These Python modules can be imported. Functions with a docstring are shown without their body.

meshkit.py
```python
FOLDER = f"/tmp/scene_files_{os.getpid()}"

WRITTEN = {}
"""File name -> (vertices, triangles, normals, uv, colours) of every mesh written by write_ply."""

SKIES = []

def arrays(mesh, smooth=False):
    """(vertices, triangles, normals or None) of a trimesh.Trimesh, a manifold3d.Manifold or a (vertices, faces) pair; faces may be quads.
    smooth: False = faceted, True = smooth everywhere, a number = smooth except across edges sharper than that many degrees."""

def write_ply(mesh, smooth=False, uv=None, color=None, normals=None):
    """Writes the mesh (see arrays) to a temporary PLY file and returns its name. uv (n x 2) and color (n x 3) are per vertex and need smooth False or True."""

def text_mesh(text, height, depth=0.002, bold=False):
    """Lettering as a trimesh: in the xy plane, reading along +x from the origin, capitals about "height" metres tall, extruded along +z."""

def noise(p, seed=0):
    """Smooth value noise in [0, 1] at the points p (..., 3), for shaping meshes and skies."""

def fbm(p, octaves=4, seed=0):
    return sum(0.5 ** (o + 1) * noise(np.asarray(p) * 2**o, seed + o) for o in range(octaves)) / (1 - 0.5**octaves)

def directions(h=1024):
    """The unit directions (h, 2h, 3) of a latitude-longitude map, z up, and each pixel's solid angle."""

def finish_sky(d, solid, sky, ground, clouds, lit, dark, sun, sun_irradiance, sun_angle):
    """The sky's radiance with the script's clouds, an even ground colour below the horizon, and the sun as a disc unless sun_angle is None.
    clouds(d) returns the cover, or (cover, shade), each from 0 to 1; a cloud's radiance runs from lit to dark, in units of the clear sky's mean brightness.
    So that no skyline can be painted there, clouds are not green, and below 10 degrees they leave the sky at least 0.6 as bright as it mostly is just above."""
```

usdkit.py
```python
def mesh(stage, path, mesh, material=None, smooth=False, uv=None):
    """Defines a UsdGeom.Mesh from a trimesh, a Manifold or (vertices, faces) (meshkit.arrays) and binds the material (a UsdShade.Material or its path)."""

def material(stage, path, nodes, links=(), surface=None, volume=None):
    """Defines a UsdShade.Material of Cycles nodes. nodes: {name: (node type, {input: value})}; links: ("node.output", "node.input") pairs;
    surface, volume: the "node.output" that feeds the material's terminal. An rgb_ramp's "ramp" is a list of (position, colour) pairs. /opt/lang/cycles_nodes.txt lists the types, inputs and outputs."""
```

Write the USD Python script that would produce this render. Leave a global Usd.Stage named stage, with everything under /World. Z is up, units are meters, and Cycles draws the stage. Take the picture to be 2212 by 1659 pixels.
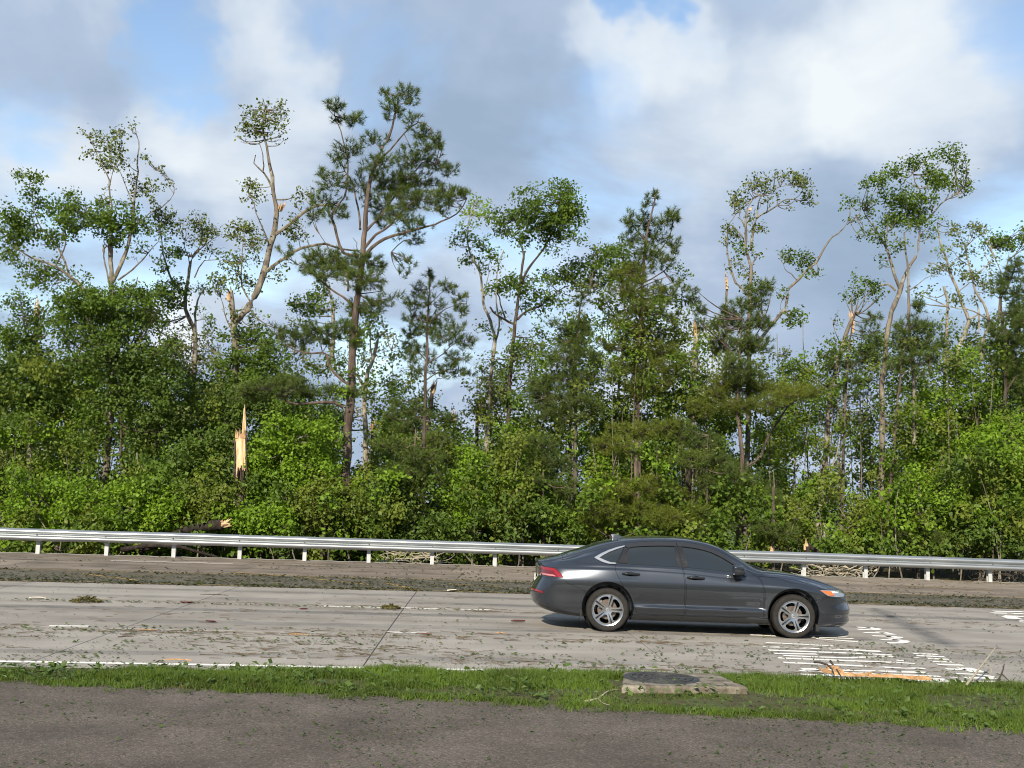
import math, numpy as np, trimesh, usdkit, meshkit, manifold3d
from pxr import Usd, UsdGeom, UsdLux, UsdShade, Gf, Sdf
from scipy.interpolate import PchipInterpolator
from scipy.spatial import cKDTree
from shapely.geometry import Polygon, Point, LineString
from shapely import affinity
from shapely.ops import unary_union

stage = Usd.Stage.CreateInMemory()
UsdGeom.SetStageUpAxis(stage, 'Z'); UsdGeom.SetStageMetersPerUnit(stage, 1.0)
world = UsdGeom.Xform.Define(stage, '/World'); stage.SetDefaultPrim(world.GetPrim())
UsdGeom.Scope.Define(stage, '/World/Looks')
MAT = usdkit.material

# ------------------------------------------------------------------ camera
CAM_H = 1.8761
YAW, PITCH, ROLL = 0.0929, 0.1082, 0.0338
FPX = 2399.6                       # focal length in units of a 2212 x 1659 picture
_cy, _sy, _cp, _sp, _cr, _sr = math.cos(YAW), math.sin(YAW), math.cos(PITCH), math.sin(PITCH), math.cos(ROLL), math.sin(ROLL)
FWD = np.array([_sy*_cp, _cy*_cp, _sp]); _R0 = np.array([_cy, -_sy, 0.0]); _U0 = np.cross(_R0, FWD)
RIGHT = _cr*_R0 + _sr*_U0; UP = -_sr*_R0 + _cr*_U0
EYE = np.array([0, 0, CAM_H])
cam = UsdGeom.Camera.Define(stage, '/World/camera')
cam.CreateHorizontalApertureAttr(36.0); cam.CreateVerticalApertureAttr(27.0)
cam.CreateFocalLengthAttr(36.0*FPX/2212)
cam.CreateClippingRangeAttr(Gf.Vec2f(0.1, 6000))
M = Gf.Matrix4d(1)
M.SetRow(0, Gf.Vec4d(*RIGHT, 0)); M.SetRow(1, Gf.Vec4d(*UP, 0)); M.SetRow(2, Gf.Vec4d(*(-FWD), 0)); M.SetRow(3, Gf.Vec4d(*EYE, 1))
cam.AddTransformOp().Set(M)
EXPOSURE = 0.60
cam.CreateExposureAttr(EXPOSURE)

def ray(q):
    q = np.asarray(q, float)
    return FWD + ((q[..., 0:1]-1106)/FPX)*RIGHT - ((q[..., 1:2]-829.5)/FPX)*UP
def ground(q, z=0.0):
    d = ray(q); return EYE + ((z-CAM_H)/d[..., 2:3])*d
def at(q, Y):
    d = ray(q); return EYE + (np.asarray(Y, float).reshape(-1, 1) if np.ndim(Y) else Y)/d[..., 1:2]*d
def direction(x, y):
    d = ray(np.array([x, y])); return d/np.linalg.norm(d)

# ------------------------------------------------------------------ sky and sun
SUN_EL, SUN_AZ = math.radians(30), math.atan2(-0.36, -0.93)
SUN = np.array([math.sin(SUN_AZ)*math.cos(SUN_EL), math.cos(SUN_AZ)*math.cos(SUN_EL), math.sin(SUN_EL)])
SKY_STRENGTH = 0.13
def sky_material():
    n = {'sky': ('sky_texture', dict(sky_type='single_scattering', sun_disc=False, sun_elevation=SUN_EL, sun_rotation=SUN_AZ, air_density=1.1, aerosol_density=0.35)),
         'tc': ('texture_coordinate', {}), 'sep': ('separate_xyz', {}),
         'zz': ('math', dict(math_type='maximum', value2=0.0)), 'za': ('math', dict(math_type='add', value2=0.30)),
         'dx': ('math', dict(math_type='divide')), 'dy': ('math', dict(math_type='divide')), 'cv': ('combine_xyz', dict(z=0.0)),
         'n1': ('noise_texture', dict(dimensions='3D', scale=2.3, detail=8.0, roughness=0.54, distortion=0.3)),
         'n2': ('noise_texture', dict(dimensions='3D', scale=1.5, detail=7.0, roughness=0.58, distortion=0.35)),
         'mp': ('mapping', dict(mapping_type='point', location=(7.3, 2.1, 0.0), scale=(1, 1, 1)))}
    L = [('tc.generated', 'sep.vector'), ('sep.z', 'zz.value1'), ('zz.value', 'za.value1'), ('sep.x', 'dx.value1'), ('za.value', 'dx.value2'),
         ('sep.y', 'dy.value1'), ('za.value', 'dy.value2'), ('dx.value', 'cv.x'), ('dy.value', 'cv.y'), ('cv.vector', 'n1.vector'), ('cv.vector', 'mp.vector'), ('mp.vector', 'n2.vector')]
    def lobes(tag, items, base):
        """base noise value + soft lobes about given directions; wobbled by the noise colour"""
        prev = base
        for i, (px, py, rdeg, amp) in enumerate(items):
            d = direction(px, py); a, b, c = f'{tag}d{i}', f'{tag}m{i}', f'{tag}a{i}'
            n[a] = ('vector_math', dict(math_type='dot_product', vector2=tuple(d)))
            L.append(('wob.vector', f'{a}.vector1'))
            cr = math.cos(math.radians(rdeg))
            n[b] = ('map_range', dict(range_type='smoothstep', from_min=cr, from_max=1.0, to_min=0.0, to_max=amp, clamp=True))
            L.append((f'{a}.value', f'{b}.value'))
            n[c] = ('math', dict(math_type='add')); L.extend([(prev, f'{c}.value1'), (f'{b}.result', f'{c}.value2')]); prev = f'{c}.value'
        return prev
    n['nw'] = ('noise_texture', dict(dimensions='3D', scale=9.0, detail=4.0, roughness=0.55))
    n['nws'] = ('vector_math', dict(math_type='subtract', vector2=(0.5, 0.5, 0.5)))
    n['nwm'] = ('vector_math', dict(math_type='scale', scale=0.16)); n['wob0'] = ('vector_math', dict(math_type='add')); n['wob'] = ('vector_math', dict(math_type='normalize'))
    L += [('tc.generated', 'nw.vector'), ('nw.color', 'nws.vector1'), ('nws.vector', 'nwm.vector1'), ('tc.generated', 'wob0.vector1'), ('nwm.vector', 'wob0.vector2'), ('wob0.vector', 'wob.vector1')]
    n['lowb'] = ('map_range', dict(range_type='smoothstep', from_min=0.02, from_max=0.16, to_min=0.34, to_max=0.0, clamp=True)); n['low'] = ('math', dict(math_type='add')); L.extend([('sep.z', 'lowb.value'), ('n1.fac', 'low.value1'), ('lowb.result', 'low.value2')])
    cover = lobes('c', BLUE_HOLES, 'low.value')
    n['cov'] = ('map_range', dict(range_type='smoothstep', from_min=0.30, from_max=0.56, to_min=0.0, to_max=1.0, clamp=True)); L.append((cover, 'cov.value'))
    bright = lobes('b', BRIGHT_CLOUDS, 'n2.fac')
    n['br'] = ('rgb_ramp', dict(ramp=[(0.30, CLOUD_DARK), (0.50, CLOUD_MID), (0.66, CLOUD_LIT), (0.85, CLOUD_TOP)])); L.append((bright, 'br.fac'))
    n['mix'] = ('mix_color', dict(blend_type='mix')); L += [('cov.result', 'mix.fac'), ('sky.color', 'mix.a'), ('br.color', 'mix.b')]
    n['mix'][1]['use_clamp'] = False
    n['bg'] = ('background_shader', dict(strength=SKY_STRENGTH)); L.append(('mix.result', 'bg.color'))
    return MAT(stage, '/World/Looks/sky', n, L, surface='bg.background')
BLUE_HOLES = [(340, 95, 4.2, -0.36), (45, 265, 3.2, -0.26), (80, 60, 9, 0.10), (160, 190, 5, 0.10), (1390, -20, 3.0, -0.3), (1700, 730, 6.0, 0.20), (2190, 120, 4.0, -0.14), (850, 130, 4.0, -0.12), (620, 560, 4.0, -0.06), (1500, 640, 5, 0.08),
              (1000, 300, 6, 0.12), (480, 260, 6, 0.15), (1700, 280, 10, 0.15), (600, 600, 8, 0.04)]
BRIGHT_CLOUDS = [(500, 265, 6.0, 0.26), (360, 250, 3.0, 0.10), (1390, 100, 4.5, 0.22), (1960, 215, 6.5, 0.26), (1720, 190, 4, 0.12), (380, 735, 2.5, 0.3), (110, 385, 4.0, 0.16), (1640, 480, 4.0, 0.10),
                 (1120, 270, 4.5, -0.16), (880, 190, 4.5, -0.14), (430, 150, 4, -0.12), (1750, 640, 8.0, -0.16), (1000, 620, 6, 0.05), (100, 60, 5, 0.06), (2080, 330, 5, -0.06), (1500, 330, 6, 0.06)]
CLOUD_DARK, CLOUD_MID, CLOUD_LIT, CLOUD_TOP = (1.75, 2.3, 3.1), (2.3, 2.85, 3.7), (3.4, 3.85, 4.4), (4.5, 4.8, 5.0)
dome = UsdLux.DomeLight.Define(stage, '/World/sky')
UsdShade.MaterialBindingAPI.Apply(dome.GetPrim()).Bind(sky_material())
sun = UsdLux.DistantLight.Define(stage, '/World/sun')
sun.CreateNormalizeAttr(True); sun.CreateIntensityAttr(1.25); sun.CreateAngleAttr(0.6); sun.CreateColorAttr(Gf.Vec3f(1.0, 0.88, 0.70))
_z = SUN; _x = np.cross([0, 0, 1], _z); _x /= np.linalg.norm(_x); _y = np.cross(_z, _x)
m = Gf.Matrix4d(1); m.SetRow(0, Gf.Vec4d(*_x, 0)); m.SetRow(1, Gf.Vec4d(*_y, 0)); m.SetRow(2, Gf.Vec4d(*_z, 0))
sun.AddTransformOp().Set(m)

# ------------------------------------------------------------------ helpers
used = {}
def numbered(parent, name):
    k = (parent, name); used[k] = used.get(k, -1) + 1
    return name if used[k] == 0 else f'{name}_{used[k]:03d}'
LOC = {}
def setdata(p, label=None, cat=None, group=None, kind=None):
    for k, v in (('label', label), ('category', cat), ('group', group), ('kind', kind)):
        if v: p.SetCustomDataByKey(k, v)
def thing(name, label=None, cat=None, loc=(0, 0, 0), rotz=0.0, group=None, kind=None):
    path = '/World/' + numbered('/World', name)
    x = UsdGeom.Xform.Define(stage, path); x.AddTranslateOp().Set(Gf.Vec3d(*map(float, loc)))
    if rotz: x.AddRotateZOp().Set(math.degrees(rotz))
    LOC[path] = np.zeros(3) if rotz else np.array(loc, float)
    setdata(x.GetPrim(), label, cat, group, kind); return path
def arr(mesh):
    if isinstance(mesh, (tuple, list)): return np.asarray(mesh[0], float), np.asarray(mesh[1], int)
    v, f, _ = meshkit.arrays(mesh); return v, f
def put(parent, name, mesh, mat, smooth=False, label=None, cat=None, group=None, kind=None, normals=None):
    """one Mesh prim; parent is a path of a thing or part ('/World' for a thing of one mesh); vertices in world coordinates (or the thing's own when it is turned)"""
    path = parent + '/' + numbered(parent, name)
    base = LOC.get(parent, np.zeros(3)); LOC[path] = base
    v, f = arr(mesh)
    p = usdkit.mesh(stage, path, (v - base, f), mat, smooth)
    if normals is not None:
        from pxr import Vt
        p.CreateNormalsAttr(Vt.Vec3fArray.FromNumpy(np.asarray(normals, np.float32))); p.SetNormalsInterpolation('vertex')
    setdata(p.GetPrim(), label, cat, group, kind); return path
def cat(*ms):
    vs, fs, n = [], [], 0
    for m_ in ms:
        if m_ is None: continue
        v, f = arr(m_)
        if not len(v): continue
        if f.shape[1] == 4: f = np.vstack([f[:, [0, 1, 2]], f[:, [0, 2, 3]]])
        vs.append(v); fs.append(f + n); n += len(v)
    return np.vstack(vs), np.vstack(fs)
def box(c, s, rotz=0.0):
    b = trimesh.creation.box(s)
    if rotz: b.apply_transform(trimesh.transformations.rotation_matrix(rotz, [0, 0, 1]))
    b.apply_translation(c); return b
def unit(v): return v/np.maximum(np.linalg.norm(v, axis=-1, keepdims=True), 1e-9)
def spline(pts, n):
    pts = np.asarray(pts, float)
    if len(pts) == 2: return pts[0] + np.linspace(0, 1, n)[:, None]*(pts[1]-pts[0])
    t = np.concatenate([[0], np.cumsum(np.linalg.norm(np.diff(pts, axis=0), axis=1))])
    keep = np.concatenate([[True], np.diff(t) > 1e-6]); t, pts = t[keep], pts[keep]
    return PchipInterpolator(t, pts)(np.linspace(0, t[-1], n))
def tube(P, r, k=6, cap=True):
    P = np.asarray(P, float); n = len(P); r = np.broadcast_to(np.asarray(r, float), (n,))
    T = unit(np.gradient(P, axis=0)); ref = np.where(np.abs(T[:, 2:3]) < 0.9, [[0, 0, 1.0]], [[1.0, 0, 0]])
    A = unit(np.cross(T, ref)); B = np.cross(T, A)
    a = np.arange(k)/k*2*np.pi
    V = (P[:, None] + r[:, None, None]*(np.cos(a)[None, :, None]*A[:, None] + np.sin(a)[None, :, None]*B[:, None])).reshape(-1, 3)
    i, j = np.meshgrid(np.arange(n-1), np.arange(k), indexing='ij'); i, j = i.ravel(), j.ravel(); j2 = (j+1) % k
    F = np.vstack([np.stack([i*k+j, i*k+j2, (i+1)*k+j2], 1), np.stack([i*k+j, (i+1)*k+j2, (i+1)*k+j], 1)])
    if cap:
        V = np.vstack([V, P[0], P[-1]]); a0 = np.arange(k); a1 = (a0+1) % k
        F = np.vstack([F, np.stack([a1, a0, np.full(k, n*k)], 1), np.stack([(n-1)*k+a0, (n-1)*k+a1, np.full(k, n*k+1)], 1)])
    return V, F

# ------------------------------------------------------------------ materials
def mat_noise(name, stops, scale=4.0, detail=6.0, rough=0.9, bump=0.0, bump_scale=None, metallic=0.0, spec=0.3, coord='position', stretch=None, bump_dist=0.01, nrough=0.6, coat=0.0, extra=None):
    n = {'g': ('geometry', {}), 'tc': ('texture_coordinate', {}), 'n': ('noise_texture', dict(scale=scale, detail=detail, roughness=nrough)),
         'r': ('rgb_ramp', dict(ramp=stops)), 'p': ('principled_bsdf', dict(roughness=rough, metallic=metallic, specular_ior_level=spec, coat_weight=coat))}
    src = 'g.position' if coord == 'position' else 'tc.object'
    L = [('n.fac', 'r.fac'), ('r.color', 'p.base_color')]
    if stretch:
        n['mp'] = ('mapping', dict(mapping_type='point', scale=stretch)); L += [(src, 'mp.vector'), ('mp.vector', 'n.vector')]; src2 = 'mp.vector'
    else:
        L.append((src, 'n.vector')); src2 = src
    if bump:
        n['nb'] = ('noise_texture', dict(scale=bump_scale or scale*3, detail=5.0)); n['b'] = ('bump', dict(strength=bump, distance=bump_dist))
        L += [(src2, 'nb.vector'), ('nb.fac', 'b.height'), ('b.normal', 'p.normal')]
    if extra: extra(n, L)
    return MAT(stage, f'/World/Looks/{name}', n, L, surface='p.BSDF')
def mat_plain(name, color, rough=0.5, metallic=0.0, spec=0.5, coat=0.0, **kw):
    return MAT(stage, f'/World/Looks/{name}', {'p': ('principled_bsdf', dict(base_color=color, roughness=rough, metallic=metallic, specular_ior_level=spec, coat_weight=coat, **kw))}, [], surface='p.BSDF')
def mat_leaf(name, stops, clump=1.2, trans=0.35, rough=0.5, spec=0.25):
    """leaf colour varies leaf by leaf and in soft patches; light passes through the blade"""
    n = {'g': ('geometry', {}), 'n': ('noise_texture', dict(scale=clump, detail=3.0)), 'a': ('math', dict(math_type='multiply', value2=0.6)),
         'b': ('math', dict(math_type='multiply_add', value2=0.62)), 'r': ('rgb_ramp', dict(ramp=stops)),
         'p': ('principled_bsdf', dict(roughness=rough, specular_ior_level=spec)), 't': ('translucent_bsdf', {}), 'tl': ('mix_color', dict(blend_type='multiply', fac=1.0, b=(1.25, 1.15, 0.45))),
         'm': ('mix_closure', dict(fac=trans))}
    L = [('g.position', 'n.vector'), ('g.random_per_island', 'a.value1'), ('n.fac', 'b.value1'), ('a.value', 'b.value3'), ('b.value', 'r.fac'), ('r.color', 'p.base_color'),
         ('r.color', 'tl.a'), ('tl.result', 't.color'), ('p.BSDF', 'm.closure1'), ('t.BSDF', 'm.closure2')]
    return MAT(stage, f'/World/Looks/{name}', n, L, surface='m.closure')

def concrete(name, stops, tint_amp=0.10, streak=0.0):
    """slab concrete: broad mottling, fine grain, tined cross grooves, dirt streaks along the road; every slab a slightly different tone"""
    n = {'g': ('geometry', {}), 'oi': ('object_info', {}), 'n': ('noise_texture', dict(scale=0.9, detail=7.0, roughness=0.62)),
         'mp': ('mapping', dict(mapping_type='point', scale=(0.16, 1.7, 1.0), rotation=(0, 0, 0.03))), 'ns': ('noise_texture', dict(scale=1.0, detail=5.0, roughness=0.55)),
         'nf': ('noise_texture', dict(scale=45.0, detail=3.0)), 'r': ('rgb_ramp', dict(ramp=stops)),
         'm1': ('math', dict(math_type='multiply', value2=0.45)), 'm2': ('math', dict(math_type='multiply_add', value2=0.40)), 'm3': ('math', dict(math_type='multiply_add', value2=0.15)),
         'm4': ('math', dict(math_type='multiply_add', value2=tint_amp)), 'm5': ('math', dict(math_type='subtract', value2=tint_amp/2)),
         'w': ('wave_texture', dict(wave_type='bands', bands_direction='x', profile='sine', scale=6.5, distortion=1.0, detail=1.0, detail_scale=2.0)),
         'wm': ('math', dict(math_type='multiply', value2=0.5)), 'hs': ('math', dict(math_type='add')), 'b': ('bump', dict(strength=0.35, distance=0.006)),
         'p': ('principled_bsdf', dict(roughness=0.85, specular_ior_level=0.3))}
    L = [('g.position', 'n.vector'), ('g.position', 'mp.vector'), ('mp.vector', 'ns.vector'), ('g.position', 'nf.vector'), ('n.fac', 'm1.value1'), ('ns.fac', 'm2.value1'), ('m1.value', 'm2.value3'),
         ('nf.fac', 'm3.value1'), ('m2.value', 'm3.value3'), ('oi.random', 'm4.value1'), ('m3.value', 'm4.value3'), ('m4.value', 'm5.value1'), ('m5.value', 'r.fac'), ('r.color', 'p.base_color'),
         ('g.position', 'w.vector'), ('w.fac', 'wm.value1'), ('wm.value', 'hs.value1'), ('nf.fac', 'hs.value2'), ('hs.value', 'b.height'), ('b.normal', 'p.normal')]
    return MAT(stage, f'/World/Looks/{name}', n, L, surface='p.BSDF')

m_concrete = concrete('slab_concrete', [(0.32, (0.153, 0.138, 0.120)), (0.45, (0.224, 0.208, 0.185)), (0.58, (0.285, 0.268, 0.241)), (0.72, (0.339, 0.320, 0.289))])
m_oldconcrete = concrete('old_concrete', [(0.32, (0.075, 0.062, 0.05)), (0.44, (0.155, 0.13, 0.105)), (0.56, (0.225, 0.19, 0.152)), (0.72, (0.28, 0.245, 0.20))], tint_amp=0.12)
m_joint = mat_noise('joint_dirt', [(0.3, (0.03, 0.028, 0.024)), (0.7, (0.06, 0.055, 0.045))], scale=8)
def asphalt_grit(n, L):
    n['v'] = ('voronoi_texture', dict(scale=70.0)); n['vr'] = ('rgb_ramp', dict(ramp=[(0.0, (1.3, 1.28, 1.25)), (0.25, (1.05, 1.05, 1.05)), (0.6, (0.8, 0.8, 0.8))]))
    n['vc'] = ('separate_color', {}); n['vm'] = ('mix_color', dict(blend_type='multiply', fac=0.9, use_clamp=False)); n['wn'] = ('rgb_ramp', dict(ramp=[(0.0, (0.65, 0.62, 0.60)), (0.6, (1.0, 0.97, 0.94)), (0.93, (1.35, 1.28, 1.2)), (1.0, (1.9, 1.8, 1.65))]))
    n['vm2'] = ('mix_color', dict(blend_type='multiply', fac=0.9, use_clamp=False))
    L.remove(('r.color', 'p.base_color'))
    L += [('g.position', 'v.vector'), ('v.distance', 'vr.fac'), ('v.color', 'vc.color'), ('vc.r', 'wn.fac'), ('r.color', 'vm.a'), ('vr.color', 'vm.b'), ('vm.result', 'vm2.a'), ('wn.color', 'vm2.b'), ('vm2.result', 'p.base_color')]
m_asphalt = mat_noise('asphalt', [(0.3, (0.074, 0.064, 0.055)), (0.5, (0.108, 0.095, 0.083)), (0.7, (0.150, 0.134, 0.118))], scale=0.9, detail=7, rough=0.9, bump=0.7, bump_scale=75, bump_dist=0.014, nrough=0.7, extra=asphalt_grit)
m_median = mat_noise('median_asphalt', [(0.3, (0.05, 0.046, 0.036)), (0.5, (0.085, 0.08, 0.06)), (0.7, (0.14, 0.13, 0.105))], scale=3, detail=8, rough=0.95, bump=0.6, bump_scale=30, bump_dist=0.02)
m_soil = mat_noise('soil', [(0.3, (0.03, 0.026, 0.016)), (0.55, (0.055, 0.05, 0.025)), (0.75, (0.06, 0.075, 0.025))], scale=1.5, bump=0.5, bump_scale=12, bump_dist=0.05)
m_meadow = mat_noise('meadow', [(0.3, (0.04, 0.065, 0.016)), (0.7, (0.085, 0.12, 0.03))], scale=0.2, bump=0.4, bump_scale=6, bump_dist=0.05)
def worn(name, col, lo=0.40, hi=0.52, under=(0.25, 0.24, 0.22)):
    n = {'g': ('geometry', {}), 'n': ('noise_texture', dict(scale=14.0, detail=6.0, roughness=0.7)), 'r': ('map_range', dict(from_min=lo-0.1, from_max=hi-0.1, to_min=0.0, to_max=1.0, clamp=True)),
         'm': ('mix_color', dict(a=under, b=col)), 'p': ('principled_bsdf', dict(roughness=0.7, specular_ior_level=0.3))}
    return MAT(stage, f'/World/Looks/{name}', n, [('g.position', 'n.vector'), ('n.fac', 'r.value'), ('r.result', 'm.fac'), ('m.result', 'p.base_color')], surface='p.BSDF')
m_white = worn('white_road_paint', (0.78, 0.77, 0.73), 0.36, 0.46)
m_yellow = worn('yellow_road_paint', (0.50, 0.32, 0.07), 0.50, 0.72, under=(0.09, 0.085, 0.065))

# ------------------------------------------------------------------ terrain and roads
RR = 122.0
def arc(s, n, z=0.0):
    s, n = np.broadcast_arrays(np.asarray(s, float), np.asarray(n, float)); th = s/RR
    return np.stack([(RR+n)*np.sin(th), (RR+n)*np.cos(th)-RR, np.broadcast_to(np.asarray(z, float), s.shape)], -1)
def to_sn(P):
    P = np.asarray(P, float); return np.arctan2(P[..., 0], P[..., 1]+RR)*RR, np.hypot(P[..., 0], P[..., 1]+RR)-RR
def gsn(x, y):
    s, n = to_sn(ground(np.array([[x, y]], float))); return float(s[0]), float(n[0])
def grid(V):
    a, b = V.shape[:2]; i, j = np.meshgrid(np.arange(a-1), np.arange(b-1), indexing='ij'); i, j = i.ravel(), j.ravel()
    return V.reshape(-1, 3), np.vstack([np.stack([i*b+j, (i+1)*b+j, (i+1)*b+j+1], 1), np.stack([i*b+j, (i+1)*b+j+1, i*b+j+1], 1)])
def strip(n0, n1, s0, s1, z, ns=None, nn=2, zf=None):
    ns = ns or max(2, int((s1-s0)/1.5)+1)
    S, N = np.meshgrid(np.linspace(s0, s1, ns), np.linspace(n0, n1, nn), indexing='ij')
    V = arc(S, N, z)
    if zf is not None: V[..., 2] += zf(V)
    return grid(V)
def slab_mesh(s00, s01, s10, s11, n0, n1, zt, zb, k=4):
    """a slab between two crossing joints (s00..s01 along its near edge, s10..s11 along its far edge)"""
    t = np.linspace(0, 1, k)
    near, far = arc(s00+(s01-s00)*t, n0, zt), arc(s10+(s11-s10)*t, n1, zt)
    bev = 0.004
    ring = np.vstack([near, far[::-1]]); c = ring.mean(0)
    ins = ring + unit(c-ring)*bev*1.4
    ring1 = ring.copy(); ring1[:, 2] -= bev; ring0 = ring.copy(); ring0[:, 2] = zb
    m_ = len(ring); V = np.vstack([ins, ring1, ring0]); a = np.arange(m_); b = (a+1) % m_
    F = [np.stack([m_+a, m_+b, b], 1), np.stack([m_+a, b, a], 1), np.stack([2*m_+a, 2*m_+b, m_+b], 1), np.stack([2*m_+a, m_+b, m_+a], 1)]
    top = []
    for i in range(k-1): top += [(i, i+1, m_-2-i), (i, m_-2-i, m_-1-i)]
    return V, np.vstack(F+[np.array(top)])

# one ground sheet out to the horizon
rr = np.concatenate([[0], np.geomspace(4, 4000, 60)]); aa = np.linspace(0, 2*np.pi, 97)
Rg, Ag = np.meshgrid(rr, aa, indexing='ij'); G = np.stack([Rg*np.sin(Ag), Rg*np.cos(Ag), np.full_like(Rg, -0.30)], -1)
put('/World', 'ground', grid(G), m_meadow, kind='structure', label='grassy ground reaching to the horizon under and beyond the trees')
S0, S1 = -130.0, 130.0
def forest_z(V):
    s, n = to_sn(V); return -np.clip((n-34.6)/2.0, 0, 1)*0.16 + 0.10*(meshkit.fbm(V*0.5, 3, 4)-0.5)*np.clip((n-35)/2, 0, 1)
put('/World', 'forest_floor', strip(34.55, 62, -70, 90, -0.06, nn=24, zf=forest_z), m_soil, kind='structure', label='leafy soil under the trees behind the guardrail')
put('/World', 'road_bed', strip(8.5, 34.9, S0, S1, -0.075), m_joint, kind='structure', label='dark bed beneath the concrete slabs')
road = thing('road', label='pale grey concrete carriageway of jointed slabs', kind='structure')
N_A, N_B, N_C, N_D = 12.36, 16.10, 19.84, 23.86
# cross joints: (s at near edge n=12.55, s at far edge n=23.86), read off the photograph
J = [(-0.38, 0.30), (-3.62, -2.78)]
a, b = gsn(1392, 1388), gsn(1472, 1455); k_ = (a[0]-b[0])/(a[1]-b[1]); J.append((b[0]+k_*(12.55-b[1]), a[0]+k_*0.5*(23.86-a[1])))
a, b = gsn(1812, 1367), gsn(2194, 1448); k_ = (a[0]-b[0])/(a[1]-b[1]); J.append((b[0]+k_*(12.55-b[1]), a[0]))
J.sort()
lo, hi = J[0], J[-1]
for i in range(1, 9): J.append((lo[0]-3.4*i, lo[1]-3.4*i))
for i in range(1, 9): J.append((hi[0]+3.5*i, max(hi[1]+3.5*i, hi[0]+3.5*i-0.5)))
J.sort()
g_ = 0.006
for (a0, a1), (b0, b1) in zip(J[:-1], J[1:]):
    for n0, n1 in ((N_A, N_B), (N_B, N_C), (N_C, N_D)):
        f0, f1 = (n0-N_A)/(N_D-N_A), (n1-N_A)/(N_D-N_A)
        put(road, 'slab', slab_mesh(a0+(a1-a0)*f0+g_, b0+(b1-b0)*f0-g_, a0+(a1-a0)*f1+g_, b0+(b1-b0)*f1-g_, n0+g_, n1-g_, 0.0, -0.07), m_concrete)
for (n0, n1) in ((N_A, N_B), (N_B, N_C), (N_C, N_D)):
    put(road, 'slab_run', strip(n0+g_, n1-g_, S0, J[0][0]-0.3, 0.0), m_concrete, kind='stuff'); put(road, 'slab_run', strip(n0+g_, n1-g_, J[-1][1]+0.8, S1, 0.0), m_concrete, kind='stuff')
median = put('/World', 'median', strip(23.87, 27.45, S0, S1, 0.006, nn=5), m_median, kind='structure', label='dark flush median strewn with shredded leaves between the two carriageways')
far_road = thing('far_road', label='brownish worn concrete carriageway before the guardrail', kind='structure')
for i in range(-9, 12):
    s0 = i*4.5+1.1
    for n0, n1 in ((27.46, 30.95), (30.96, 34.55)):
        put(far_road, 'slab', slab_mesh(s0+g_, s0+4.5-g_, s0+0.3+g_, s0+4.8-g_, n0, n1, 0.0, -0.07), m_oldconcrete)
for a_, b_ in ((S0, -9*4.5+1.0), (12*4.5+1.5, S1)): put(far_road, 'slab_run', strip(27.46, 34.55, a_, b_, 0.0), m_oldconcrete, kind='stuff')

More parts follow.
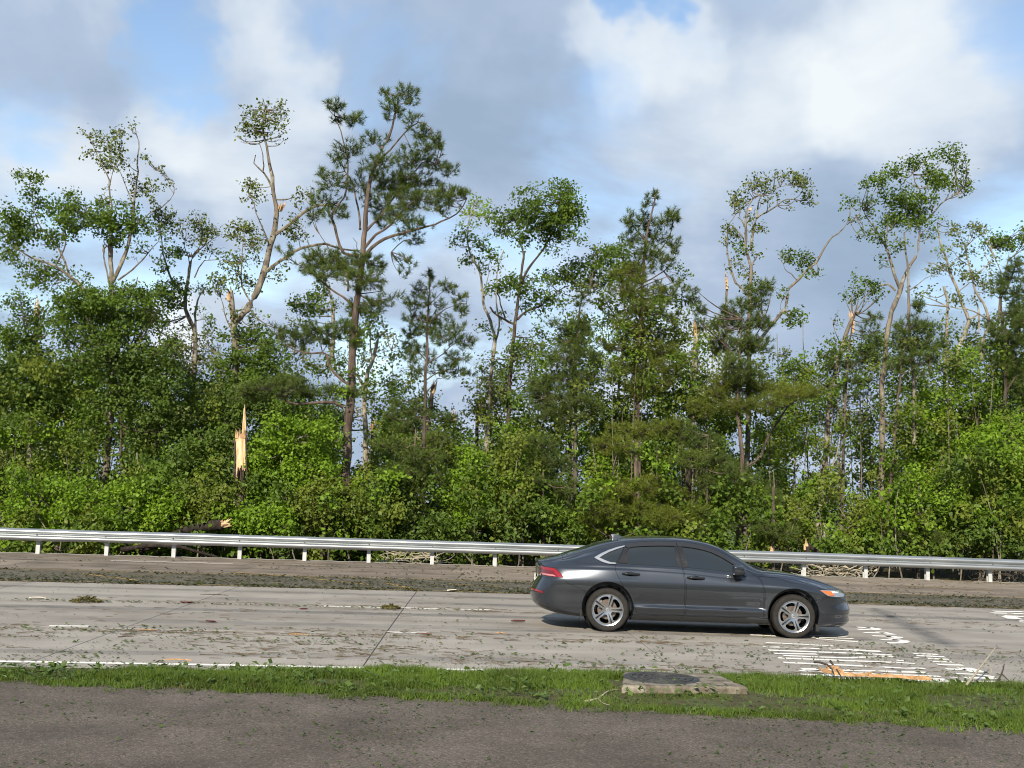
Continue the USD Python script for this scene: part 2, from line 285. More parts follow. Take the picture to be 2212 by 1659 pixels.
# painted lines: thin sheets of paint
def paint_strip(n, w, s0, s1, z=0.004): return strip(n-w/2, n+w/2, s0, s1, z, ns=max(2, int(abs(s1-s0)/1.0)+2))
def paint_seg(p, q, w, z=0.004):
    """a straight painted stroke between two ground points"""
    p, q = np.asarray(p[:2], float), np.asarray(q[:2], float); d = q-p; L_ = np.linalg.norm(d); d = d/L_; nn = np.array([-d[1], d[0]])*w/2
    k = max(2, int(L_/0.8)+1); t = np.linspace(0, 1, k)[:, None]; c = p+t*(q-p)
    V = np.concatenate([np.c_[c-nn, np.full(k, z)], np.c_[c+nn, np.full(k, z)]], 1).reshape(k, 2, 3)
    return grid(V)
put(road, 'edge_line', cat(paint_strip(12.84, 0.11, S0, 6.0)), m_white, label='solid white edge line along the grass verge')
for px0, px1, py0, py1 in ((700, 1068, 1309.5, 1318), (106, 191, 1352.5, 1353), (836, 928, 1366, 1366.5)):
    a, b = ground(np.array([px0, py0])), ground(np.array([px1, py1])); put(road, 'lane_dash', paint_seg(a, b, 0.11), m_white)
for s0 in (-14.2, 13.8, 22.5): put(road, 'lane_dash', paint_strip(N_C, 0.11, s0, s0+3.0), m_white)
yl = thing('median_marking', label='yellow border lines and slanted yellow hatching on the dark median', kind='structure')
put(yl, 'border_line', paint_strip(23.98, 0.10, S0, S1, 0.010), m_yellow); put(yl, 'border_line', paint_strip(27.32, 0.10, S0, S1, 0.010), m_yellow)
for x0, y0, x1, y1 in ((178, 1240, 300, 1255), (640, 1247, 800, 1264), (500, 1237, 610, 1244), (835, 1260, 905, 1276), (965, 1262, 1085, 1268), (1890, 1246, 2180, 1260), (1480, 1222, 1600, 1240), (1960, 1267, 2140, 1275)):
    a, b = ground(np.array([x0, y0], float)), ground(np.array([x1, y1], float)); put(yl, 'hatch_line', paint_seg(a, b, 0.12, 0.0105), m_yellow)
a, b = ground(np.array([239, 1211.])), ground(np.array([503, 1218.])); put(far_road, 'lane_dash', paint_seg(a, b, 0.11), m_white)
put(far_road, 'edge_line', paint_strip(34.35, 0.12, S0, S1), m_white)
# lettering on the lanes, traced stroke by stroke (pixels of two enlargements of the photograph)
def zE(x, y): return ground(np.array([(x/1.954+2900)/1.82278, (y/1.954+2440)/1.82278]))
def zF(x, y): return ground(np.array([(x/2.553+3200)/1.82278, (y/2.553+2050)/1.82278]))
letters = thing('lane_lettering', label='long white lettering strokes painted across the lanes by the front of the car', kind='structure')
def strokes(fn, sc, items):
    for it in items:
        pts, t = it[:-1], it[-1]; pr = None
        P = [fn(x, y) for x, y in pts]
        x, y = pts[0]; w = abs((fn(x, y+t)-fn(x, y))[1])*0.92
        put(letters, 'painted_stroke', cat(*[paint_seg(P[i], P[i+1], w, 0.0045+0.0004*(i % 2)) for i in range(len(P)-1)]), m_white)
strokes(zE, 1.954, [
    ((225, 178), (480, 190), (745, 205), 7), ((205, 209), (640, 226), 9), ((710, 225), (1110, 246), 13), ((245, 236), (970, 263), 10), ((985, 264), (1200, 275), 10), ((290, 262), (620, 267), 9),
    ((360, 277), (620, 289), (860, 296), (1150, 281), 9), ((1150, 286), (1225, 287), 9), ((318, 296), (860, 318), (1210, 331), 10), ((360, 331), (790, 350), (1200, 371), (1450, 378), 11), ((1230, 331), (1372, 340), 8), ((1230, 314), (1290, 319), 8),
    ((500, 380), (800, 390), (1470, 410), 13), ((495, 390), (560, 400), 14), ((540, 400), (1000, 415), (1570, 440), 10), ((495, 424), (1000, 437), (1620, 463), 13), ((820, 458), (1200, 466), (1610, 474), 10),
    ((1360, 262), (1548, 270), 9), ((1385, 278), (1602, 288), 10), ((1365, 292), (1405, 293), 5), ((1470, 299), (1632, 308), 10), ((1505, 323), (1662, 328), 9), ((1545, 346), (1742, 352), 11), ((1610, 381), (1770, 387), 10), ((1750, 372), (1870, 408), 20),
    ((1690, 416), (1850, 424), (1990, 444), 9), ((1755, 449), (1990, 452), 13), ((1760, 478), (2030, 480), 9), ((1640, 444), (1700, 447), 6),
    ((105, 118), (300, 127), 9), ((225, 106), (310, 112), 6), ((560, 124), (850, 131), 6), ((570, 136), (900, 148), 7), ((610, 147), (935, 172), 8), ((790, 116), (820, 118), 5),
    ((930, 60), (1030, 63), 8), ((935, 77), (1050, 77), 8), ((1000, 64), (1060, 66), (1084, 72), (1050, 78), 9), ((980, 101), (1150, 104), 8), ((1105, 95), (1195, 117), 10), ((1045, 125), (1190, 131), 8), ((1150, 130), (1240, 133), (1250, 142), (1170, 146), 8),
    ((1110, 156), (1240, 157), 7), ((1200, 157), (1280, 161), (1303, 168), (1270, 178), (1160, 181), 9)])
strokes(zF, 2.553, [((1820, 912), (2124, 918), 9), ((1800, 929), (2124, 937), 10), ((1925, 958), (2124, 967), 11), ((1965, 965), (2035, 990), 14), ((2078, 1002), (2124, 1006), 9), ((2078, 1019), (2124, 1022), 8)])

def stain_and_shadow(name, alpha, col=(0.05, 0.047, 0.045)):
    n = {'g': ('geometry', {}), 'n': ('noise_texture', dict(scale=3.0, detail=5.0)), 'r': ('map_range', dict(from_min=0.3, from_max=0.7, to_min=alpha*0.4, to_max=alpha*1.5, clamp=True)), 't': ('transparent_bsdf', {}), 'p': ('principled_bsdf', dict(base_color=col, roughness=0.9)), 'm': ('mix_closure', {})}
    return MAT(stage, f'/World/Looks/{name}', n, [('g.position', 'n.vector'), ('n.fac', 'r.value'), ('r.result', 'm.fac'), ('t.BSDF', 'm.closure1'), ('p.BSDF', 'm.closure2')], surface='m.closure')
m_stain_shadow = stain_and_shadow('faint_stain_and_shadow', 0.13)  # shared dark film: painted shadow streak and tyre tracks
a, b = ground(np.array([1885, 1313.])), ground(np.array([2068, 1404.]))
for k_, w in enumerate((0.14, 0.30, 0.48)): put(road, 'skid_mark', paint_seg(a+(b-a)*0.03*k_, b-(b-a)*0.05*k_, w, 0.0030+0.0010*k_), m_stain_shadow)  # soft cast shadow across the lanes, painted as overlapping dark strips
rs_ = np.random.RandomState(12)
for n_ in (13.6, 15.2, 17.1, 18.8, 20.9, 22.6):
    for k_ in range(2): s0 = rs_.uniform(-16, 6); put(road, 'tyre_track', paint_strip(n_+rs_.uniform(-.2, .2), rs_.uniform(.25, .55), s0, s0+rs_.uniform(8, 22), 0.0012+0.0007*k_), m_stain_shadow)
# near asphalt ramp and the grass verge between it and the concrete
EDGE = np.array([(-60, 19), (-14, 13.3), (-7, 12.15), (-3.87, 11.62), (-0.38, 11.14), (1.79, 10.73), (5.74, 9.93), (12, 8.4), (40, 0.5), (75, -10)])
edge_y = PchipInterpolator(EDGE[:, 0], EDGE[:, 1])
xs = np.linspace(-25, 60, 180)
def asphalt_strip():
    rows = []
    for x in xs:
        y1 = float(edge_y(x)) + 0.05*(meshkit.fbm(np.array([x*3.0, 0, 0]), 3, 9)-0.5)*2
        Y2 = math.sqrt(max((RR+12.3)**2-x*x, 1))-RR
        rows.append([(x, y, 0.002) for y in (-40, -8, 3, min(y1, Y2)-0.4, min(y1, Y2))])
    return grid(np.array(rows)[:, ::-1])
put('/World', 'asphalt_ramp', asphalt_strip(), m_asphalt, kind='structure', label='dark brownish asphalt lane in front of the grass verge')
def verge_strip():
    rows = []
    for x in xs:
        Y2 = math.sqrt((RR+12.44)**2-x*x)-RR; y1 = min(float(edge_y(x))-0.02, Y2-0.02); t = np.linspace(0, 1, 9)
        y = y1+(Y2-y1)*t; w = Y2-y1; h = 0.035*np.sin(np.pi*t)*min(1, w) + 0.03*(meshkit.fbm(np.c_[np.full(9, x*2), y*2, 0*y], 3, 3)-0.5)*np.sin(np.pi*t)
        rows.append(np.c_[np.full(9, x), y, -0.02+h+0.025])
    return grid(np.array(rows)[:, ::-1])
m_verge = mat_noise('verge_soil', [(0.3, (0.035, 0.03, 0.016)), (0.5, (0.06, 0.06, 0.022)), (0.7, (0.055, 0.08, 0.022))], scale=6, bump=0.5, bump_scale=20, bump_dist=0.03)
put('/World', 'verge', verge_strip(), m_verge, kind='structure', label='soil of the grass verge between asphalt and concrete')
# ------------------------------------------------------------------ guardrail
m_galv = mat_noise('galvanized_steel', [(0.3, (0.27, 0.30, 0.32)), (0.5, (0.36, 0.39, 0.41)), (0.7, (0.43, 0.46, 0.48))], scale=3.0, detail=7, rough=0.38, metallic=0.75, spec=0.5, bump=0.05, bump_scale=8, stretch=(0.35, 0.35, 2.0))
m_post = mat_noise('post_steel', [(0.3, (0.36, 0.38, 0.39)), (0.7, (0.50, 0.52, 0.53))], scale=6.0, rough=0.55, metallic=0.3)
m_block = mat_plain('blockout_plastic', (0.025, 0.026, 0.028), 0.7)
gr = thing('guardrail', 'long galvanized steel guardrail along the far edge of the road', 'guardrail', tuple(arc(0, 33.9)))
PROF = np.array([(-0.004, 1.0), (0.012, 0.985), (0.030, 0.95), (0.072, 0.865), (0.083, 0.82), (0.085, 0.75), (0.083, 0.69), (0.070, 0.63), (0.012, 0.545), (0.004, 0.5), (0.012, 0.455), (0.070, 0.37), (0.083, 0.31), (0.085, 0.25), (0.083, 0.18), (0.072, 0.135), (0.030, 0.05), (0.012, 0.015), (-0.004, 0.0)])
RT, RB, NP = 0.725, 0.375, 34.04
def rail_section(s0, s1, proud):
    s = np.linspace(s0, s1, 26); V = []
    back = PROF[::-1].copy(); back[:, 0] -= 0.006
    loop = np.vstack([PROF, back])
    for x in s:
        dent = np.clip((-2.0-x)/6.0, 0, 1)
        w1 = (meshkit.fbm(np.array([x*0.45, 3.1, 0]), 2, 5)-0.5)*0.035
        w2 = (meshkit.fbm(np.array([x*0.6, 7.7, 0]), 2, 8)-0.5)*0.030
        low = dent*0.035*max(0, meshkit.noise(np.array([x*2.6, 1.3, 0]), 4)-0.45)
        z = RB+(RT-RB)*loop[:, 1] + w1*(0.4+0.6*dent) + low*(1-loop[:, 1])**3*2
        n = NP-0.28+0.09-loop[:, 0]-proud + w2*(0.5+0.5*dent)
        V.append(arc(np.full(len(loop), x), n, z))
    V = np.array(V); V = np.concatenate([V, V[:, :1]], 1)
    return grid(V)
KS = RR/(RR+NP); PSTEP = 1.905*KS; POST0 = -10.504*KS
for i in range(-16, 34, 2):
    put(gr, 'rail_section', rail_section(POST0+PSTEP*i-0.16, POST0+PSTEP*(i+2)+0.16, 0.003*((i//2) % 2)), m_galv, smooth=35)
def post_mesh(i):
    s = POST0+PSTEP*i; th = s/RR; c = arc(s, NP+0.075); r = np.random.RandomState(i+99)
    lean = r.uniform(-0.012, 0.012)
    ms = [box((0, -0.072, 0.10), (0.112, 0.008, 1.14)), box((0, 0.072, 0.10), (0.112, 0.008, 1.14)), box((0, 0, 0.10), (0.007, 0.136, 1.14))]
    v, f = cat(*ms); v = v.copy(); v[:, 0] += lean*v[:, 2]
    Rm = np.array([[math.cos(-th), -math.sin(-th), 0], [math.sin(-th), math.cos(-th), 0], [0, 0, 1]])
    return v@Rm.T + c, f
for i in range(-16, 34):
    s = POST0+PSTEP*i; th = -s/RR
    p_ = put(gr, 'post', post_mesh(i), m_post)
    put(gr, 'blockout', box(arc(s, NP-0.095, 0.545), (0.13, 0.18, 0.34), th), m_block)
    b = trimesh.creation.cylinder(0.017, 0.014, sections=8); b.apply_transform(trimesh.transformations.rotation_matrix(np.pi/2, [1, 0, 0])); b.apply_translation(arc(s, NP-0.28+0.083, 0.55))
    put(gr, 'bolt', b, m_block)

# ------------------------------------------------------------------ manhole block in the verge
m_blockc = mat_noise('weathered_concrete', [(0.28, (0.06, 0.05, 0.038)), (0.45, (0.13, 0.115, 0.09)), (0.6, (0.21, 0.19, 0.155)), (0.75, (0.32, 0.30, 0.25))], scale=7, detail=8, rough=0.95, bump=0.8, bump_scale=28, bump_dist=0.02)
m_iron = mat_noise('cast_iron', [(0.3, (0.035, 0.038, 0.040)), (0.7, (0.080, 0.083, 0.084))], scale=20, rough=0.6, metallic=0.4, bump=0.3, bump_scale=60)
def zB(x, y, z=0.0): return ground(np.array([(x/1.277+2300)/1.82278, (y/1.277+2550)/1.82278]), z)
pl, pr_ = zB(188, 250), zB(822, 256); dB = pr_-pl; wB = np.linalg.norm(dB); dB /= wB; nB = np.array([-dB[1], dB[0], 0]); thB = math.atan2(dB[1], dB[0])
cB = (pl+pr_)/2 + nB*0.48
mb = thing('manhole', 'weathered concrete manhole block with a dark round iron cover set in the grass verge', 'manhole', tuple(cB))
dl = np.array([pl[0], pl[1], 0])/np.linalg.norm(pl[:2])
Q4 = np.array([pl, pr_, pr_+dl*0.92-dB*0.26, pl+dl*0.98+dB*0.02]) - cB
def rough_block(h):
    o = 0.02; pts = []
    for z, e in ((-0.12, 0.0), (h-o, 0.0), (h, o)):
        for q in Q4: pts.append(q + unit(Q4.mean(0)-q)*e*1.4 + np.array([0, 0, z]))
    b = manifold3d.Manifold.hull_points(np.array(pts)).refine_to_length(0.03)
    m_ = b.to_mesh(); v = np.array(m_.vert_properties[:, :3], float); f = np.array(m_.tri_verts)
    return v + (0.018*(meshkit.fbm(v*9, 4, 2)-0.5)[:, None])*unit(v-np.array([0, 0.3, 0])), f
v, f = rough_block(0.115)
put(mb, 'block', (v + cB, f), m_blockc, smooth=40)
def ring(r0, r1, z0, z1, seg=48):
    a = np.linspace(0, 2*np.pi, seg+1); pr = [(r0, z0), (r0, z1), (r1, z1), (r1, z0)]
    V = np.array([[(r*math.cos(t), r*math.sin(t), z) for r, z in pr+pr[:1]] for t in a]); return grid(V[:, ::-1])
cc = cB + np.array([0, 0, 0.108]) + nB*0.04 - dB*0.10
put(mb, 'frame', (lambda m_: (m_[0]+cc, m_[1]))(cat(ring(0.345, 0.40, -0.02, 0.012))), m_iron)
cover = [trimesh.creation.cylinder(0.340, 0.02, sections=48)] + [ring(r, r+0.018, 0.0, 0.022) for r in (0.31, 0.24, 0.17, 0.10)] + [box((0.20*math.cos(t), 0.20*math.sin(t), 0.012), (0.24, 0.016, 0.018), t) for t in np.arange(8)*np.pi/4]
put(mb, 'cover', (lambda m_: (m_[0]+cc, m_[1]))(cat(*cover)), m_iron)

# ------------------------------------------------------------------ grass, leaf litter and storm debris
def shards(P, size, rng, flat=0.25, asp=(0.35, 0.7), lift=0.5):
    """small torn leaves lying about: folded diamonds"""
    n = len(P); size = np.broadcast_to(size, (n,))
    a = rng.uniform(0, 2*np.pi, n); ax = np.c_[np.cos(a), np.sin(a), rng.normal(0, flat, n)]; ax = unit(ax)
    up = unit(np.c_[rng.normal(0, flat, n), rng.normal(0, flat, n), np.ones(n)]); sd = unit(np.cross(up, ax))
    w = size*rng.uniform(*asp, n)/2; L_ = size/2
    c = P + np.c_[np.zeros(n), np.zeros(n), size*lift*rng.uniform(0.05, 0.5, n)]
    fold = (up*(size*rng.uniform(0.0, 0.25, n))[:, None])
    V = np.stack([c-ax*L_[:, None], c+sd*w[:, None]+fold, c+ax*L_[:, None], c-sd*w[:, None]+fold], 1).reshape(-1, 3)
    i = np.arange(n)*4
    V[:, 2] = np.maximum(V[:, 2], P.repeat(4, 0)[:, 2]+0.001)
    return V, np.vstack([np.stack([i, i+2, i+1], 1), np.stack([i, i+3, i+2], 1)])
m_litter = mat_leaf('torn_leaves', [(0.2, (0.05, 0.075, 0.02)), (0.42, (0.075, 0.11, 0.028)), (0.55, (0.12, 0.115, 0.05)), (0.68, (0.15, 0.105, 0.05)), (0.84, (0.19, 0.12, 0.06)), (1.0, (0.25, 0.26, 0.14))], clump=0.8, trans=0.15)
m_litter_g = mat_leaf('fresh_torn_leaves', [(0.25, (0.05, 0.085, 0.022)), (0.5, (0.09, 0.16, 0.035)), (0.7, (0.14, 0.21, 0.06)), (0.85, (0.13, 0.10, 0.055)), (1.0, (0.26, 0.33, 0.16))], clump=1.5, trans=0.15)
rng = np.random.RandomState(5)
m_litter_w = mat_leaf('weed_leaves', [(0.2, (0.06, 0.10, 0.025)), (0.5, (0.12, 0.19, 0.045)), (0.75, (0.20, 0.28, 0.10)), (1.0, (0.36, 0.42, 0.24))], clump=2.0, trans=0.3)
m_litter_a = mat_leaf('leaf_bits', [(0.2, (0.035, 0.055, 0.02)), (0.42, (0.07, 0.11, 0.03)), (0.58, (0.12, 0.16, 0.06)), (0.72, (0.12, 0.085, 0.05)), (0.86, (0.18, 0.15, 0.09)), (1.0, (0.30, 0.34, 0.20))], clump=2.0, trans=0.15)
def scatter(n, s0, s1, n0, n1, rng, patch=1.5, thr=0.45, seed=0, pw=1.0):
    s = rng.uniform(s0, s1, n*6); t = rng.uniform(0, 1, n*6)**pw; o = n0+(n1-n0)*t
    q = meshkit.fbm(np.c_[s*patch, o*patch*2, 0*s], 3, seed)
    keep = rng.uniform(0, 1, len(s)) < np.clip((q-thr)*5, 0.02, 1); k = np.flatnonzero(keep)[:n]
    return arc(s[k], o[k], 0.003)
L1 = cat(shards(scatter(7000, -14, 22, 12.4, 16.1, rng, 0.9, 0.43, 11), rng.uniform(0.012, 0.04, 7000), rng), shards(scatter(1600, -14, 24, 16.1, 23.7, rng, 0.8, 0.42, 12), rng.uniform(0.012, 0.04, 1600), rng), shards(scatter(2600, -14, 22, 12.6, 16.0, rng, 1.2, 0.47, 1), rng.uniform(0.025, 0.085, 2600), rng), shards(scatter(520, -14, 22, 15.3, 16.5, rng, 0.9, 0.5, 2), rng.uniform(0.03, 0.10, 520), rng),
         shards(scatter(230, -14, 24, 16.2, 23.6, rng, 0.7, 0.5, 3), rng.uniform(0.03, 0.08, 230), rng), shards(scatter(420, -14, 24, 19.75, 20.0, rng, 0.5, 0.5, 4), rng.uniform(0.03, 0.09, 420), rng))
put('/World', 'leaf_litter', L1, m_litter, kind='stuff', label='torn brown and green leaves scattered over the pale concrete lanes')
sp = scatter(11000, -18, 28, 23.7, 27.6, rng, 0.9, 0.38, 6); sp[:, 2] = 0.008
sp2 = scatter(2600, -18, 28, 23.62, 24.3, rng, 1.3, 0.45, 16); sp2[:, 2] = 0.008
sp3 = scatter(900, -18, 28, 27.4, 34.3, rng, 0.5, 0.5, 17)
def straws(P, L_, w, rng, sd=0.25):
    n = len(P); th = -np.arctan2(P[:, 0], P[:, 1]+RR); a = th+rng.normal(0, sd, n); d = np.c_[np.cos(a), np.sin(a), rng.normal(0, 0.05, n)]*(L_/2)[:, None]; s_ = np.c_[-np.sin(a), np.cos(a), np.full(n, 0.3)]*(w/2)[:, None]
    c = P+[0, 0, 0.006]; V = np.stack([c-d-s_, c+d-s_*0.4, c+d*0.9+s_*0.5, c-d+s_], 1).reshape(-1, 3); i = np.arange(n)*4
    return V, np.vstack([np.stack([i, i+1, i+2], 1), np.stack([i, i+2, i+3], 1)])
m_straw = mat_leaf('pine_straw', [(0.2, (0.09, 0.065, 0.035)), (0.5, (0.15, 0.11, 0.06)), (0.75, (0.20, 0.13, 0.065)), (1.0, (0.14, 0.15, 0.07))], clump=1.0, trans=0.05)
sw_ = [scatter(k, -14, 24, a, b, rng, 0.35, t, sd_) for k, a, b, t, sd_ in ((2300, 13.1, 15.95, 0.47, 51), (600, 15.6, 16.0, 0.42, 52), (300, 16.2, 16.6, 0.45, 58), (350, 19.6, 19.78, 0.42, 53), (350, 19.92, 20.3, 0.42, 55), (400, 16.2, 23.6, 0.5, 54), (1500, 23.5, 27.5, 0.4, 56), (700, 27.6, 34.2, 0.48, 57))]
sw_ = np.vstack(sw_); put('/World', 'pine_straw', straws(sw_, rng.uniform(0.05, 0.24, len(sw_)), rng.uniform(0.008, 0.022, len(sw_)), rng), m_straw, kind='stuff', label='brown pine straw and bark shreds drifted in bands along the lanes')
m_shred = mat_leaf('shredded_leaves', [(0.2, (0.028, 0.035, 0.012)), (0.45, (0.06, 0.065, 0.025)), (0.65, (0.10, 0.085, 0.045)), (0.85, (0.13, 0.10, 0.055)), (1.0, (0.15, 0.18, 0.06))], clump=0.7, trans=0.1)
put('/World', 'shredded_leaves', cat(shards(sp, rng.uniform(0.03, 0.10, len(sp)), rng), shards(sp2, rng.uniform(0.04, 0.13, len(sp2)), rng, 0.4), shards(sp3, rng.uniform(0.04, 0.12, len(sp3)), rng)), m_shred, kind='stuff', label='shredded leaves blown along the dark median')
x = rng.uniform(-4.2, 6.8, 15000); y = rng.uniform(6.5, 12.2, 15000); y = 6.5 + (edge_y(x)-6.5)*rng.uniform(0, 1, 15000)
q = meshkit.fbm(np.c_[x*1.3, y*1.3, 0*x], 3, 21); keep = rng.uniform(0, 1, 15000) < np.clip((q-0.48)*4.5, 0.06, 1)*0.8
P = np.c_[x, y, np.full(15000, 0.004)][keep]; P0 = np.c_[rng.uniform(-4.2, 6.8, 1600), np.zeros(1600), np.full(1600, .004)]; P0[:, 1] = edge_y(P0[:, 0])-np.abs(rng.normal(0, .35, 1600)); P = np.vstack([P, P0])
put('/World', 'asphalt_litter', shards(P, rng.uniform(0.010, 0.030, len(P))*np.where(rng.uniform(0, 1, len(P)) < .15, 2.0, 1.0), rng, 0.3), m_litter_a, kind='stuff', label='small torn green leaves strewn over the dark asphalt')

def blades(P, h, w, rng, lean=0.35):
    n = len(P); a = rng.uniform(0, 2*np.pi, n); d = np.c_[np.cos(a), np.sin(a), np.zeros(n)]; b = rng.uniform(0, 2*np.pi, n); sd = np.c_[np.cos(b), np.sin(b), np.zeros(n)]*(w/2)[:, None]
    k = np.abs(rng.normal(0, lean, n))
    mid = P + np.c_[np.zeros(n), np.zeros(n), h*0.55] + d*(k*h*0.35)[:, None]; tip = P + np.c_[np.zeros(n), np.zeros(n), h*(1-0.25*np.clip(k, 0, 1))] + d*(k*h)[:, None]
    V = np.stack([P-sd, P+sd, mid+sd*0.7, mid-sd*0.7, tip], 1).reshape(-1, 3); i = np.arange(n)*5
    return V, np.vstack([np.stack([i, i+1, i+2], 1), np.stack([i, i+2, i+3], 1), np.stack([i+3, i+2, i+4], 1)])
m_grass = mat_leaf('grass_blades', [(0.10, (0.16, 0.125, 0.06)), (0.22, (0.075, 0.115, 0.022)), (0.42, (0.125, 0.20, 0.03)), (0.62, (0.185, 0.27, 0.045)), (0.8, (0.235, 0.29, 0.08)), (0.95, (0.28, 0.23, 0.12))], clump=1.3, trans=0.4)
N_ = 260000
nback = PchipInterpolator([-30, -4.5, -2.2, -0.8, 1.0, 40], [12.05, 12.10, 12.25, 12.52, 12.62, 12.62])
x = rng.uniform(-6.0, 9.5, N_); Y2 = np.sqrt((RR+nback(x))**2-x*x)-RR; Y1 = edge_y(x)+0.36*(meshkit.fbm(np.c_[x*2.0, 0*x, 0*x], 4, 77)-0.48) + 0.10*(meshkit.noise(np.c_[x*9.0, 0*x, 0*x], 78)-0.5); t = rng.uniform(0, 1, N_); y = Y1-0.03+(Y2-Y1+0.03)*t
q = meshkit.fbm(np.c_[x*1.6, y*2.5, 0*x], 3, 31); leftthin = np.clip((x+4.3)/1.9, 0.03, 1)
p_keep = np.clip(0.30+(q-0.42)*3.6, 0.08, 1)*leftthin
lb = (np.stack([x, y, 0*x], 1)-cB); u_, v_ = lb@dB, lb@nB; inb = (np.abs(u_) < wB/2+0.03) & (v_ > -0.50) & (v_ < 0.55)
keep = (rng.uniform(0, 1, N_) < p_keep) & ~inb
u_, v_ = u_[keep], v_[keep]; x, y, t, q = x[keep], y[keep], t[keep], q[keep]
h = (0.030+0.055*rng.uniform(0, 1, len(x))**1.3)*np.clip(0.6+2.5*np.minimum(t, 1.1-t), 0.55, 1.0)*(0.60+0.9*q)
h = h*np.where((np.abs(u_) < wB/2+0.1) & (v_ < -0.45) & (v_ > -1.2), 0.50, 1.0)
put('/World', 'verge_grass', blades(np.c_[x, y, np.full(len(x), 0.0)+0.02*np.sin(np.pi*t)], h*1.25, rng.uniform(0.005, 0.010, len(x)), rng, 0.6), m_grass, kind='stuff', label='green uneven grass growing along the verge')
x = rng.uniform(-6.0, 7.5, 2600); Y1 = edge_y(x); Y2 = np.sqrt((RR+nback(x))**2-x*x)-RR; tt = rng.beta(0.8, 1.6, 2600); y = Y1-0.12+(Y2-Y1+0.1)*tt
P = np.c_[x, y, 0.02+0.09*np.sin(np.pi*np.clip(tt, 0, 1))]
k = rng.uniform(0, 1, 2600) < np.where(x < -2.5, 1.0, 0.55)
put('/World', 'verge_litter', shards(P[k], rng.uniform(0.02, 0.075, k.sum()), rng, 0.4), m_litter_g, kind='stuff', label='torn leaves lying in the grass verge')

x = rng.uniform(-4.5, 7.5, 420); cl = np.repeat(x, 26)+rng.normal(0, 0.05, 420*26); yb_ = np.repeat(edge_y(x)-np.abs(rng.normal(0.02, 0.13, 420)), 26)+rng.normal(0, 0.03, 420*26)
put('/World', 'edge_grass', blades(np.c_[cl, yb_, np.full(len(cl), .003)], rng.uniform(0.02, 0.08, len(cl)), rng.uniform(0.005, 0.010, len(cl)), rng, 0.9), m_grass, kind='stuff', label='ragged grass tufts creeping over the asphalt edge')
x = rng.uniform(-4.6, 7.2, 1500); yw = edge_y(x)+rng.uniform(-0.05, 1.0, 1500)*(np.sqrt((RR+nback(x))**2-x*x)-RR-edge_y(x)); wq = meshkit.fbm(np.c_[x*1.1, yw*1.4, 0*x], 3, 90) > 0.5
Pw = np.c_[x, yw, rng.uniform(0.02, 0.10, 1500)][wq]; put('/World', 'verge_weeds', shards(Pw, rng.uniform(0.04, 0.12, len(Pw)), rng, 0.7, (0.4, 0.75)), m_litter_w, kind='stuff', label='broad pale green weed and torn leaves among the grass')
m_fresh = mat_noise('fresh_wood', [(0.3, (0.30, 0.18, 0.09)), (0.5, (0.50, 0.33, 0.18)), (0.7, (0.64, 0.49, 0.31))], scale=6, rough=0.85, stretch=(1, 1, 0.25), bump=0.4, bump_scale=14)
m_freshh = mat_noise('fresh_wood_chip', [(0.3, (0.224, 0.120, 0.056)), (0.5, (0.368, 0.216, 0.104)), (0.7, (0.464, 0.320, 0.176))], scale=14, rough=0.85, bump=0.4, bump_scale=30)
m_twig = mat_noise('twig_bark', [(0.3, (0.035, 0.028, 0.022)), (0.7, (0.09, 0.075, 0.06))], scale=12, rough=0.95)
m_palestick = mat_noise('pale_stick', [(0.3, (0.22, 0.20, 0.15)), (0.7, (0.42, 0.38, 0.30))], scale=12, rough=0.9)
m_hay = mat_leaf('dry_tuft', [(0.2, (0.09, 0.085, 0.03)), (0.5, (0.15, 0.14, 0.05)), (0.8, (0.10, 0.12, 0.04)), (1, (0.24, 0.20, 0.10))], clump=4, trans=0.2)
def plank(P, w, t, rng):
    """a long splintered sliver along the points P, with a ragged outline"""
    P = spline(P, 14); k = len(P); d = unit(np.gradient(P, axis=0)); sd = unit(np.cross(d, [0, 0, 1.0])); u = np.linspace(0, 1, k)
    ww = w*np.clip(np.minimum(u*4+0.15, (1-u)*2.2+0.05), 0, 1)*rng.uniform(0.55, 1.2, k); w2 = ww*rng.uniform(0.5, 1.2, k)
    zt = t*rng.uniform(0.6, 1.3, k)
    V = np.stack([P-sd*ww[:, None]/2, P-sd*ww[:, None]*0.3+np.c_[0*u, 0*u, zt], P+sd*w2[:, None]*0.3+np.c_[0*u, 0*u, zt*0.7], P+sd*w2[:, None]/2, P-sd*ww[:, None]/2], 1)
    return grid(V[:, ::-1])
r_ = np.random.RandomState(77)
def E_(x, y, z=0.03): return zE(x, y) + np.array([0, 0, z])
sw = thing('splintered_wood', 'long orange splintered slab of fresh wood lying in the grass beside the painted lettering', 'wood slab', tuple(zE(1000, 500)))
put(sw, 'slab', plank([E_(640, 452, 0.090), E_(760, 482, 0.090), E_(900, 498, 0.090), E_(1040, 494, 0.090)], 0.09, 0.04, r_), m_freshh)
put(sw, 'splinter', plank([E_(1020, 506, 0.090), E_(1180, 512, 0.100), E_(1350, 520, 0.090), E_(1500, 524, 0.080)], 0.06, 0.035, r_), m_freshh)
put(sw, 'splinter', plank([E_(690, 455, 0.110), E_(740, 470, 0.130), E_(830, 492, 0.100)], 0.07, 0.04, r_), m_freshh)
for pts, lab in (([E_(600, 420, 0.140), E_(690, 452, 0.160), E_(755, 500, 0.070)], 'dark broken stick leaning on the left end of the orange wood slab'), ([E_(722, 440, 0.180), E_(770, 480, 0.140), E_(815, 505, 0.070)], 'shorter dark stick crossing the orange wood slab')):
    put('/World', 'fallen_stick', tube(spline(pts, 10), np.linspace(0.016, 0.006, 10), 6), m_twig, smooth=True, label=lab, cat='stick')
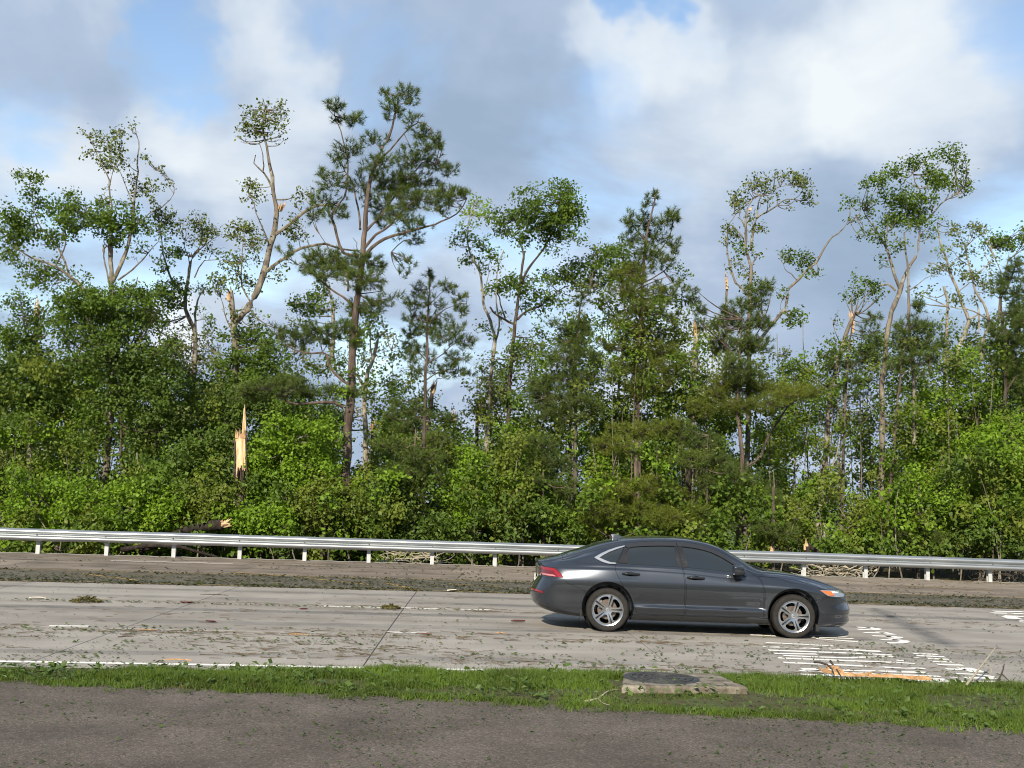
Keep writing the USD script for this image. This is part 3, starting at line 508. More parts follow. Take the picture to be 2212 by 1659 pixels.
put('/World', 'pale_branch', cat(tube(spline([E_(1770, 552, 0.070), E_(1880, 500, 0.200), E_(1995, 432, 0.340)], 12), np.linspace(0.016, 0.006, 12), 6), tube(spline([E_(1900, 490, 0.220), E_(1930, 500, 0.240), E_(1965, 520, 0.160)], 6), np.linspace(0.007, 0.003, 6), 5)), m_palestick, smooth=True, label='thin pale bare branch rising from the grass at the right end of the lettering', cat='branch')
put('/World', 'dark_branch', cat(tube(spline([E_(2000, 530, 0.060), E_(2040, 512, 0.140), E_(2062, 488, 0.220)], 10), np.linspace(0.014, 0.005, 10), 6), tube(spline([E_(2040, 512, 0.140), E_(2070, 520, 0.110), E_(2120, 528, 0.060)], 8), np.linspace(0.01, 0.004, 8), 5)), m_twig, smooth=True, label='small dark forked branch in the grass right of the pale branch', cat='branch')
put('/World', 'pale_twig', cat(tube(spline([zB(0, 282)+[0, 0, .02], zB(70, 270)+[0, 0, .03], zB(120, 250)+[0, 0, .06], zB(178, 235)+[0, 0, .05]], 10), np.linspace(0.012, 0.004, 10), 5), tube(spline([zB(70, 270)+[0, 0, .03], zB(95, 290)+[0, 0, .02], zB(130, 300)+[0, 0, .02]], 6), np.linspace(0.006, 0.003, 6), 5)), m_palestick, smooth=True, label='thin pale twig lying in the grass just left of the manhole block', cat='twig')
def tuft_pile(c, rx, ry, h, n, rng):
    a = rng.uniform(0, 2*np.pi, n); r = np.sqrt(rng.uniform(0, 1, n)); P = np.c_[c[0]+rx*r*np.cos(a), c[1]+ry*r*np.sin(a), 0.005+h*(1-r)**1.2*rng.uniform(0.1, 1, n)]
    return shards(P, rng.uniform(0.05, 0.16, n), rng, 0.5, (0.08, 0.2), 0.3)
def zL(x, y): return ground(np.array([(x/1.7015)/1.82278, (y/1.7015+2000)/1.82278]))
def zM(x, y): return ground(np.array([(x/2.011+1100)/1.82278, (y/2.011+2000)/1.82278]))
put('/World', 'grass_clump', tuft_pile(zL(580, 632), 0.27, 0.22, 0.11, 300, r_), m_hay, label='clump of torn dry grass lying on the left of the far pale lane', cat='grass clump')
put('/World', 'grass_clump', tuft_pile(zM(880, 800), 0.17, 0.14, 0.08, 180, r_), m_hay, label='small clump of dry grass lying across the long white lane dash', cat='grass clump')
for (fn, x0, y0, x1, y1, lab) in ((zL, 1095, 1019, 1285, 1024, 'orange wood sliver beside the white edge line'), (zL, 930, 818, 1050, 824, 'orange bark sliver on the joint between lanes, left part of the road'), (zL, 1940, 848, 2062, 853, 'yellow wood sliver at the left of the short lane dash'),
                                  (zM, 1790, 995, 1700, 990, 'thin bark strip ahead of the short lane dash'), (zL, 700, 1170, 790, 1176, 'reddish wood sliver at the asphalt edge left of the grass'), (zL, 1340, 580, 1530, 587, 'thin brown bark strip across the left joint of the far lane'), (zL, 790, 868, 895, 862, 'thin dark stick lying across the nearest lane left of the joint')):
    a, b = fn(x0, y0), fn(x1, y1); dk = 'dark' in lab or 'brown' in lab
    put('/World', 'wood_sliver', plank([a, (a+b)/2+np.array([0, 0.03, 0.005]), b], 0.045, 0.010, r_), m_twig if dk else m_freshh, label=lab, cat='wood chip')
m_redleaf = mat_plain('red_leaf', (0.12, 0.03, 0.024), 0.6); m_paleleaf = mat_plain('pale_leaf', (0.55, 0.52, 0.42), 0.6); m_yellowp = mat_plain('yellow_petal', (0.75, 0.55, 0.03), 0.6)
def big_leaf(c, L_, a, col, lab, nm='fallen_leaf', ct='leaf'):
    t = np.linspace(0, 1, 7); w = np.sin(np.pi*t)**0.7*L_*0.24; d = np.array([math.cos(a), math.sin(a), 0]); s = np.array([-d[1], d[0], 0])
    mid = c + d*((t-0.5)*L_)[:, None]; cur = np.c_[0*t, 0*t, 0.012+0.05*L_*np.sin(np.pi*t)+0.18*L_*(t-0.5)**2]
    V = np.stack([mid+cur-s*w[:, None]+[0, 0, 0.03*L_*6*0.2], mid+cur*0.6, mid+cur+s*w[:, None]+[0, 0, 0.05*L_]], 1); put('/World', nm, grid(V[:, ::-1]), col, label=lab, cat=ct)
big_leaf(zL(250, 612), 0.26, 0.1, m_paleleaf, 'pale upturned leaf on the far lane left of the dry grass clump'); big_leaf(zL(1250, 640), 0.20, 0.3, m_redleaf, 'dark red leaf on the lane joint right of the dry grass clump')
big_leaf(zL(1412, 768), 0.20, 2.6, m_redleaf, 'dark red curled leaf alone in the middle of the pale middle lane'); big_leaf(zM(190, 806), 0.15, 0.5, m_redleaf, 'small red leaf left of the long white lane dash')
big_leaf(zM(1165, 1010), 0.16, 0.1, m_redleaf, 'small red leaf under the right end of the short lane dash'); big_leaf(zM(1890, 905), 0.24, 0.2, m_redleaf, 'reddish bark strip on the lane behind the car')
big_leaf(zM(1365, 662), 0.30, 0.8, m_paleleaf, 'pale leaf on the yellow median border line'); big_leaf(zB(2075, 371), 0.10, 0.8, m_yellowp, 'small yellow flower head at the right end of the grass', 'yellow_flower', 'flower')
# ------------------------------------------------------------------ trees
# the enlargements of the photograph the crowns were read from: scale and origin in the 2212 x 1659 picture
ZT = {0: (1, 0, 0), 1: (.3307, 0, 164.6), 2: (.3307, 493.7, 164.6), 3: (.3307, 932.6, 329.2), 4: (.2645, 1426.4, 274.3), 5: (.3307, 1755.5, 274.3), 6: (.3307, 0, 658.3), 7: (.3307, 493.7, 658.3), 8: (.3307, 1042.4, 658.3), 9: (.34714, 1536.1, 658.3)}
def zpx(z, pts):
    k, ox, oy = ZT[z]; return np.asarray(pts, float)*k + np.array([ox, oy])
def bark(name, stops, stretch=(7, 7, 1.2), lich=None):
    def ex(n, L):
        if lich:
            n['nl'] = ('noise_texture', dict(scale=3.0, detail=6.0, roughness=0.7)); n['ml'] = ('map_range', dict(from_min=0.52, from_max=0.62, to_min=0.0, to_max=0.85, clamp=True)); n['mx'] = ('mix_color', dict(b=lich))
            L.remove(('r.color', 'p.base_color')); L.extend([('g.position', 'nl.vector'), ('nl.fac', 'ml.value'), ('ml.result', 'mx.fac'), ('r.color', 'mx.a'), ('mx.result', 'p.base_color')])
    return mat_noise(name, stops, scale=1.0, detail=6, rough=0.95, stretch=stretch, bump=0.9, bump_scale=2.0, bump_dist=0.05, spec=0.15, extra=ex)
m_pinebark = bark('pine_bark', [(0.3, (0.04, 0.030, 0.025)), (0.5, (0.095, 0.074, 0.062)), (0.68, (0.165, 0.13, 0.11))])
m_darkbark = bark('dark_bark', [(0.3, (0.03, 0.024, 0.02)), (0.5, (0.07, 0.055, 0.045)), (0.7, (0.11, 0.09, 0.075))])
m_greybark = bark('grey_bark', [(0.3, (0.068, 0.056, 0.045)), (0.5, (0.143, 0.124, 0.101)), (0.7, (0.217, 0.195, 0.158))], lich=(0.270, 0.262, 0.210))
m_palebark = bark('pale_bark', [(0.3, (0.135, 0.116, 0.090)), (0.5, (0.225, 0.203, 0.161)), (0.7, (0.315, 0.292, 0.240))], lich=(0.375, 0.360, 0.300))
BARK = dict(pine=m_pinebark, dark=m_darkbark, grey=m_greybark, pale=m_palebark)
m_leaf = mat_leaf('oak_leaves', [(0.2, (0.062, 0.109, 0.014)), (0.5, (0.125, 0.206, 0.025)), (0.75, (0.199, 0.294, 0.037)), (1, (0.285, 0.353, 0.065))], 0.9, 0.33)
m_leafb = mat_leaf('bright_leaves', [(0.2, (0.121, 0.217, 0.017)), (0.5, (0.218, 0.353, 0.029)), (0.75, (0.327, 0.472, 0.043)), (1, (0.458, 0.569, 0.086))], 0.8, 0.38)
m_leafo = mat_leaf('olive_leaves', [(0.2, (0.109, 0.147, 0.023)), (0.5, (0.185, 0.237, 0.035)), (0.75, (0.261, 0.305, 0.048)), (1, (0.370, 0.373, 0.086))], 0.8, 0.33)
m_leafg = mat_leaf('grey_green_leaves', [(0.2, (0.088, 0.118, 0.032)), (0.5, (0.164, 0.196, 0.051)), (0.8, (0.261, 0.285, 0.079)), (1, (0.370, 0.353, 0.130))], 0.9, 0.25)
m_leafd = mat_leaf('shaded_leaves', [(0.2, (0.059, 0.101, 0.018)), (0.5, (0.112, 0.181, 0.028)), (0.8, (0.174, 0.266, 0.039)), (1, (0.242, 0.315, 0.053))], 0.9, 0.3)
m_needle = mat_leaf('pine_needles', [(0.2, (0.053, 0.083, 0.018)), (0.5, (0.102, 0.146, 0.026)), (0.8, (0.163, 0.210, 0.041)), (1, (0.224, 0.239, 0.067))], 0.7, 0.2)
m_needleo = mat_leaf('yellowish_pine_needles', [(0.2, (0.081, 0.110, 0.015)), (0.5, (0.152, 0.183, 0.024)), (0.8, (0.224, 0.239, 0.041)), (1, (0.285, 0.256, 0.067))], 0.7, 0.25)
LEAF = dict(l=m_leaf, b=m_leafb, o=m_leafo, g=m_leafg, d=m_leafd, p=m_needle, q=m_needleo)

m_logbark0 = bark('torn_bark', [(0.3, (0.03, 0.022, 0.018)), (0.7, (0.10, 0.075, 0.06))])
def leafcloud(P, size, rng, out=None):
    """leaf blades at P: two-triangle folded diamonds at random angles, more of them facing up and outward"""
    n = len(P); size = np.broadcast_to(size, (n,))
    nr = rng.normal(0, 1, (n, 3)) + np.array([0, 0, 0.7]);
    if out is not None: nr = nr + out*0.6
    nr = unit(nr); ax = unit(np.cross(nr, rng.normal(0, 1, (n, 3)))); sd = np.cross(nr, ax)
    w = (size*rng.uniform(0.26, 0.40, n))[:, None]; L_ = (size*0.5)[:, None]; fold = nr*(size*rng.uniform(-0.05, 0.18, n))[:, None]
    V = np.stack([P-ax*L_, P+sd*w+fold, P+ax*L_, P-sd*w+fold], 1).reshape(-1, 3); i = np.arange(n)*4
    return V, np.vstack([np.stack([i, i+2, i+1], 1), np.stack([i, i+3, i+2], 1)])
def needles(P, D, rng, L_=0.20, m=34, w=0.015):
    """pine tufts: stars of thin needles about the twig ends P, pointing along D and outward"""
    n = len(P); P = np.repeat(P, m, 0); D = np.repeat(D, m, 0); N = n*m
    d = unit(D*0.75 + unit(rng.normal(0, 1, (N, 3)))*0.95); P = P + D*rng.uniform(-0.12, 0.05, (N, 1))
    s = unit(np.cross(d, rng.normal(0, 1, (N, 3))))*w/2; l_ = L_*rng.uniform(0.65, 1.15, (N, 1))
    tip = P + d*l_ + np.array([0, 0, -0.03])*l_
    V = np.stack([P-s, P+s, tip], 1).reshape(-1, 3); i = np.arange(N)*3
    return V, np.stack([i, i+1, i+2], 1)

def clump_points(C, rx, rz, ry, n, rng):
    u = unit(rng.normal(0, 1, (n, 3)))*rng.uniform(0, 1, (n, 1))**0.42
    return C + u*np.array([rx, ry, rz])
TREES = 0
def tree(name, label, cat_, D, trunks=(), limbs=(), clumps=(), bk='grey', broken=(), seed=None, leaf=0.125, group=None, dens=1.0, sprays=0.4):
    """trunks / limbs: (zoom, points, width at start, width at end[, depth swing]) with widths in picture units; clumps: (zoom, kind, [(x, y, rx, ry, fill)])"""
    global TREES
    TREES += 1; rng = np.random.RandomState(1000+TREES*7 if seed is None else seed)
    px = D/FPX
    skel, R = [], []
    parts = []
    first = None
    for kind, lst in (('trunk', trunks), ('limb', limbs)):
        for k, it in enumerate(lst):
            z, pts, w0, w1 = it[:4]; q = zpx(z, pts); n = len(q)
            dy = np.zeros(n)
            if kind == 'limb':
                ln = np.linalg.norm(np.diff(q, axis=0), axis=1).sum()*px
                sw = it[4] if len(it) > 4 else rng.uniform(-0.55, 0.55)*ln
                dy = np.linspace(0, 1, n)**0.8*sw
                if skel:   # start at the depth of the wood it grows from
                    S = np.vstack(skel); p0 = at(q[0], D); dd = np.linalg.norm(S[:, [0, 2]]-p0[[0, 2]], axis=1); dy = dy + (S[np.argmin(dd), 1]-D)
            elif k > 0: dy = dy + rng.uniform(-0.6, 0.6)
            P = np.array([at(a, D+b) for a, b in zip(q, dy)])
            if kind == 'trunk' and len(it) <= 5 and P[0, 2] > -0.3 and not (len(it) == 5 and it[4] == 'fork'):
                b = P[0].copy(); sl = (P[0]-P[1])/max(P[0, 2]-P[1, 2], 0.3)*-1; b[0] += np.clip(sl[0]*(P[0, 2]+0.4)*-1*0.5, -0.6, 0.6); b[2] = -0.35; P = np.vstack([b, P])
            m_ = max(6, int(np.linalg.norm(np.diff(P, axis=0), axis=1).sum()/0.28)); Q = spline(P, m_)
            if m_ > 4:
                wob = (np.stack([meshkit.fbm(np.c_[np.arange(m_)*0.6, np.full(m_, TREES*3.1+k+ (50 if kind == 'limb' else 0)), np.full(m_, c*9.0)], 2, 6) for c in range(3)], 1)-0.5)*0.24; wob[0] = 0
                Q = Q + wob*np.linspace(0.3, 1, m_)[:, None]*(1 if kind == 'limb' else 0.5)
            u = np.linspace(0, 1, m_); r = (w0+(w1-w0)*u**(1.45 if kind == 'trunk' else 0.9))*px/2
            if kind == 'trunk': r = r*(1+0.35*np.exp(-np.maximum(Q[:, 2]+0.3, 0)/0.35))
            r = r*(1+0.10*(rng.uniform(-1, 1, m_)))
            parts.append((kind, tube(Q, r, 10 if w0 > 8 else 6)))
            skel.append(Q); R.append(r)
            if first is None: first = Q[0].copy()
    if first is None:
        z, kd, l0 = clumps[0]; q = zpx(z, [l0[0][:2]])[0]; first = at(q, D); first[2] = -0.3
    path = thing(name, label, cat_, tuple(first), group=group)
    for kind, m_ in parts: put(path, kind, m_, BARK[bk], smooth=40)
    for it in broken:     # splintered bare wood: (zoom, base x, base y, top x, top y, width px)
        z, x0, y0, x1, y1, w = it[:6]; a, b = at(zpx(z, [(x0, y0)])[0], D-0.02), at(zpx(z, [(x1, y1)])[0], D-0.02)
        ms = []; d = b-a; ln = np.linalg.norm(d)
        for j in range(7):
            o = (rng.uniform(-0.5, 0.5)*w*px, rng.uniform(-0.5, 0.5)*w*px); h = rng.uniform(0.25, 1.0) if j else 1.0
            p0 = a+np.array([o[0]*(1 if j else .3), o[1], 0]); p1 = p0+d*h+rng.normal(0, 0.03, 3)
            ms.append(tube(spline([p0, (p0+p1)/2+rng.normal(0, .015, 3), p1], 5), np.array([1, .9, .75, .45, .08])*w*px*(0.30 if j else 0.38), 5))
        put(path, 'splintered_wood', cat(*ms), m_fresh, label='raw orange splintered wood', kind='stuff')
    allS = np.vstack(skel) if skel else None
    leaves_by, twigs = {}, []
    more = []
    for z, kd, lst in clumps:
        sat = []
        for (x, y, rx, ry, fill) in lst:
            for _ in range(2 if kd not in 'pq' else 1):
                a = rng.uniform(0, 2*np.pi); f_ = rng.uniform(0.35, 0.6); sat.append((x+rx*rng.uniform(.8, 1.15)*math.cos(a), y+ry*rng.uniform(.8, 1.15)*math.sin(a), rx*f_, ry*f_, min(fill, 1)*rng.uniform(.55, .9)))
        more.append((z, kd, list(lst)+sat))
    for kind, Q in zip([p_[0] for p_ in parts], skel):      # sprays and vines up the lower trunk
        if kind == 'trunk' and sprays:
            for p_ in Q[(Q[:, 2] > 2.0) & (Q[:, 2] < 9.0)][::2]:
                if rng.uniform() < sprays:
                    d_ = (p_-EYE); t_ = np.linalg.solve(np.c_[FWD, RIGHT, UP], d_); qx, qy = 1106+FPX*t_[1]/t_[0], 829.5-FPX*t_[2]/t_[0]; r_s = rng.uniform(9, 22); more.append((0, 'lgob'[rng.randint(4)], [(qx+rng.normal(0, 14), qy+rng.normal(0, 8), r_s, r_s*rng.uniform(.7, 1.3), rng.uniform(.3, .8))]))
    for z, kd, lst in more:
        k = ZT[z][0]
        for (x, y, rx, ry, fill) in lst:
            c = zpx(z, [(x, y)])[0]; rx_, rz_ = rx*k*px, ry*k*px; ryd = (rx_+rz_)/2*1.05
            if allS is not None:
                p0 = at(c, D); dd = np.hypot(allS[:, 0]-p0[0], (allS[:, 2]-p0[2])) + 0.35*np.maximum(allS[:, 2]-p0[2], 0); j = np.argmin(dd); base = allS[j]; dy = base[1]-D + rng.normal(0, 0.30)*min(dd[j]+0.6, 2.5)
            else: base, dy = None, rng.normal(0, 0.4)
            C = at(c, D+dy); area = math.pi*rx_*rz_
            if base is not None:
                ln = np.linalg.norm(C-base)
                if ln > 0.25:
                    mid = (base+C)/2 + np.array([0, 0, -0.10*ln]) + rng.normal(0, 0.06*ln, 3)
                    twigs.append(tube(spline([base, mid, C], 7), np.linspace(min(0.035, 0.012+0.012*ln), 0.009, 7), 4, False))
            if kd in 'pq':
                nt = max(3, int(area*fill*82*dens)); T = clump_points(C, rx_, rz_, ryd, nt, rng)
                dirs = unit(unit(T-C + np.array([0, 0, 0.25])*rz_)*0.7 + np.array([0, 0, 0.45]) + rng.normal(0, 0.25, T.shape))
                if allS is not None:
                    src = C + (T-C)*0.25
                    for a_, b_ in zip(src[::2], T[::2]): twigs.append(tube(spline([a_, (a_+b_)/2-np.array([0, 0, 0.06]), b_], 4), np.linspace(0.010, 0.006, 4), 3, False))
                leaves_by.setdefault(kd, []).append(needles(T, dirs, rng))
            else:
                nl = int(area*fill*(880 if fill > .75 else 660)*dens*(0.125/leaf)**2); nt = max(3, int(nl/(26 if fill > .75 else 13))); T = clump_points(C, rx_, rz_, ryd, nt, rng)
                if fill < 0.75:
                    for b_ in T[:int(nt*0.8)]:
                        a_ = C+(b_-C)*rng.uniform(0, 0.35); twigs.append(tube(spline([a_, (a_+b_)/2+rng.normal(0, 0.05, 3), b_], 4), np.linspace(0.009, 0.004, 4), 3, False))
                idx = rng.randint(0, nt, nl); spread = 0.13 if fill < 0.75 else 0.17
                P = T[idx] + rng.normal(0, spread, (nl, 3))*np.array([1, 1, 0.8])
                P = P[meshkit.fbm(P*2.6, 2, 5) > (0.405 if fill > .7 else 0.31)]; nl = len(P)
                if not nl: continue
                leaves_by.setdefault(kd, []).append(leafcloud(P, leaf*rng.uniform(0.65, 1.25, nl), rng, unit(P-C)))
    if twigs: put(path, 'twigs', cat(*twigs), BARK[bk], smooth=True, kind='stuff')
    for kd, ms in leaves_by.items(): put(path, 'crown', cat(*ms), LEAF[kd])
    return path

BROAD, PINE, SNAG = 'broadleaf_tree', 'pine_tree', 'snapped_tree'
# --- A: broad tree on the left with a bare twiggy top and a long limb to the left
tree(BROAD, 'tall broadleaf tree on the left with bare twiggy top and a long limb reaching left', 'tree', 43,
     trunks=[(0, [(229, 1040), (233, 960), (238, 900), (242, 830), (247, 760), (246, 690), (243, 610), (240, 560), (238, 519)], 17, 8)],
     limbs=[(0, [(243, 650), (215, 645), (182, 624), (140, 590), (99, 568), (60, 554), (40, 535)], 9, 3), (0, [(150, 596), (130, 540), (80, 480), (66, 400)], 5, 1.5), (0, [(120, 575), (140, 510), (138, 450)], 4, 1.5),
            (0, [(242, 610), (262, 570), (273, 538), (284, 492), (291, 446), (298, 376), (299, 323), (294, 276)], 9, 1.6), (0, [(241, 560), (240, 449), (233, 389), (212, 343), (190, 297), (180, 280)], 6, 1.2), (0, [(236, 405), (248, 360), (258, 330), (256, 277)], 3, 1),
            (0, [(290, 452), (272, 400), (255, 360)], 3, 1.2), (0, [(275, 530), (324, 459), (357, 442), (374, 416), (346, 366)], 4, 1), (0, [(255, 605), (300, 570), (330, 535), (350, 505)], 5, 1.2), (0, [(238, 620), (227, 570), (226, 535)], 5, 2.5), (0, [(245, 700), (280, 640), (300, 600)], 5, 2), (0, [(240, 940), (222, 880), (190, 865), (160, 860)], 5, 1.5)],
     broken=[(0, 238, 530, 237, 512, 6), (0, 226, 545, 225, 528, 5)],
     clumps=[(0, 'l', [(66, 390, 26, 20, .8), (80, 428, 30, 18, .9), (38, 470, 36, 32, .9), (30, 512, 34, 24, .9), (18, 545, 22, 18, .7), (140, 440, 32, 26, .8), (132, 472, 36, 30, .85), (102, 510, 36, 22, .8), (160, 490, 30, 28, .5), (190, 480, 24, 20, .5), (90, 585, 60, 26, .30), (135, 605, 55, 35, .35), (60, 600, 30, 25, .25)]),
             (0, 'l', [(238, 470, 55, 30, .8), (248, 497, 44, 24, .9), (300, 478, 28, 22, .6), (205, 470, 30, 18, .6), (320, 495, 25, 20, .4), (275, 440, 20, 12, .5), (250, 520, 20, 14, .7), (300, 540, 20, 20, .3)]),
             (0, 'g', [(236, 318, 24, 34, .5), (236, 345, 28, 20, .55), (192, 292, 16, 16, .25), (222, 300, 14, 20, .2), (258, 288, 14, 12, .35), (287, 278, 8, 12, .3), (316, 340, 8, 9, .6), (345, 366, 6, 8, .5), (312, 405, 28, 18, .5), (362, 400, 14, 14, .2), (282, 382, 9, 12, .4), (225, 430, 15, 20, .25), (265, 350, 14, 20, .3), (190, 330, 10, 10, .5)])])
# --- understorey-like lower crowns on the left
tree(BROAD, 'rounded dark green crown wrapped round the trunk of the tall left tree', 'tree', 41.5, trunks=[(0, [(262, 1000), (262, 900), (255, 780)], 6, 2)], bk='dark',
     clumps=[(0, 'l', [(215, 645, 80, 30, .9), (240, 675, 105, 45, 1.0), (290, 640, 55, 30, .8), (165, 690, 45, 40, .8), (325, 678, 38, 30, .7), (120, 700, 30, 26, .6), (260, 715, 70, 34, .85), (200, 730, 60, 30, .8)]),
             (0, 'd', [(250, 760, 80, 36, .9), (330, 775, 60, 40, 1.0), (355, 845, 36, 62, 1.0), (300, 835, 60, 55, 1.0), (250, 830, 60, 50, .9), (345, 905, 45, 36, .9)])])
tree(BROAD, 'leafy tree at the left edge behind the snapped pale stub', 'tree', 46, trunks=[(0, [(60, 980), (66, 860), (60, 740)], 12, 4)], bk='grey',
     clumps=[(0, 'l', [(40, 655, 36, 20, .6), (75, 690, 50, 26, .7), (30, 720, 45, 26, .8), (70, 750, 60, 34, .9), (20, 790, 45, 36, .9), (90, 800, 60, 40, .9), (40, 850, 60, 44, 1.0), (110, 860, 60, 46, .9), (170, 800, 50, 40, .8), (170, 860, 50, 40, .8)])])
tree(BROAD, 'grey-green tree with forked bare limbs left of the leaning tall tree', 'tree', 47,
     trunks=[(0, [(410, 940), (413, 880), (420, 800), (422, 722), (410, 690), (399, 660), (400, 635), (408, 590), (414, 560), (430, 535), (436, 510), (434, 485)], 15, 4)],
     limbs=[(0, [(422, 722), (422, 685), (426, 652), (442, 622)], 7, 3), (0, [(402, 640), (384, 620), (364, 588), (355, 555), (350, 525), (345, 480)], 6, 1.5), (0, [(410, 575), (402, 540), (398, 520)], 3, 1), (0, [(425, 545), (455, 520), (470, 510)], 3, 1), (0, [(420, 600), (450, 560), (490, 565)], 3, 1)],
     broken=[(0, 411, 555, 410, 545, 5)],
     clumps=[(0, 'g', [(428, 480, 22, 16, .6), (435, 502, 24, 18, .6), (458, 498, 20, 10, .5), (470, 510, 16, 8, .4), (458, 545, 22, 14, .35), (490, 560, 16, 14, .4), (355, 462, 26, 14, .6), (350, 490, 26, 26, .45), (385, 500, 12, 10, .5), (390, 480, 14, 20, .2), (415, 520, 12, 14, .3)]),
             (0, 'l', [(385, 540, 16, 12, .8), (372, 550, 20, 12, .5), (350, 575, 22, 16, .5), (358, 635, 28, 22, .85), (380, 610, 16, 14, .7), (395, 630, 26, 14, .7), (432, 628, 14, 12, .5), (370, 660, 24, 14, .7), (345, 690, 30, 20, .5), (440, 690, 24, 30, .25), (390, 720, 20, 30, .2)]),
             (0, 'g', [(385, 770, 40, 30, .55), (440, 770, 36, 40, .45), (470, 800, 26, 50, .45), (400, 820, 40, 40, .6), (450, 860, 40, 44, .6), (370, 740, 30, 24, .5), (400, 900, 40, 30, .7)])])
# --- B: the tall leaning tree with a tuft at the top
tree(BROAD, 'tall leaning broken-limbed tree with a rounded leafy tuft at its very top', 'tree', 42,
     trunks=[(0, [(512, 1000), (512, 900), (510, 800), (507, 740), (505, 700), (500, 660), (497, 632)], 17, 12), (0, [(531, 672), (547, 645), (560, 618), (573, 578), (583, 535), (593, 495), (598, 459), (591, 422), (588, 379), (581, 350), (576, 320), (571, 297), (566, 262), (572, 236)], 15, 2, 'fork')],
     limbs=[(0, [(592, 508), (616, 492), (649, 465), (679, 445), (712, 442)], 8, 5, -0.4), (0, [(573, 588), (603, 565), (652, 535), (692, 527), (738, 536), (775, 541)], 8, 4, -0.5), (0, [(583, 535), (564, 482), (550, 452), (537, 425)], 4, 1.5), (0, [(586, 402), (568, 370), (550, 353), (548, 337)], 5, 2), (0, [(507, 700), (520, 685), (535, 668)], 12, 12), (0, [(568, 370), (570, 340), (562, 310)], 3, 1.5), (0, [(505, 720), (490, 690), (478, 640)], 4, 1.5), (0, [(540, 650), (520, 600), (525, 540), (530, 500)], 4, 1.5)],
     broken=[(0, 498, 650, 495, 618, 9), (0, 602, 455, 617, 430, 8), (0, 503, 690, 500, 655, 6)],
     clumps=[(0, 'g', [(578, 236, 30, 12, .5), (548, 248, 20, 14, .45), (530, 270, 18, 14, .4), (595, 250, 18, 14, .5), (565, 262, 30, 16, .4), (548, 288, 30, 12, .3), (598, 278, 18, 14, .35), (572, 226, 10, 7, .5), (522, 300, 12, 8, .2), (606, 296, 12, 8, .2), (570, 285, 24, 14, .3), (600, 230, 10, 8, .4), (537, 402, 18, 14, .7), (540, 425, 18, 16, .3), (522, 490, 32, 12, .6), (518, 505, 36, 18, .5), (552, 530, 20, 18, .6), (500, 555, 12, 12, .6), (530, 560, 24, 24, .25), (625, 500, 22, 16, .45), (645, 515, 20, 14, .45), (635, 482, 18, 16, .3), (668, 425, 26, 16, .45), (640, 435, 12, 10, .3), (510, 590, 30, 26, .4), (530, 620, 26, 20, .35), (470, 600, 16, 14, .5), (480, 625, 22, 12, .45), (596, 600, 22, 18, .2), (620, 570, 14, 10, .3)]),
             (0, 'l', [(470, 610, 18, 14, .4), (520, 725, 36, 28, .7), (560, 735, 34, 30, .7), (595, 760, 32, 36, .75), (540, 790, 40, 36, .8), (500, 800, 30, 40, .7), (590, 810, 36, 36, .8), (545, 850, 46, 36, .8), (610, 730, 16, 20, .4), (560, 690, 24, 16, .35)]), (0, 'd', [(500, 870, 30, 40, .9), (560, 890, 40, 30, .9), (508, 900, 24, 34, 1.0), (500, 950, 22, 34, 1.0), (520, 860, 22, 24, 1.0)])])
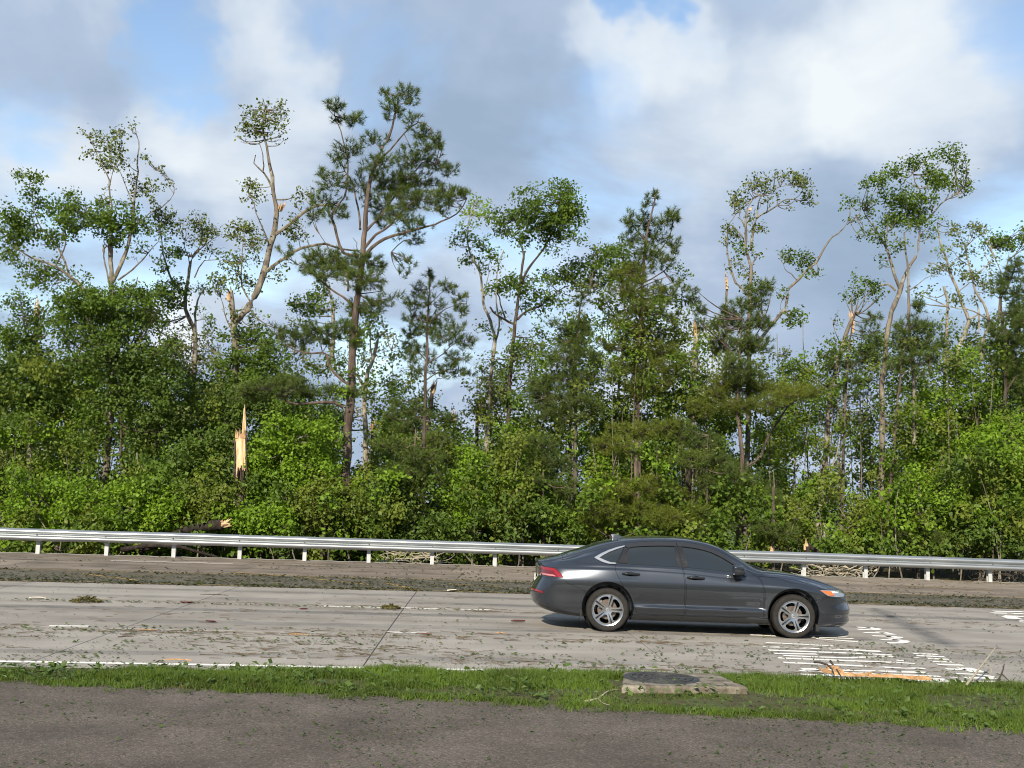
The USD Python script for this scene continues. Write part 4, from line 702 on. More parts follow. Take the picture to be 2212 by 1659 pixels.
# --- C: the great pine
tree(PINE, 'tallest pine left of centre with a thick dark trunk and spreading crown', 'tree', 39,
     trunks=[(0, [(746, 1042), (750, 980), (752, 920), (757, 870), (760, 800), (760, 757), (764, 708), (772, 650), (778, 610), (785, 545), (787, 490), (793, 430), (803, 380), (822, 330), (840, 290), (852, 247), (860, 208)], 23, 3)],
     limbs=[(0, [(775, 552), (748, 550), (726, 502), (715, 466), (745, 420), (752, 363), (738, 297), (725, 248)], 8, 2), (0, [(790, 550), (824, 520), (874, 502), (940, 485), (990, 459), (1008, 430)], 8, 2, -1.2), (0, [(788, 535), (811, 510), (844, 486), (867, 456), (917, 423)], 7, 2), (0, [(792, 498), (824, 462), (874, 396), (924, 350), (973, 370)], 6, 1.6), (0, [(808, 365), (851, 313), (907, 264), (930, 274)], 5, 1.5), (0, [(778, 495), (772, 439), (748, 370), (725, 324)], 6, 1.5, 1.0), (0, [(845, 545), (897, 515), (915, 520)], 3, 1.2),
            (0, [(768, 680), (745, 644), (709, 621), (686, 598), (652, 578), (620, 552)], 7, 2), (0, [(752, 628), (748, 595), (725, 561), (692, 502)], 5, 1.5, 0.8), (0, [(752, 830), (725, 810), (709, 790), (704, 761), (659, 761), (626, 748), (603, 725)], 8, 2), (0, [(742, 878), (709, 867), (652, 873), (626, 870), (616, 857), (576, 843), (527, 843)], 9, 2, -0.6), (0, [(762, 880), (772, 893), (778, 896)], 3, 1), (0, [(765, 690), (770, 675), (768, 655), (765, 640)], 4, 1.5), (0, [(775, 545), (768, 525), (762, 512)], 3, 1)],
     clumps=[(0, 'p', [(880, 200, 30, 22, .7), (834, 200, 16, 16, .7), (852, 232, 34, 26, .7), (890, 262, 20, 24, .45), (725, 227, 26, 14, .9), (765, 258, 26, 20, .8), (738, 256, 16, 14, .5), (912, 286, 26, 20, .8), (948, 300, 10, 24, .9), (922, 320, 30, 22, .7), (758, 322, 40, 22, .6), (725, 342, 20, 20, .55), (808, 302, 28, 22, .55), (822, 350, 40, 26, .6), (888, 348, 46, 26, .7), (940, 350, 28, 22, .7), (968, 370, 22, 16, .6), (890, 390, 72, 28, .75), (840, 396, 50, 30, .75), (725, 396, 40, 24, .6), (698, 376, 16, 10, .7), (708, 436, 46, 30, .5), (905, 430, 74, 28, .75), (972, 420, 40, 24, .75), (834, 446, 50, 34, .7), (678, 470, 24, 20, .5), (742, 462, 22, 16, .45), (890, 496, 40, 18, .5), (890, 518, 30, 14, .45), (870, 470, 50, 24, .5), (1000, 412, 12, 12, .8), (780, 400, 30, 40, .45), (950, 455, 30, 16, .4)]),
             (0, 'p', [(692, 552, 46, 18, .95), (665, 572, 28, 20, .8), (725, 572, 44, 24, .9), (790, 565, 54, 24, .95), (698, 594, 40, 20, .8), (785, 600, 50, 28, .9), (818, 654, 34, 20, .7), (775, 662, 28, 24, .7), (874, 560, 24, 14, .5), (880, 588, 18, 14, .35), (620, 542, 18, 14, .7), (850, 640, 26, 18, .3)]),
             (0, 'p', [(692, 718, 56, 24, .95), (642, 730, 38, 22, .9), (745, 712, 42, 24, .9), (765, 735, 20, 18, .7), (600, 715, 24, 14, .7), (592, 838, 66, 24, 1.0), (658, 845, 40, 22, .95), (725, 845, 46, 20, .95), (543, 855, 34, 14, .9), (630, 825, 40, 16, .8), (765, 845, 16, 20, .7)])], bk='pine', dens=1.15)
# --- D: pale forked trunk beside it, leaves behind
tree(BROAD, 'pale lichen-grey forked trunk standing just right of the tallest pine', 'tree', 44, bk='pale',
     trunks=[(0, [(790, 1015), (790, 950), (787, 875), (793, 815), (806, 775), (818, 730), (834, 715)], 14, 6)], limbs=[(0, [(788, 850), (775, 815), (752, 797)], 7, 4), (0, [(720, 700), (720, 660), (708, 615), (700, 600)], 9, 3), (0, [(806, 775), (800, 740), (805, 700)], 5, 2), (0, [(718, 720), (720, 780)], 9, 10)],
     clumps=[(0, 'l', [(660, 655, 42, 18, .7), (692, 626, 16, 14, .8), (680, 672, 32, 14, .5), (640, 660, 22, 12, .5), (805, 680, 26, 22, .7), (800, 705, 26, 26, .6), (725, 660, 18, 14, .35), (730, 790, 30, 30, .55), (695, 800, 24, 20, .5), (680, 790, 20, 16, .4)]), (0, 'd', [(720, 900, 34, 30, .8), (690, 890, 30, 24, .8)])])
# --- E: small regular pine
tree(PINE, 'smaller slender pine of even whorled branches right of the tallest pine', 'tree', 40, bk='pine',
     trunks=[(0, [(905, 1165), (911, 1075), (915, 960), (919, 825), (923, 725), (926, 640), (927, 590)], 11, 2)],
     limbs=[(0, [(924, 790), (900, 760), (870, 745)], 3, 1), (0, [(924, 785), (955, 765), (985, 740), (1005, 735)], 3, 1), (0, [(922, 820), (895, 800), (875, 795)], 3, 1), (0, [(922, 820), (960, 800), (1010, 800)], 3, 1), (0, [(925, 700), (900, 680), (880, 665)], 3, 1), (0, [(925, 700), (960, 670), (995, 655)], 3, 1), (0, [(926, 660), (950, 635), (968, 620)], 2, 1), (0, [(921, 850), (945, 815)], 3, 1)],
     clumps=[(0, 'p', [(927, 598, 14, 16, .8), (905, 625, 26, 18, .75), (966, 618, 20, 16, .75), (890, 652, 24, 12, .7), (934, 655, 38, 18, .7), (990, 642, 18, 16, .8), (997, 674, 20, 16, .8), (924, 688, 44, 18, .65), (884, 692, 24, 14, .7), (890, 722, 26, 20, .75), (940, 708, 40, 22, .65), (985, 708, 24, 24, .7), (900, 752, 30, 18, .7), (966, 730, 42, 20, .7), (1006, 742, 20, 18, .8), (890, 768, 26, 18, .75), (984, 772, 34, 18, .8), (958, 800, 50, 15, .75), (897, 798, 24, 12, .75), (1012, 804, 16, 12, .8), (930, 770, 22, 20, .4)])])
# --- F: pair of broadleaf trees right of centre
tree(BROAD, 'broadleaf tree with dense rounded green top right of the middle', 'tree', 43, bk='dark',
     trunks=[(0, [(1097, 935), (1099, 860), (1106, 780), (1111, 710), (1118, 650), (1128, 585), (1134, 540)], 12, 5)],
     limbs=[(0, [(1118, 690), (1134, 673), (1164, 663), (1197, 633), (1230, 614)], 6, 2), (0, [(1128, 610), (1148, 570), (1171, 544), (1197, 495), (1214, 428)], 6, 2), (0, [(1132, 560), (1128, 528), (1105, 508), (1088, 488)], 4, 1.5), (0, [(1111, 700), (1088, 690), (1058, 663)], 6, 4), (0, [(1091, 686), (1078, 647), (1058, 620)], 4, 2), (0, [(1100, 850), (1130, 830), (1148, 815)], 3, 1)],
     clumps=[(0, 'l', [(1204, 405, 28, 20, .9), (1217, 445, 38, 34, 1.0), (1144, 435, 32, 24, .95), (1164, 468, 46, 28, 1.0), (1230, 471, 28, 22, .8), (1111, 471, 32, 24, .9), (1071, 471, 24, 22, .8), (1081, 495, 28, 14, .6), (1131, 514, 34, 22, .6), (1207, 514, 40, 18, .6), (1190, 490, 40, 20, .8), (1220, 420, 22, 20, .8), (1180, 540, 30, 16, .35), (1104, 607, 30, 18, .85), (1078, 624, 28, 14, .8), (1138, 628, 30, 20, .8), (1184, 594, 22, 14, .5), (1184, 647, 38, 18, .7), (1170, 665, 20, 14, .6), (1118, 753, 24, 14, .7), (1164, 720, 30, 28, .3), (1104, 858, 20, 18, .8), (1140, 660, 24, 14, .5), (1150, 780, 34, 40, .25), (1080, 790, 30, 50, .2)])])
tree(BROAD, 'thin pale-trunked tree with sparse yellow-green leaves beside the rounded one', 'tree', 43.6, bk='pale',
     trunks=[(0, [(1048, 1020), (1055, 900), (1063, 792), (1070, 739), (1058, 693), (1045, 660), (1040, 620), (1038, 590), (1022, 561), (1012, 528), (1012, 478), (1032, 430)], 11, 2)],
     limbs=[(0, [(1070, 739), (1078, 693), (1071, 643), (1075, 600), (1085, 544)], 5, 1.5), (0, [(1062, 830), (1040, 820), (1020, 825)], 3, 1), (0, [(1045, 650), (1050, 610), (1060, 570)], 3, 1)],
     clumps=[(0, 'b', [(1032, 432, 20, 22, .22), (1015, 465, 30, 28, .25), (1050, 450, 16, 20, .25), (1000, 495, 14, 14, .2)]), (0, 'l', [(999, 514, 22, 18, .45), (1032, 528, 28, 18, .5), (1018, 557, 22, 16, .6), (1062, 553, 26, 16, .55), (1055, 575, 20, 14, .4), (1048, 710, 20, 20, .25), (1080, 680, 16, 16, .2)]), (0, 'o', [(1065, 880, 30, 40, .35), (1045, 800, 24, 30, .25), (1085, 840, 24, 44, .25), (1030, 870, 24, 30, .3)])])
# --- G: slim pine and tall pine
tree(PINE, 'slim dark pine with soft drooping needles between rounded tree and tall bushy pine', 'tree', 40.5, bk='pine',
     trunks=[(0, [(1242, 1175), (1242, 1022), (1244, 923), (1244, 824), (1247, 724), (1249, 676), (1258, 640)], 11, 2.5)],
     limbs=[(0, [(1245, 800), (1210, 790), (1180, 790)], 3, 1), (0, [(1245, 830), (1280, 800)], 3, 1), (0, [(1243, 900), (1200, 870), (1175, 860)], 3, 1), (0, [(1246, 740), (1270, 720)], 3, 1)],
     clumps=[(0, 'p', [(1262, 640, 18, 14, .6), (1250, 655, 18, 14, .6), (1200, 694, 18, 14, .6), (1260, 700, 30, 22, .7), (1240, 710, 40, 22, .7), (1240, 740, 46, 26, .8), (1262, 765, 40, 24, .8), (1225, 775, 42, 24, .85), (1184, 824, 42, 20, .8), (1240, 820, 54, 26, .85), (1275, 815, 30, 20, .6), (1158, 846, 28, 22, .8), (1210, 858, 54, 24, .85), (1258, 862, 46, 22, .8), (1182, 890, 36, 20, .8), (1280, 885, 30, 20, .7), (1225, 905, 40, 22, .7), (1170, 870, 24, 16, .6)])])
tree(PINE, 'tall bushy pine with upright dark tips at the top, right of centre', 'tree', 41.5, bk='pine',
     trunks=[(0, [(1374, 1000), (1376, 890), (1374, 823), (1378, 750), (1385, 690), (1386, 626), (1393, 560), (1399, 494), (1409, 461), (1419, 412)], 14, 3)],
     limbs=[(0, [(1386, 690), (1365, 660), (1345, 640)], 5, 2), (0, [(1395, 560), (1440, 520), (1458, 480)], 4, 1.5), (0, [(1397, 520), (1370, 490), (1360, 460)], 4, 1.5), (0, [(1390, 610), (1430, 590), (1455, 560)], 4, 1.5), (0, [(1380, 780), (1420, 760)], 4, 1.5)],
     clumps=[(0, 'p', [(1359, 471, 13, 20, .8), (1395, 438, 10, 16, .9), (1415, 422, 8, 18, 1.0), (1389, 478, 34, 24, .75), (1449, 461, 14, 24, .85), (1462, 470, 12, 20, .8), (1362, 510, 26, 20, .75), (1412, 514, 36, 22, .75), (1452, 528, 20, 22, .75), (1432, 480, 16, 22, .7), (1455, 695, 18, 20, .8), (1400, 545, 40, 20, .6), (1430, 560, 30, 24, .7), (1440, 640, 30, 24, .6)]),
             (0, 'q', [(1380, 580, 50, 28, .7), (1362, 627, 54, 28, .85), (1422, 627, 34, 26, .7), (1395, 667, 52, 24, .85), (1350, 700, 40, 24, .6), (1390, 720, 56, 30, .9), (1350, 755, 50, 26, .85), (1420, 760, 50, 28, .85), (1380, 790, 60, 28, .9), (1330, 800, 34, 24, .8), (1440, 800, 44, 26, .8), (1390, 830, 60, 26, .8), (1470, 770, 30, 20, .6), (1470, 620, 20, 20, .4)])], dens=1.1)
tree(BROAD, 'leafy tree mingled with the left side of the tall bushy pine', 'tree', 44, bk='grey', trunks=[(0, [(1330, 960), (1335, 860), (1345, 740), (1350, 640)], 8, 3)],
     limbs=[(0, [(1345, 740), (1320, 690), (1295, 665)], 5, 2, 0.5), (0, [(1340, 700), (1300, 640), (1280, 620)], 4, 2)], broken=[(0, 1300, 668, 1290, 655, 6)],
     clumps=[(0, 'l', [(1222, 604, 40, 24, .85), (1248, 580, 32, 20, .8), (1290, 561, 30, 24, .85), (1329, 541, 30, 16, .85), (1345, 560, 36, 24, .9), (1300, 590, 40, 24, .85), (1346, 600, 40, 24, .9), (1312, 640, 30, 24, .6), (1260, 620, 24, 14, .5), (1365, 650, 30, 20, .6), (1480, 650, 26, 20, .5), (1465, 590, 20, 20, .4), (1330, 690, 34, 24, .55), (1470, 850, 40, 34, .7), (1500, 800, 36, 34, .6), (1480, 720, 26, 26, .3)])])
# --- H: bent tree with the long leaning limb
tree(BROAD, 'wind-bent tree right of centre with crown swept right and one long leaning limb', 'tree', 42.5, bk='grey',
     trunks=[(0, [(1612, 1010), (1617, 900), (1618, 830), (1616, 730), (1620, 660), (1622, 620), (1622, 578), (1615, 552), (1611, 525), (1611, 486), (1614, 454), (1627, 428), (1656, 422)], 14, 3.5)],
     limbs=[(0, [(1622, 540), (1627, 502), (1635, 470), (1664, 454), (1686, 438), (1707, 430), (1744, 433)], 7, 1.5), (0, [(1635, 470), (1640, 433), (1656, 420), (1680, 404), (1717, 398)], 4, 1.2), (0, [(1590, 613), (1577, 573), (1572, 539), (1570, 499), (1585, 473), (1598, 454)], 5, 1.5), (0, [(1608, 490), (1596, 460)], 4, 1.5), (0, [(1606, 515), (1585, 489)], 4, 3), (0, [(1624, 575), (1636, 552)], 4, 3), (0, [(1618, 640), (1600, 620), (1590, 613)], 6, 5),
            (0, [(1622, 760), (1640, 738), (1659, 711), (1680, 687), (1696, 666), (1704, 629), (1720, 608), (1736, 589), (1765, 563), (1778, 539), (1797, 515), (1823, 494), (1834, 475), (1839, 446)], 9, 2, -0.8), (0, [(1700, 640), (1688, 655), (1684, 670)], 2.5, 1), (0, [(1722, 605), (1705, 590), (1690, 570)], 2.5, 1), (0, [(1830, 485), (1845, 470), (1860, 455)], 2.5, 1)],
     broken=[(0, 1619, 455, 1622, 446, 5)],
     clumps=[(0, 'g', [(1646, 393, 17, 16, .9), (1619, 398, 10, 9, .7), (1598, 428, 17, 17, .9), (1664, 417, 17, 9, .6), (1680, 377, 9, 6, .7), (1712, 388, 30, 11, .85), (1698, 378, 10, 8, .7), (1733, 398, 14, 11, .7), (1746, 425, 14, 14, .9), (1712, 438, 7, 10, .8), (1659, 436, 17, 9, .45), (1596, 449, 17, 12, .4), (1622, 470, 12, 14, .5), (1574, 494, 14, 12, .5), (1582, 515, 15, 20, .6), (1641, 499, 14, 14, .65), (1635, 547, 9, 8, .35), (1585, 573, 14, 14, .4), (1625, 592, 22, 14, .4)]),
             (0, 'l', [(1609, 533, 14, 14, .9), (1839, 440, 20, 16, .45), (1850, 470, 14, 12, .35), (1858, 510, 10, 10, .4), (1699, 552, 17, 16, .6), (1736, 553, 17, 18, .65), (1757, 589, 14, 11, .6), (1738, 573, 14, 12, .6), (1690, 629, 12, 9, .6), (1708, 686, 26, 17, .65), (1726, 672, 14, 14, .5), (1622, 620, 14, 14, .5)])])
tree(PINE, 'pine with dark drooping masses in front of the wind-bent tree', 'tree', 39.5, bk='pine',
     trunks=[(0, [(1610, 1180), (1607, 1110), (1604, 1005), (1597, 918), (1592, 884), (1596, 800), (1600, 740), (1604, 690)], 13, 3)],
     limbs=[(0, [(1643, 988), (1664, 936), (1689, 901), (1709, 870), (1758, 853)], 6, 2), (0, [(1606, 1010), (1625, 1000), (1643, 988)], 6, 6), (0, [(1594, 880), (1575, 865), (1560, 860)], 4, 2), (0, [(1600, 760), (1630, 730), (1650, 690)], 4, 1.5), (0, [(1598, 780), (1570, 750)], 4, 1.5)],
     clumps=[(0, 'p', [(1638, 628, 36, 22, .85), (1655, 612, 22, 14, .8), (1600, 662, 32, 22, .8), (1630, 660, 30, 20, .8), (1570, 680, 26, 20, .7), (1590, 700, 40, 24, .85), (1635, 700, 34, 24, .8), (1560, 745, 34, 26, .8), (1610, 740, 46, 24, .85), (1640, 750, 30, 20, .7), (1575, 785, 36, 24, .8), (1610, 800, 50, 24, .9), (1500, 640, 22, 18, .6), (1510, 670, 22, 20, .6), (1520, 700, 24, 18, .5)]),
             (0, 'q', [(1640, 838, 90, 24, .95), (1570, 826, 44, 22, .9), (1605, 874, 64, 24, .95), (1716, 852, 54, 18, .9), (1760, 845, 20, 14, .7), (1540, 850, 36, 24, .8), (1660, 870, 40, 18, .7), (1520, 880, 34, 24, .8)]),
             (0, 'p', [(1632, 1062, 56, 36, 1.0), (1600, 1045, 40, 28, .9), (1660, 1085, 34, 26, .95), (1610, 1090, 40, 20, .9), (1580, 1020, 40, 26, .6)])], dens=1.1)
# --- I: tall tree at right
tree(BROAD, 'tall forked broadleaf tree on the right with a dense windswept crown', 'tree', 41, bk='grey',
     trunks=[(0, [(1904, 1060), (1906, 960), (1906, 900), (1904, 830), (1911, 780), (1918, 710), (1927, 671), (1944, 628), (1947, 615)], 14, 10), (0, [(1974, 960), (1975, 850), (1970, 770), (1963, 671), (1962, 588), (1955, 539), (1953, 502)], 9, 3, 'fork')],
     limbs=[(0, [(1944, 625), (1934, 598), (1924, 565), (1914, 535), (1901, 512), (1878, 479), (1865, 456)], 8, 2, -.5), (0, [(1914, 535), (1916, 499)], 3, 1.5), (0, [(1944, 625), (1954, 598), (1967, 572), (1984, 532), (1987, 492), (1960, 469)], 9, 2, .5), (0, [(1987, 486), (2013, 463), (2037, 436), (2070, 416), (2103, 390)], 5, 1.2), (0, [(2013, 460), (2007, 440)], 3, 1.5), (0, [(1987, 408), (1974, 387), (1972, 370)], 3, 2), (0, [(1987, 480), (1990, 440), (1985, 405)], 3, 2), (0, [(1934, 628), (1918, 615), (1905, 612)], 6, 4), (0, [(1960, 630), (1990, 610), (2030, 590)], 3, 1)],
     clumps=[(0, 'l', [(1970, 350, 25, 16, .9), (1927, 377, 26, 14, .85), (1894, 397, 26, 20, .9), (1944, 423, 40, 22, .95), (2040, 331, 36, 14, .9), (2066, 340, 20, 14, .7), (2027, 383, 30, 20, .9), (2080, 364, 13, 16, .6), (2053, 397, 34, 20, .85), (2003, 416, 24, 16, .8), (2086, 410, 16, 13, .5), (1947, 453, 36, 24, .95), (1917, 473, 20, 20, .8), (1874, 446, 16, 20, .55), (1984, 473, 28, 18, .85), (1871, 502, 20, 13, .5), (1898, 506, 20, 16, .5), (1940, 532, 24, 14, .55), (1997, 506, 14, 10, .5), (1904, 562, 14, 14, .3), (1975, 445, 24, 18, .7), (1965, 490, 20, 16, .5)])])
tree(PINE, 'leaning pine with dark wind-blown needles right of the forked tall trunk', 'tree', 40, bk='pine',
     trunks=[(0, [(1928, 1000), (1939, 866), (1946, 814), (1952, 745), (1958, 700), (1968, 660)], 8, 2)], limbs=[(0, [(1950, 760), (1975, 735), (2000, 720)], 3, 1), (0, [(1955, 720), (1940, 700), (1930, 690)], 3, 1), (0, [(1945, 810), (1985, 790), (2010, 775)], 3, 1)],
     clumps=[(0, 'p', [(1985, 664, 24, 20, .8), (1967, 704, 34, 26, .9), (2006, 710, 30, 20, .85), (1947, 737, 28, 20, .8), (1993, 744, 38, 24, .9), (1967, 777, 40, 20, .85), (2013, 770, 20, 18, .7), (1935, 790, 26, 18, .6), (1990, 800, 30, 16, .5)])])
tree(PINE, 'thin pine of grey-green needles beside the dark snapped trunk on the right', 'tree', 40.8, bk='pine',
     trunks=[(0, [(1816, 1180), (1820, 1100), (1822, 1000), (1824, 943), (1826, 884), (1831, 780), (1840, 700), (1850, 660)], 8, 2)], limbs=[(0, [(1825, 940), (1860, 915), (1890, 880)], 3, 1), (0, [(1830, 800), (1860, 775)], 3, 1), (0, [(1829, 820), (1800, 800)], 3, 1)],
     clumps=[(0, 'p', [(1888, 681, 18, 14, .6), (1874, 714, 30, 24, .6), (1894, 744, 24, 20, .65), (1868, 763, 28, 24, .65), (1838, 787, 28, 22, .65), (1850, 820, 34, 20, .55), (1820, 830, 28, 18, .5), (1870, 850, 28, 16, .4), (1810, 770, 24, 16, .4), (1900, 780, 24, 20, .5)])])
tree(SNAG, 'dark leaning trunk snapped off with an orange splintered top, right of the long limb', 'snapped tree', 42, bk='grey',
     trunks=[(0, [(1785, 960), (1790, 880), (1805, 803), (1815, 764), (1827, 724), (1835, 704), (1843, 684)], 13, 9)], limbs=[(0, [(1818, 750), (1806, 715), (1805, 705)], 3, 1.5)], broken=[(0, 1842, 700, 1838, 660, 9), (0, 1840, 720, 1845, 680, 6)],
     clumps=[(0, 'l', [(1870, 610, 26, 16, .5), (1850, 640, 26, 18, .5), (1888, 625, 20, 20, .6), (1800, 745, 16, 20, .25), (1780, 770, 22, 20, .7), (1790, 800, 26, 20, .6), (1810, 690, 10, 16, .2)])])
# --- J: pale bare trees at right
tree('bare_tree', 'pale bare-limbed tree with thin leaves right of the forked tall tree', 'tree', 43, bk='pale',
     trunks=[(0, [(2040, 830), (2043, 760), (2044, 720), (2046, 660), (2040, 618)], 9, 6), (0, [(2060, 800), (2072, 748), (2086, 714), (2093, 691), (2083, 668), (2070, 631), (2053, 592), (2046, 562), (2030, 522), (2023, 480)], 10, 2, 'fork'), (0, [(2120, 780), (2122, 734), (2137, 698), (2129, 664), (2106, 625), (2099, 595), (2089, 558), (2086, 532)], 8, 2, 'fork')],
     limbs=[(0, [(2093, 691), (2106, 678)], 5, 4), (0, [(2114, 720), (2113, 664), (2103, 615)], 5, 2), (0, [(2137, 694), (2109, 674), (2073, 664), (2046, 664)], 4, 2), (0, [(2136, 694), (2159, 678)], 3, 1.5), (0, [(2100, 600), (2125, 580), (2150, 555)], 3, 1), (0, [(2095, 575), (2075, 560), (2060, 545)], 3, 1), (0, [(2070, 630), (2100, 608)], 3, 1.5), (0, [(2053, 592), (2030, 575), (2000, 565)], 3, 1)],
     clumps=[(0, 'g', [(2073, 502, 26, 20, .35), (2106, 486, 18, 12, .55), (2119, 500, 14, 14, .5), (2086, 540, 34, 20, .25), (2053, 572, 40, 24, .25), (2013, 588, 20, 14, .3), (2103, 598, 26, 16, .5), (2129, 611, 22, 20, .5), (2073, 638, 34, 20, .3), (2000, 631, 24, 16, .25), (2140, 560, 20, 16, .3)]), (0, 'b', [(2027, 480, 16, 20, .2), (2037, 539, 16, 10, .3), (2015, 505, 12, 10, .4)])])
tree(PINE, 'dark pine at the right edge of the picture', 'tree', 40, bk='dark',
     trunks=[(0, [(2170, 900), (2172, 803), (2179, 731), (2166, 698), (2162, 655), (2182, 605), (2195, 572)], 12, 3)], limbs=[(0, [(2170, 850), (2192, 815), (2230, 780)], 6, 2, -.4), (0, [(2172, 905), (2200, 890), (2240, 860)], 6, 2), (0, [(2175, 760), (2205, 730)], 4, 2)],
     clumps=[(0, 'p', [(2195, 572, 24, 20, .8), (2180, 598, 30, 20, .85), (2192, 631, 34, 24, .9), (2159, 618, 20, 20, .7), (2195, 671, 30, 28, .9), (2182, 737, 36, 26, .9), (2152, 720, 22, 20, .75), (2192, 787, 34, 28, .95), (2230, 700, 40, 60, .9), (2230, 600, 30, 40, .8), (2160, 780, 30, 24, .7), (2220, 850, 40, 30, .8), (2170, 690, 24, 20, .6)])], dens=1.1)
tree(BROAD, 'green leafy tree top reaching in at the right edge above the dark pine', 'tree', 45, bk='grey', trunks=[(0, [(2150, 900), (2155, 760), (2160, 640), (2180, 560)], 10, 3)], limbs=[(0, [(2165, 620), (2150, 560), (2140, 535)], 3, 1)],
     clumps=[(0, 'l', [(2159, 527, 36, 14, .9), (2145, 518, 16, 10, .8), (2205, 505, 16, 18, .6), (2182, 527, 24, 14, .7), (2230, 520, 30, 30, .8), (2135, 700, 30, 30, .5), (2110, 740, 36, 28, .6)])])
# --- snapped trunks and stubs
tree(SNAG, 'pale snapped stub at the far left with an orange tip above the leaves', 'snapped tree', 46.5, bk='pale', trunks=[(0, [(75, 860), (75, 800), (78, 740), (79, 700), (80, 672)], 11, 8)], broken=[(0, 80, 690, 81, 636, 7)])
sn = tree(SNAG, 'big snapped trunk showing a tall face of bare orange wood and a long splinter', 'snapped tree', 37.5, bk='pine', trunks=[(0, [(515, 1120), (516, 1080), (517, 1040), (519, 1000), (521, 960)], 23, 16)], seed=9)
def bare_face():
    rng_ = np.random.RandomState(3); D = 37.28
    out = np.array([(509, 1033), (511, 1020), (509.5, 1000), (510, 975), (509, 950), (508.5, 940), (512, 938), (515, 945), (519, 938), (523, 936), (524, 915), (526, 890), (528.3, 873), (529.5, 890), (531, 915), (531.5, 935), (530.5, 955), (531, 985), (530, 1010), (529, 1018), (524, 1016), (519, 1010), (515, 1022), (512, 1034)])
    poly = Polygon(out); th = 0.10; F3 = [at(q, D) for q in out]; B3 = [p + np.array([0, th+0.06, 0]) for p in F3]
    tri = trimesh.creation.triangulate_polygon(poly, engine='earcut'); v2, f2 = tri
    Pf = np.array([at(q, D) for q in v2]); n = len(Pf); Pf[:, 1] -= 0.03*np.sin((v2[:, 0]-508)/24*np.pi); Pb = Pf + np.array([0, th+0.08, 0])
    m_ = len(out); o = len(v2)*2; ring = np.vstack([np.array(F3), np.array(B3)]); a = np.arange(m_); b = (a+1) % m_
    return np.vstack([Pf, Pb, ring]), np.vstack([f2, f2[:, ::-1]+n, np.stack([o+a, o+b, o+m_+b], 1), np.stack([o+a, o+m_+b, o+m_+a], 1)])
m_barewood = mat_noise('bare_pine_wood', [(0.34, (0.34, 0.20, 0.10)), (0.46, (0.56, 0.38, 0.21)), (0.55, (0.66, 0.49, 0.30)), (0.66, (0.74, 0.60, 0.42))], scale=2.0, rough=0.85, stretch=(9, 9, 1.0), bump=0.7, bump_scale=3, bump_dist=0.04)
rb_ = np.random.RandomState(4)
put(sn, 'splinters', cat(*[tube(spline([at(np.array([x_, y_+6.]), 37.25), at(np.array([x_+rb_.uniform(-1, 1), y_-h_*.6]), 37.22), at(np.array([x_+rb_.uniform(-1.5, 1.5), y_-h_]), 37.2)], 4), [0.02, 0.017, 0.010, 0.002], 4) for x_, y_, h_ in [(rb_.uniform(509, 530), 940, rb_.uniform(4, 16)) for _ in range(14)]]), m_fresh, kind='stuff')
put(sn, 'bark_strip', cat(*[tube(spline([at(np.array([x_, y0]), 37.3), at(np.array([x_+dx_, (y0+y1)/2]), 37.22), at(np.array([x_+2*dx_, y1]), 37.2)], 8), np.linspace(.035, .012, 8), 5) for x_, y0, y1, dx_ in ((531, 930, 1030, .8), (508, 950, 1040, -.6), (531, 985, 1050, 2.0), (513, 1030, 1008, .5), (520, 1036, 1004, .4), (526, 1032, 1012, -.5))]), m_logbark0, kind='stuff')
put(sn, 'bare_wood_face', bare_face(), m_barewood, label='smooth bare yellow-orange wood with a long splinter')
tree(SNAG, 'leaning snapped trunk with orange wood just right of the slender small pine', 'snapped tree', 43.5, bk='pine', trunks=[(0, [(920, 1000), (924, 930), (928, 890), (932, 860), (938, 830)], 9, 8)], broken=[(0, 934, 850, 941, 816, 7), (0, 930, 880, 938, 840, 5)])
tree(SNAG, 'thin orange snapped stub against the sky just right of the pale forked trunk', 'snapped tree', 46, bk='grey', trunks=[(0, [(800, 1000), (803, 960), (805, 935)], 8, 6)], broken=[(0, 805, 940, 807, 890, 6), (0, 803, 935, 803, 915, 5)])
tree(SNAG, 'short thin pale snapped stub right of the slender small pine', 'snapped tree', 46, bk='pale', trunks=[(0, [(980, 1000), (981, 940), (981, 915)], 6, 5)], broken=[(0, 981, 915, 980, 882, 5)])
tree(SNAG, 'charred orange snapped trunk standing left of the thin pale-trunked tree', 'snapped tree', 44.5, bk='dark', trunks=[(0, [(1026, 1010), (1030, 940), (1032, 900), (1036, 880)], 10, 7)], broken=[(0, 1033, 915, 1040, 858, 8), (0, 1030, 925, 1034, 880, 5)])
tree(SNAG, 'thick pale trunk snapped at mid height right of the tall bushy pine', 'snapped tree', 43.5, bk='pale', trunks=[(0, [(1488, 1120), (1492, 1000), (1494, 900), (1497, 830), (1503, 760), (1506, 715)], 17, 13)], broken=[(0, 1505, 725, 1500, 690, 8), (0, 1508, 720, 1511, 700, 6)],
     clumps=[(0, 'l', [(1500, 850, 30, 30, .4), (1520, 900, 30, 30, .5), (1480, 930, 26, 24, .5)])])
tree(SNAG, 'thin snapped stub with a pinkish spike left of the wind-bent tree', 'snapped tree', 45, bk='grey', trunks=[(0, [(1560, 1000), (1565, 850), (1570, 700), (1571, 620)], 9, 5)], broken=[(0, 1570, 625, 1567, 586, 6)])
tree(SNAG, 'dark lower trunk with orange torn side below the thick pale snapped trunk', 'snapped tree', 38.8, bk='dark', trunks=[(0, [(1486, 1110), (1488, 1060), (1490, 1010)], 17, 14)], limbs=[(0, [(1500, 1090), (1506, 1050), (1505, 1015)], 4, 3)], broken=[(0, 1505, 1040, 1504, 1008, 6)])
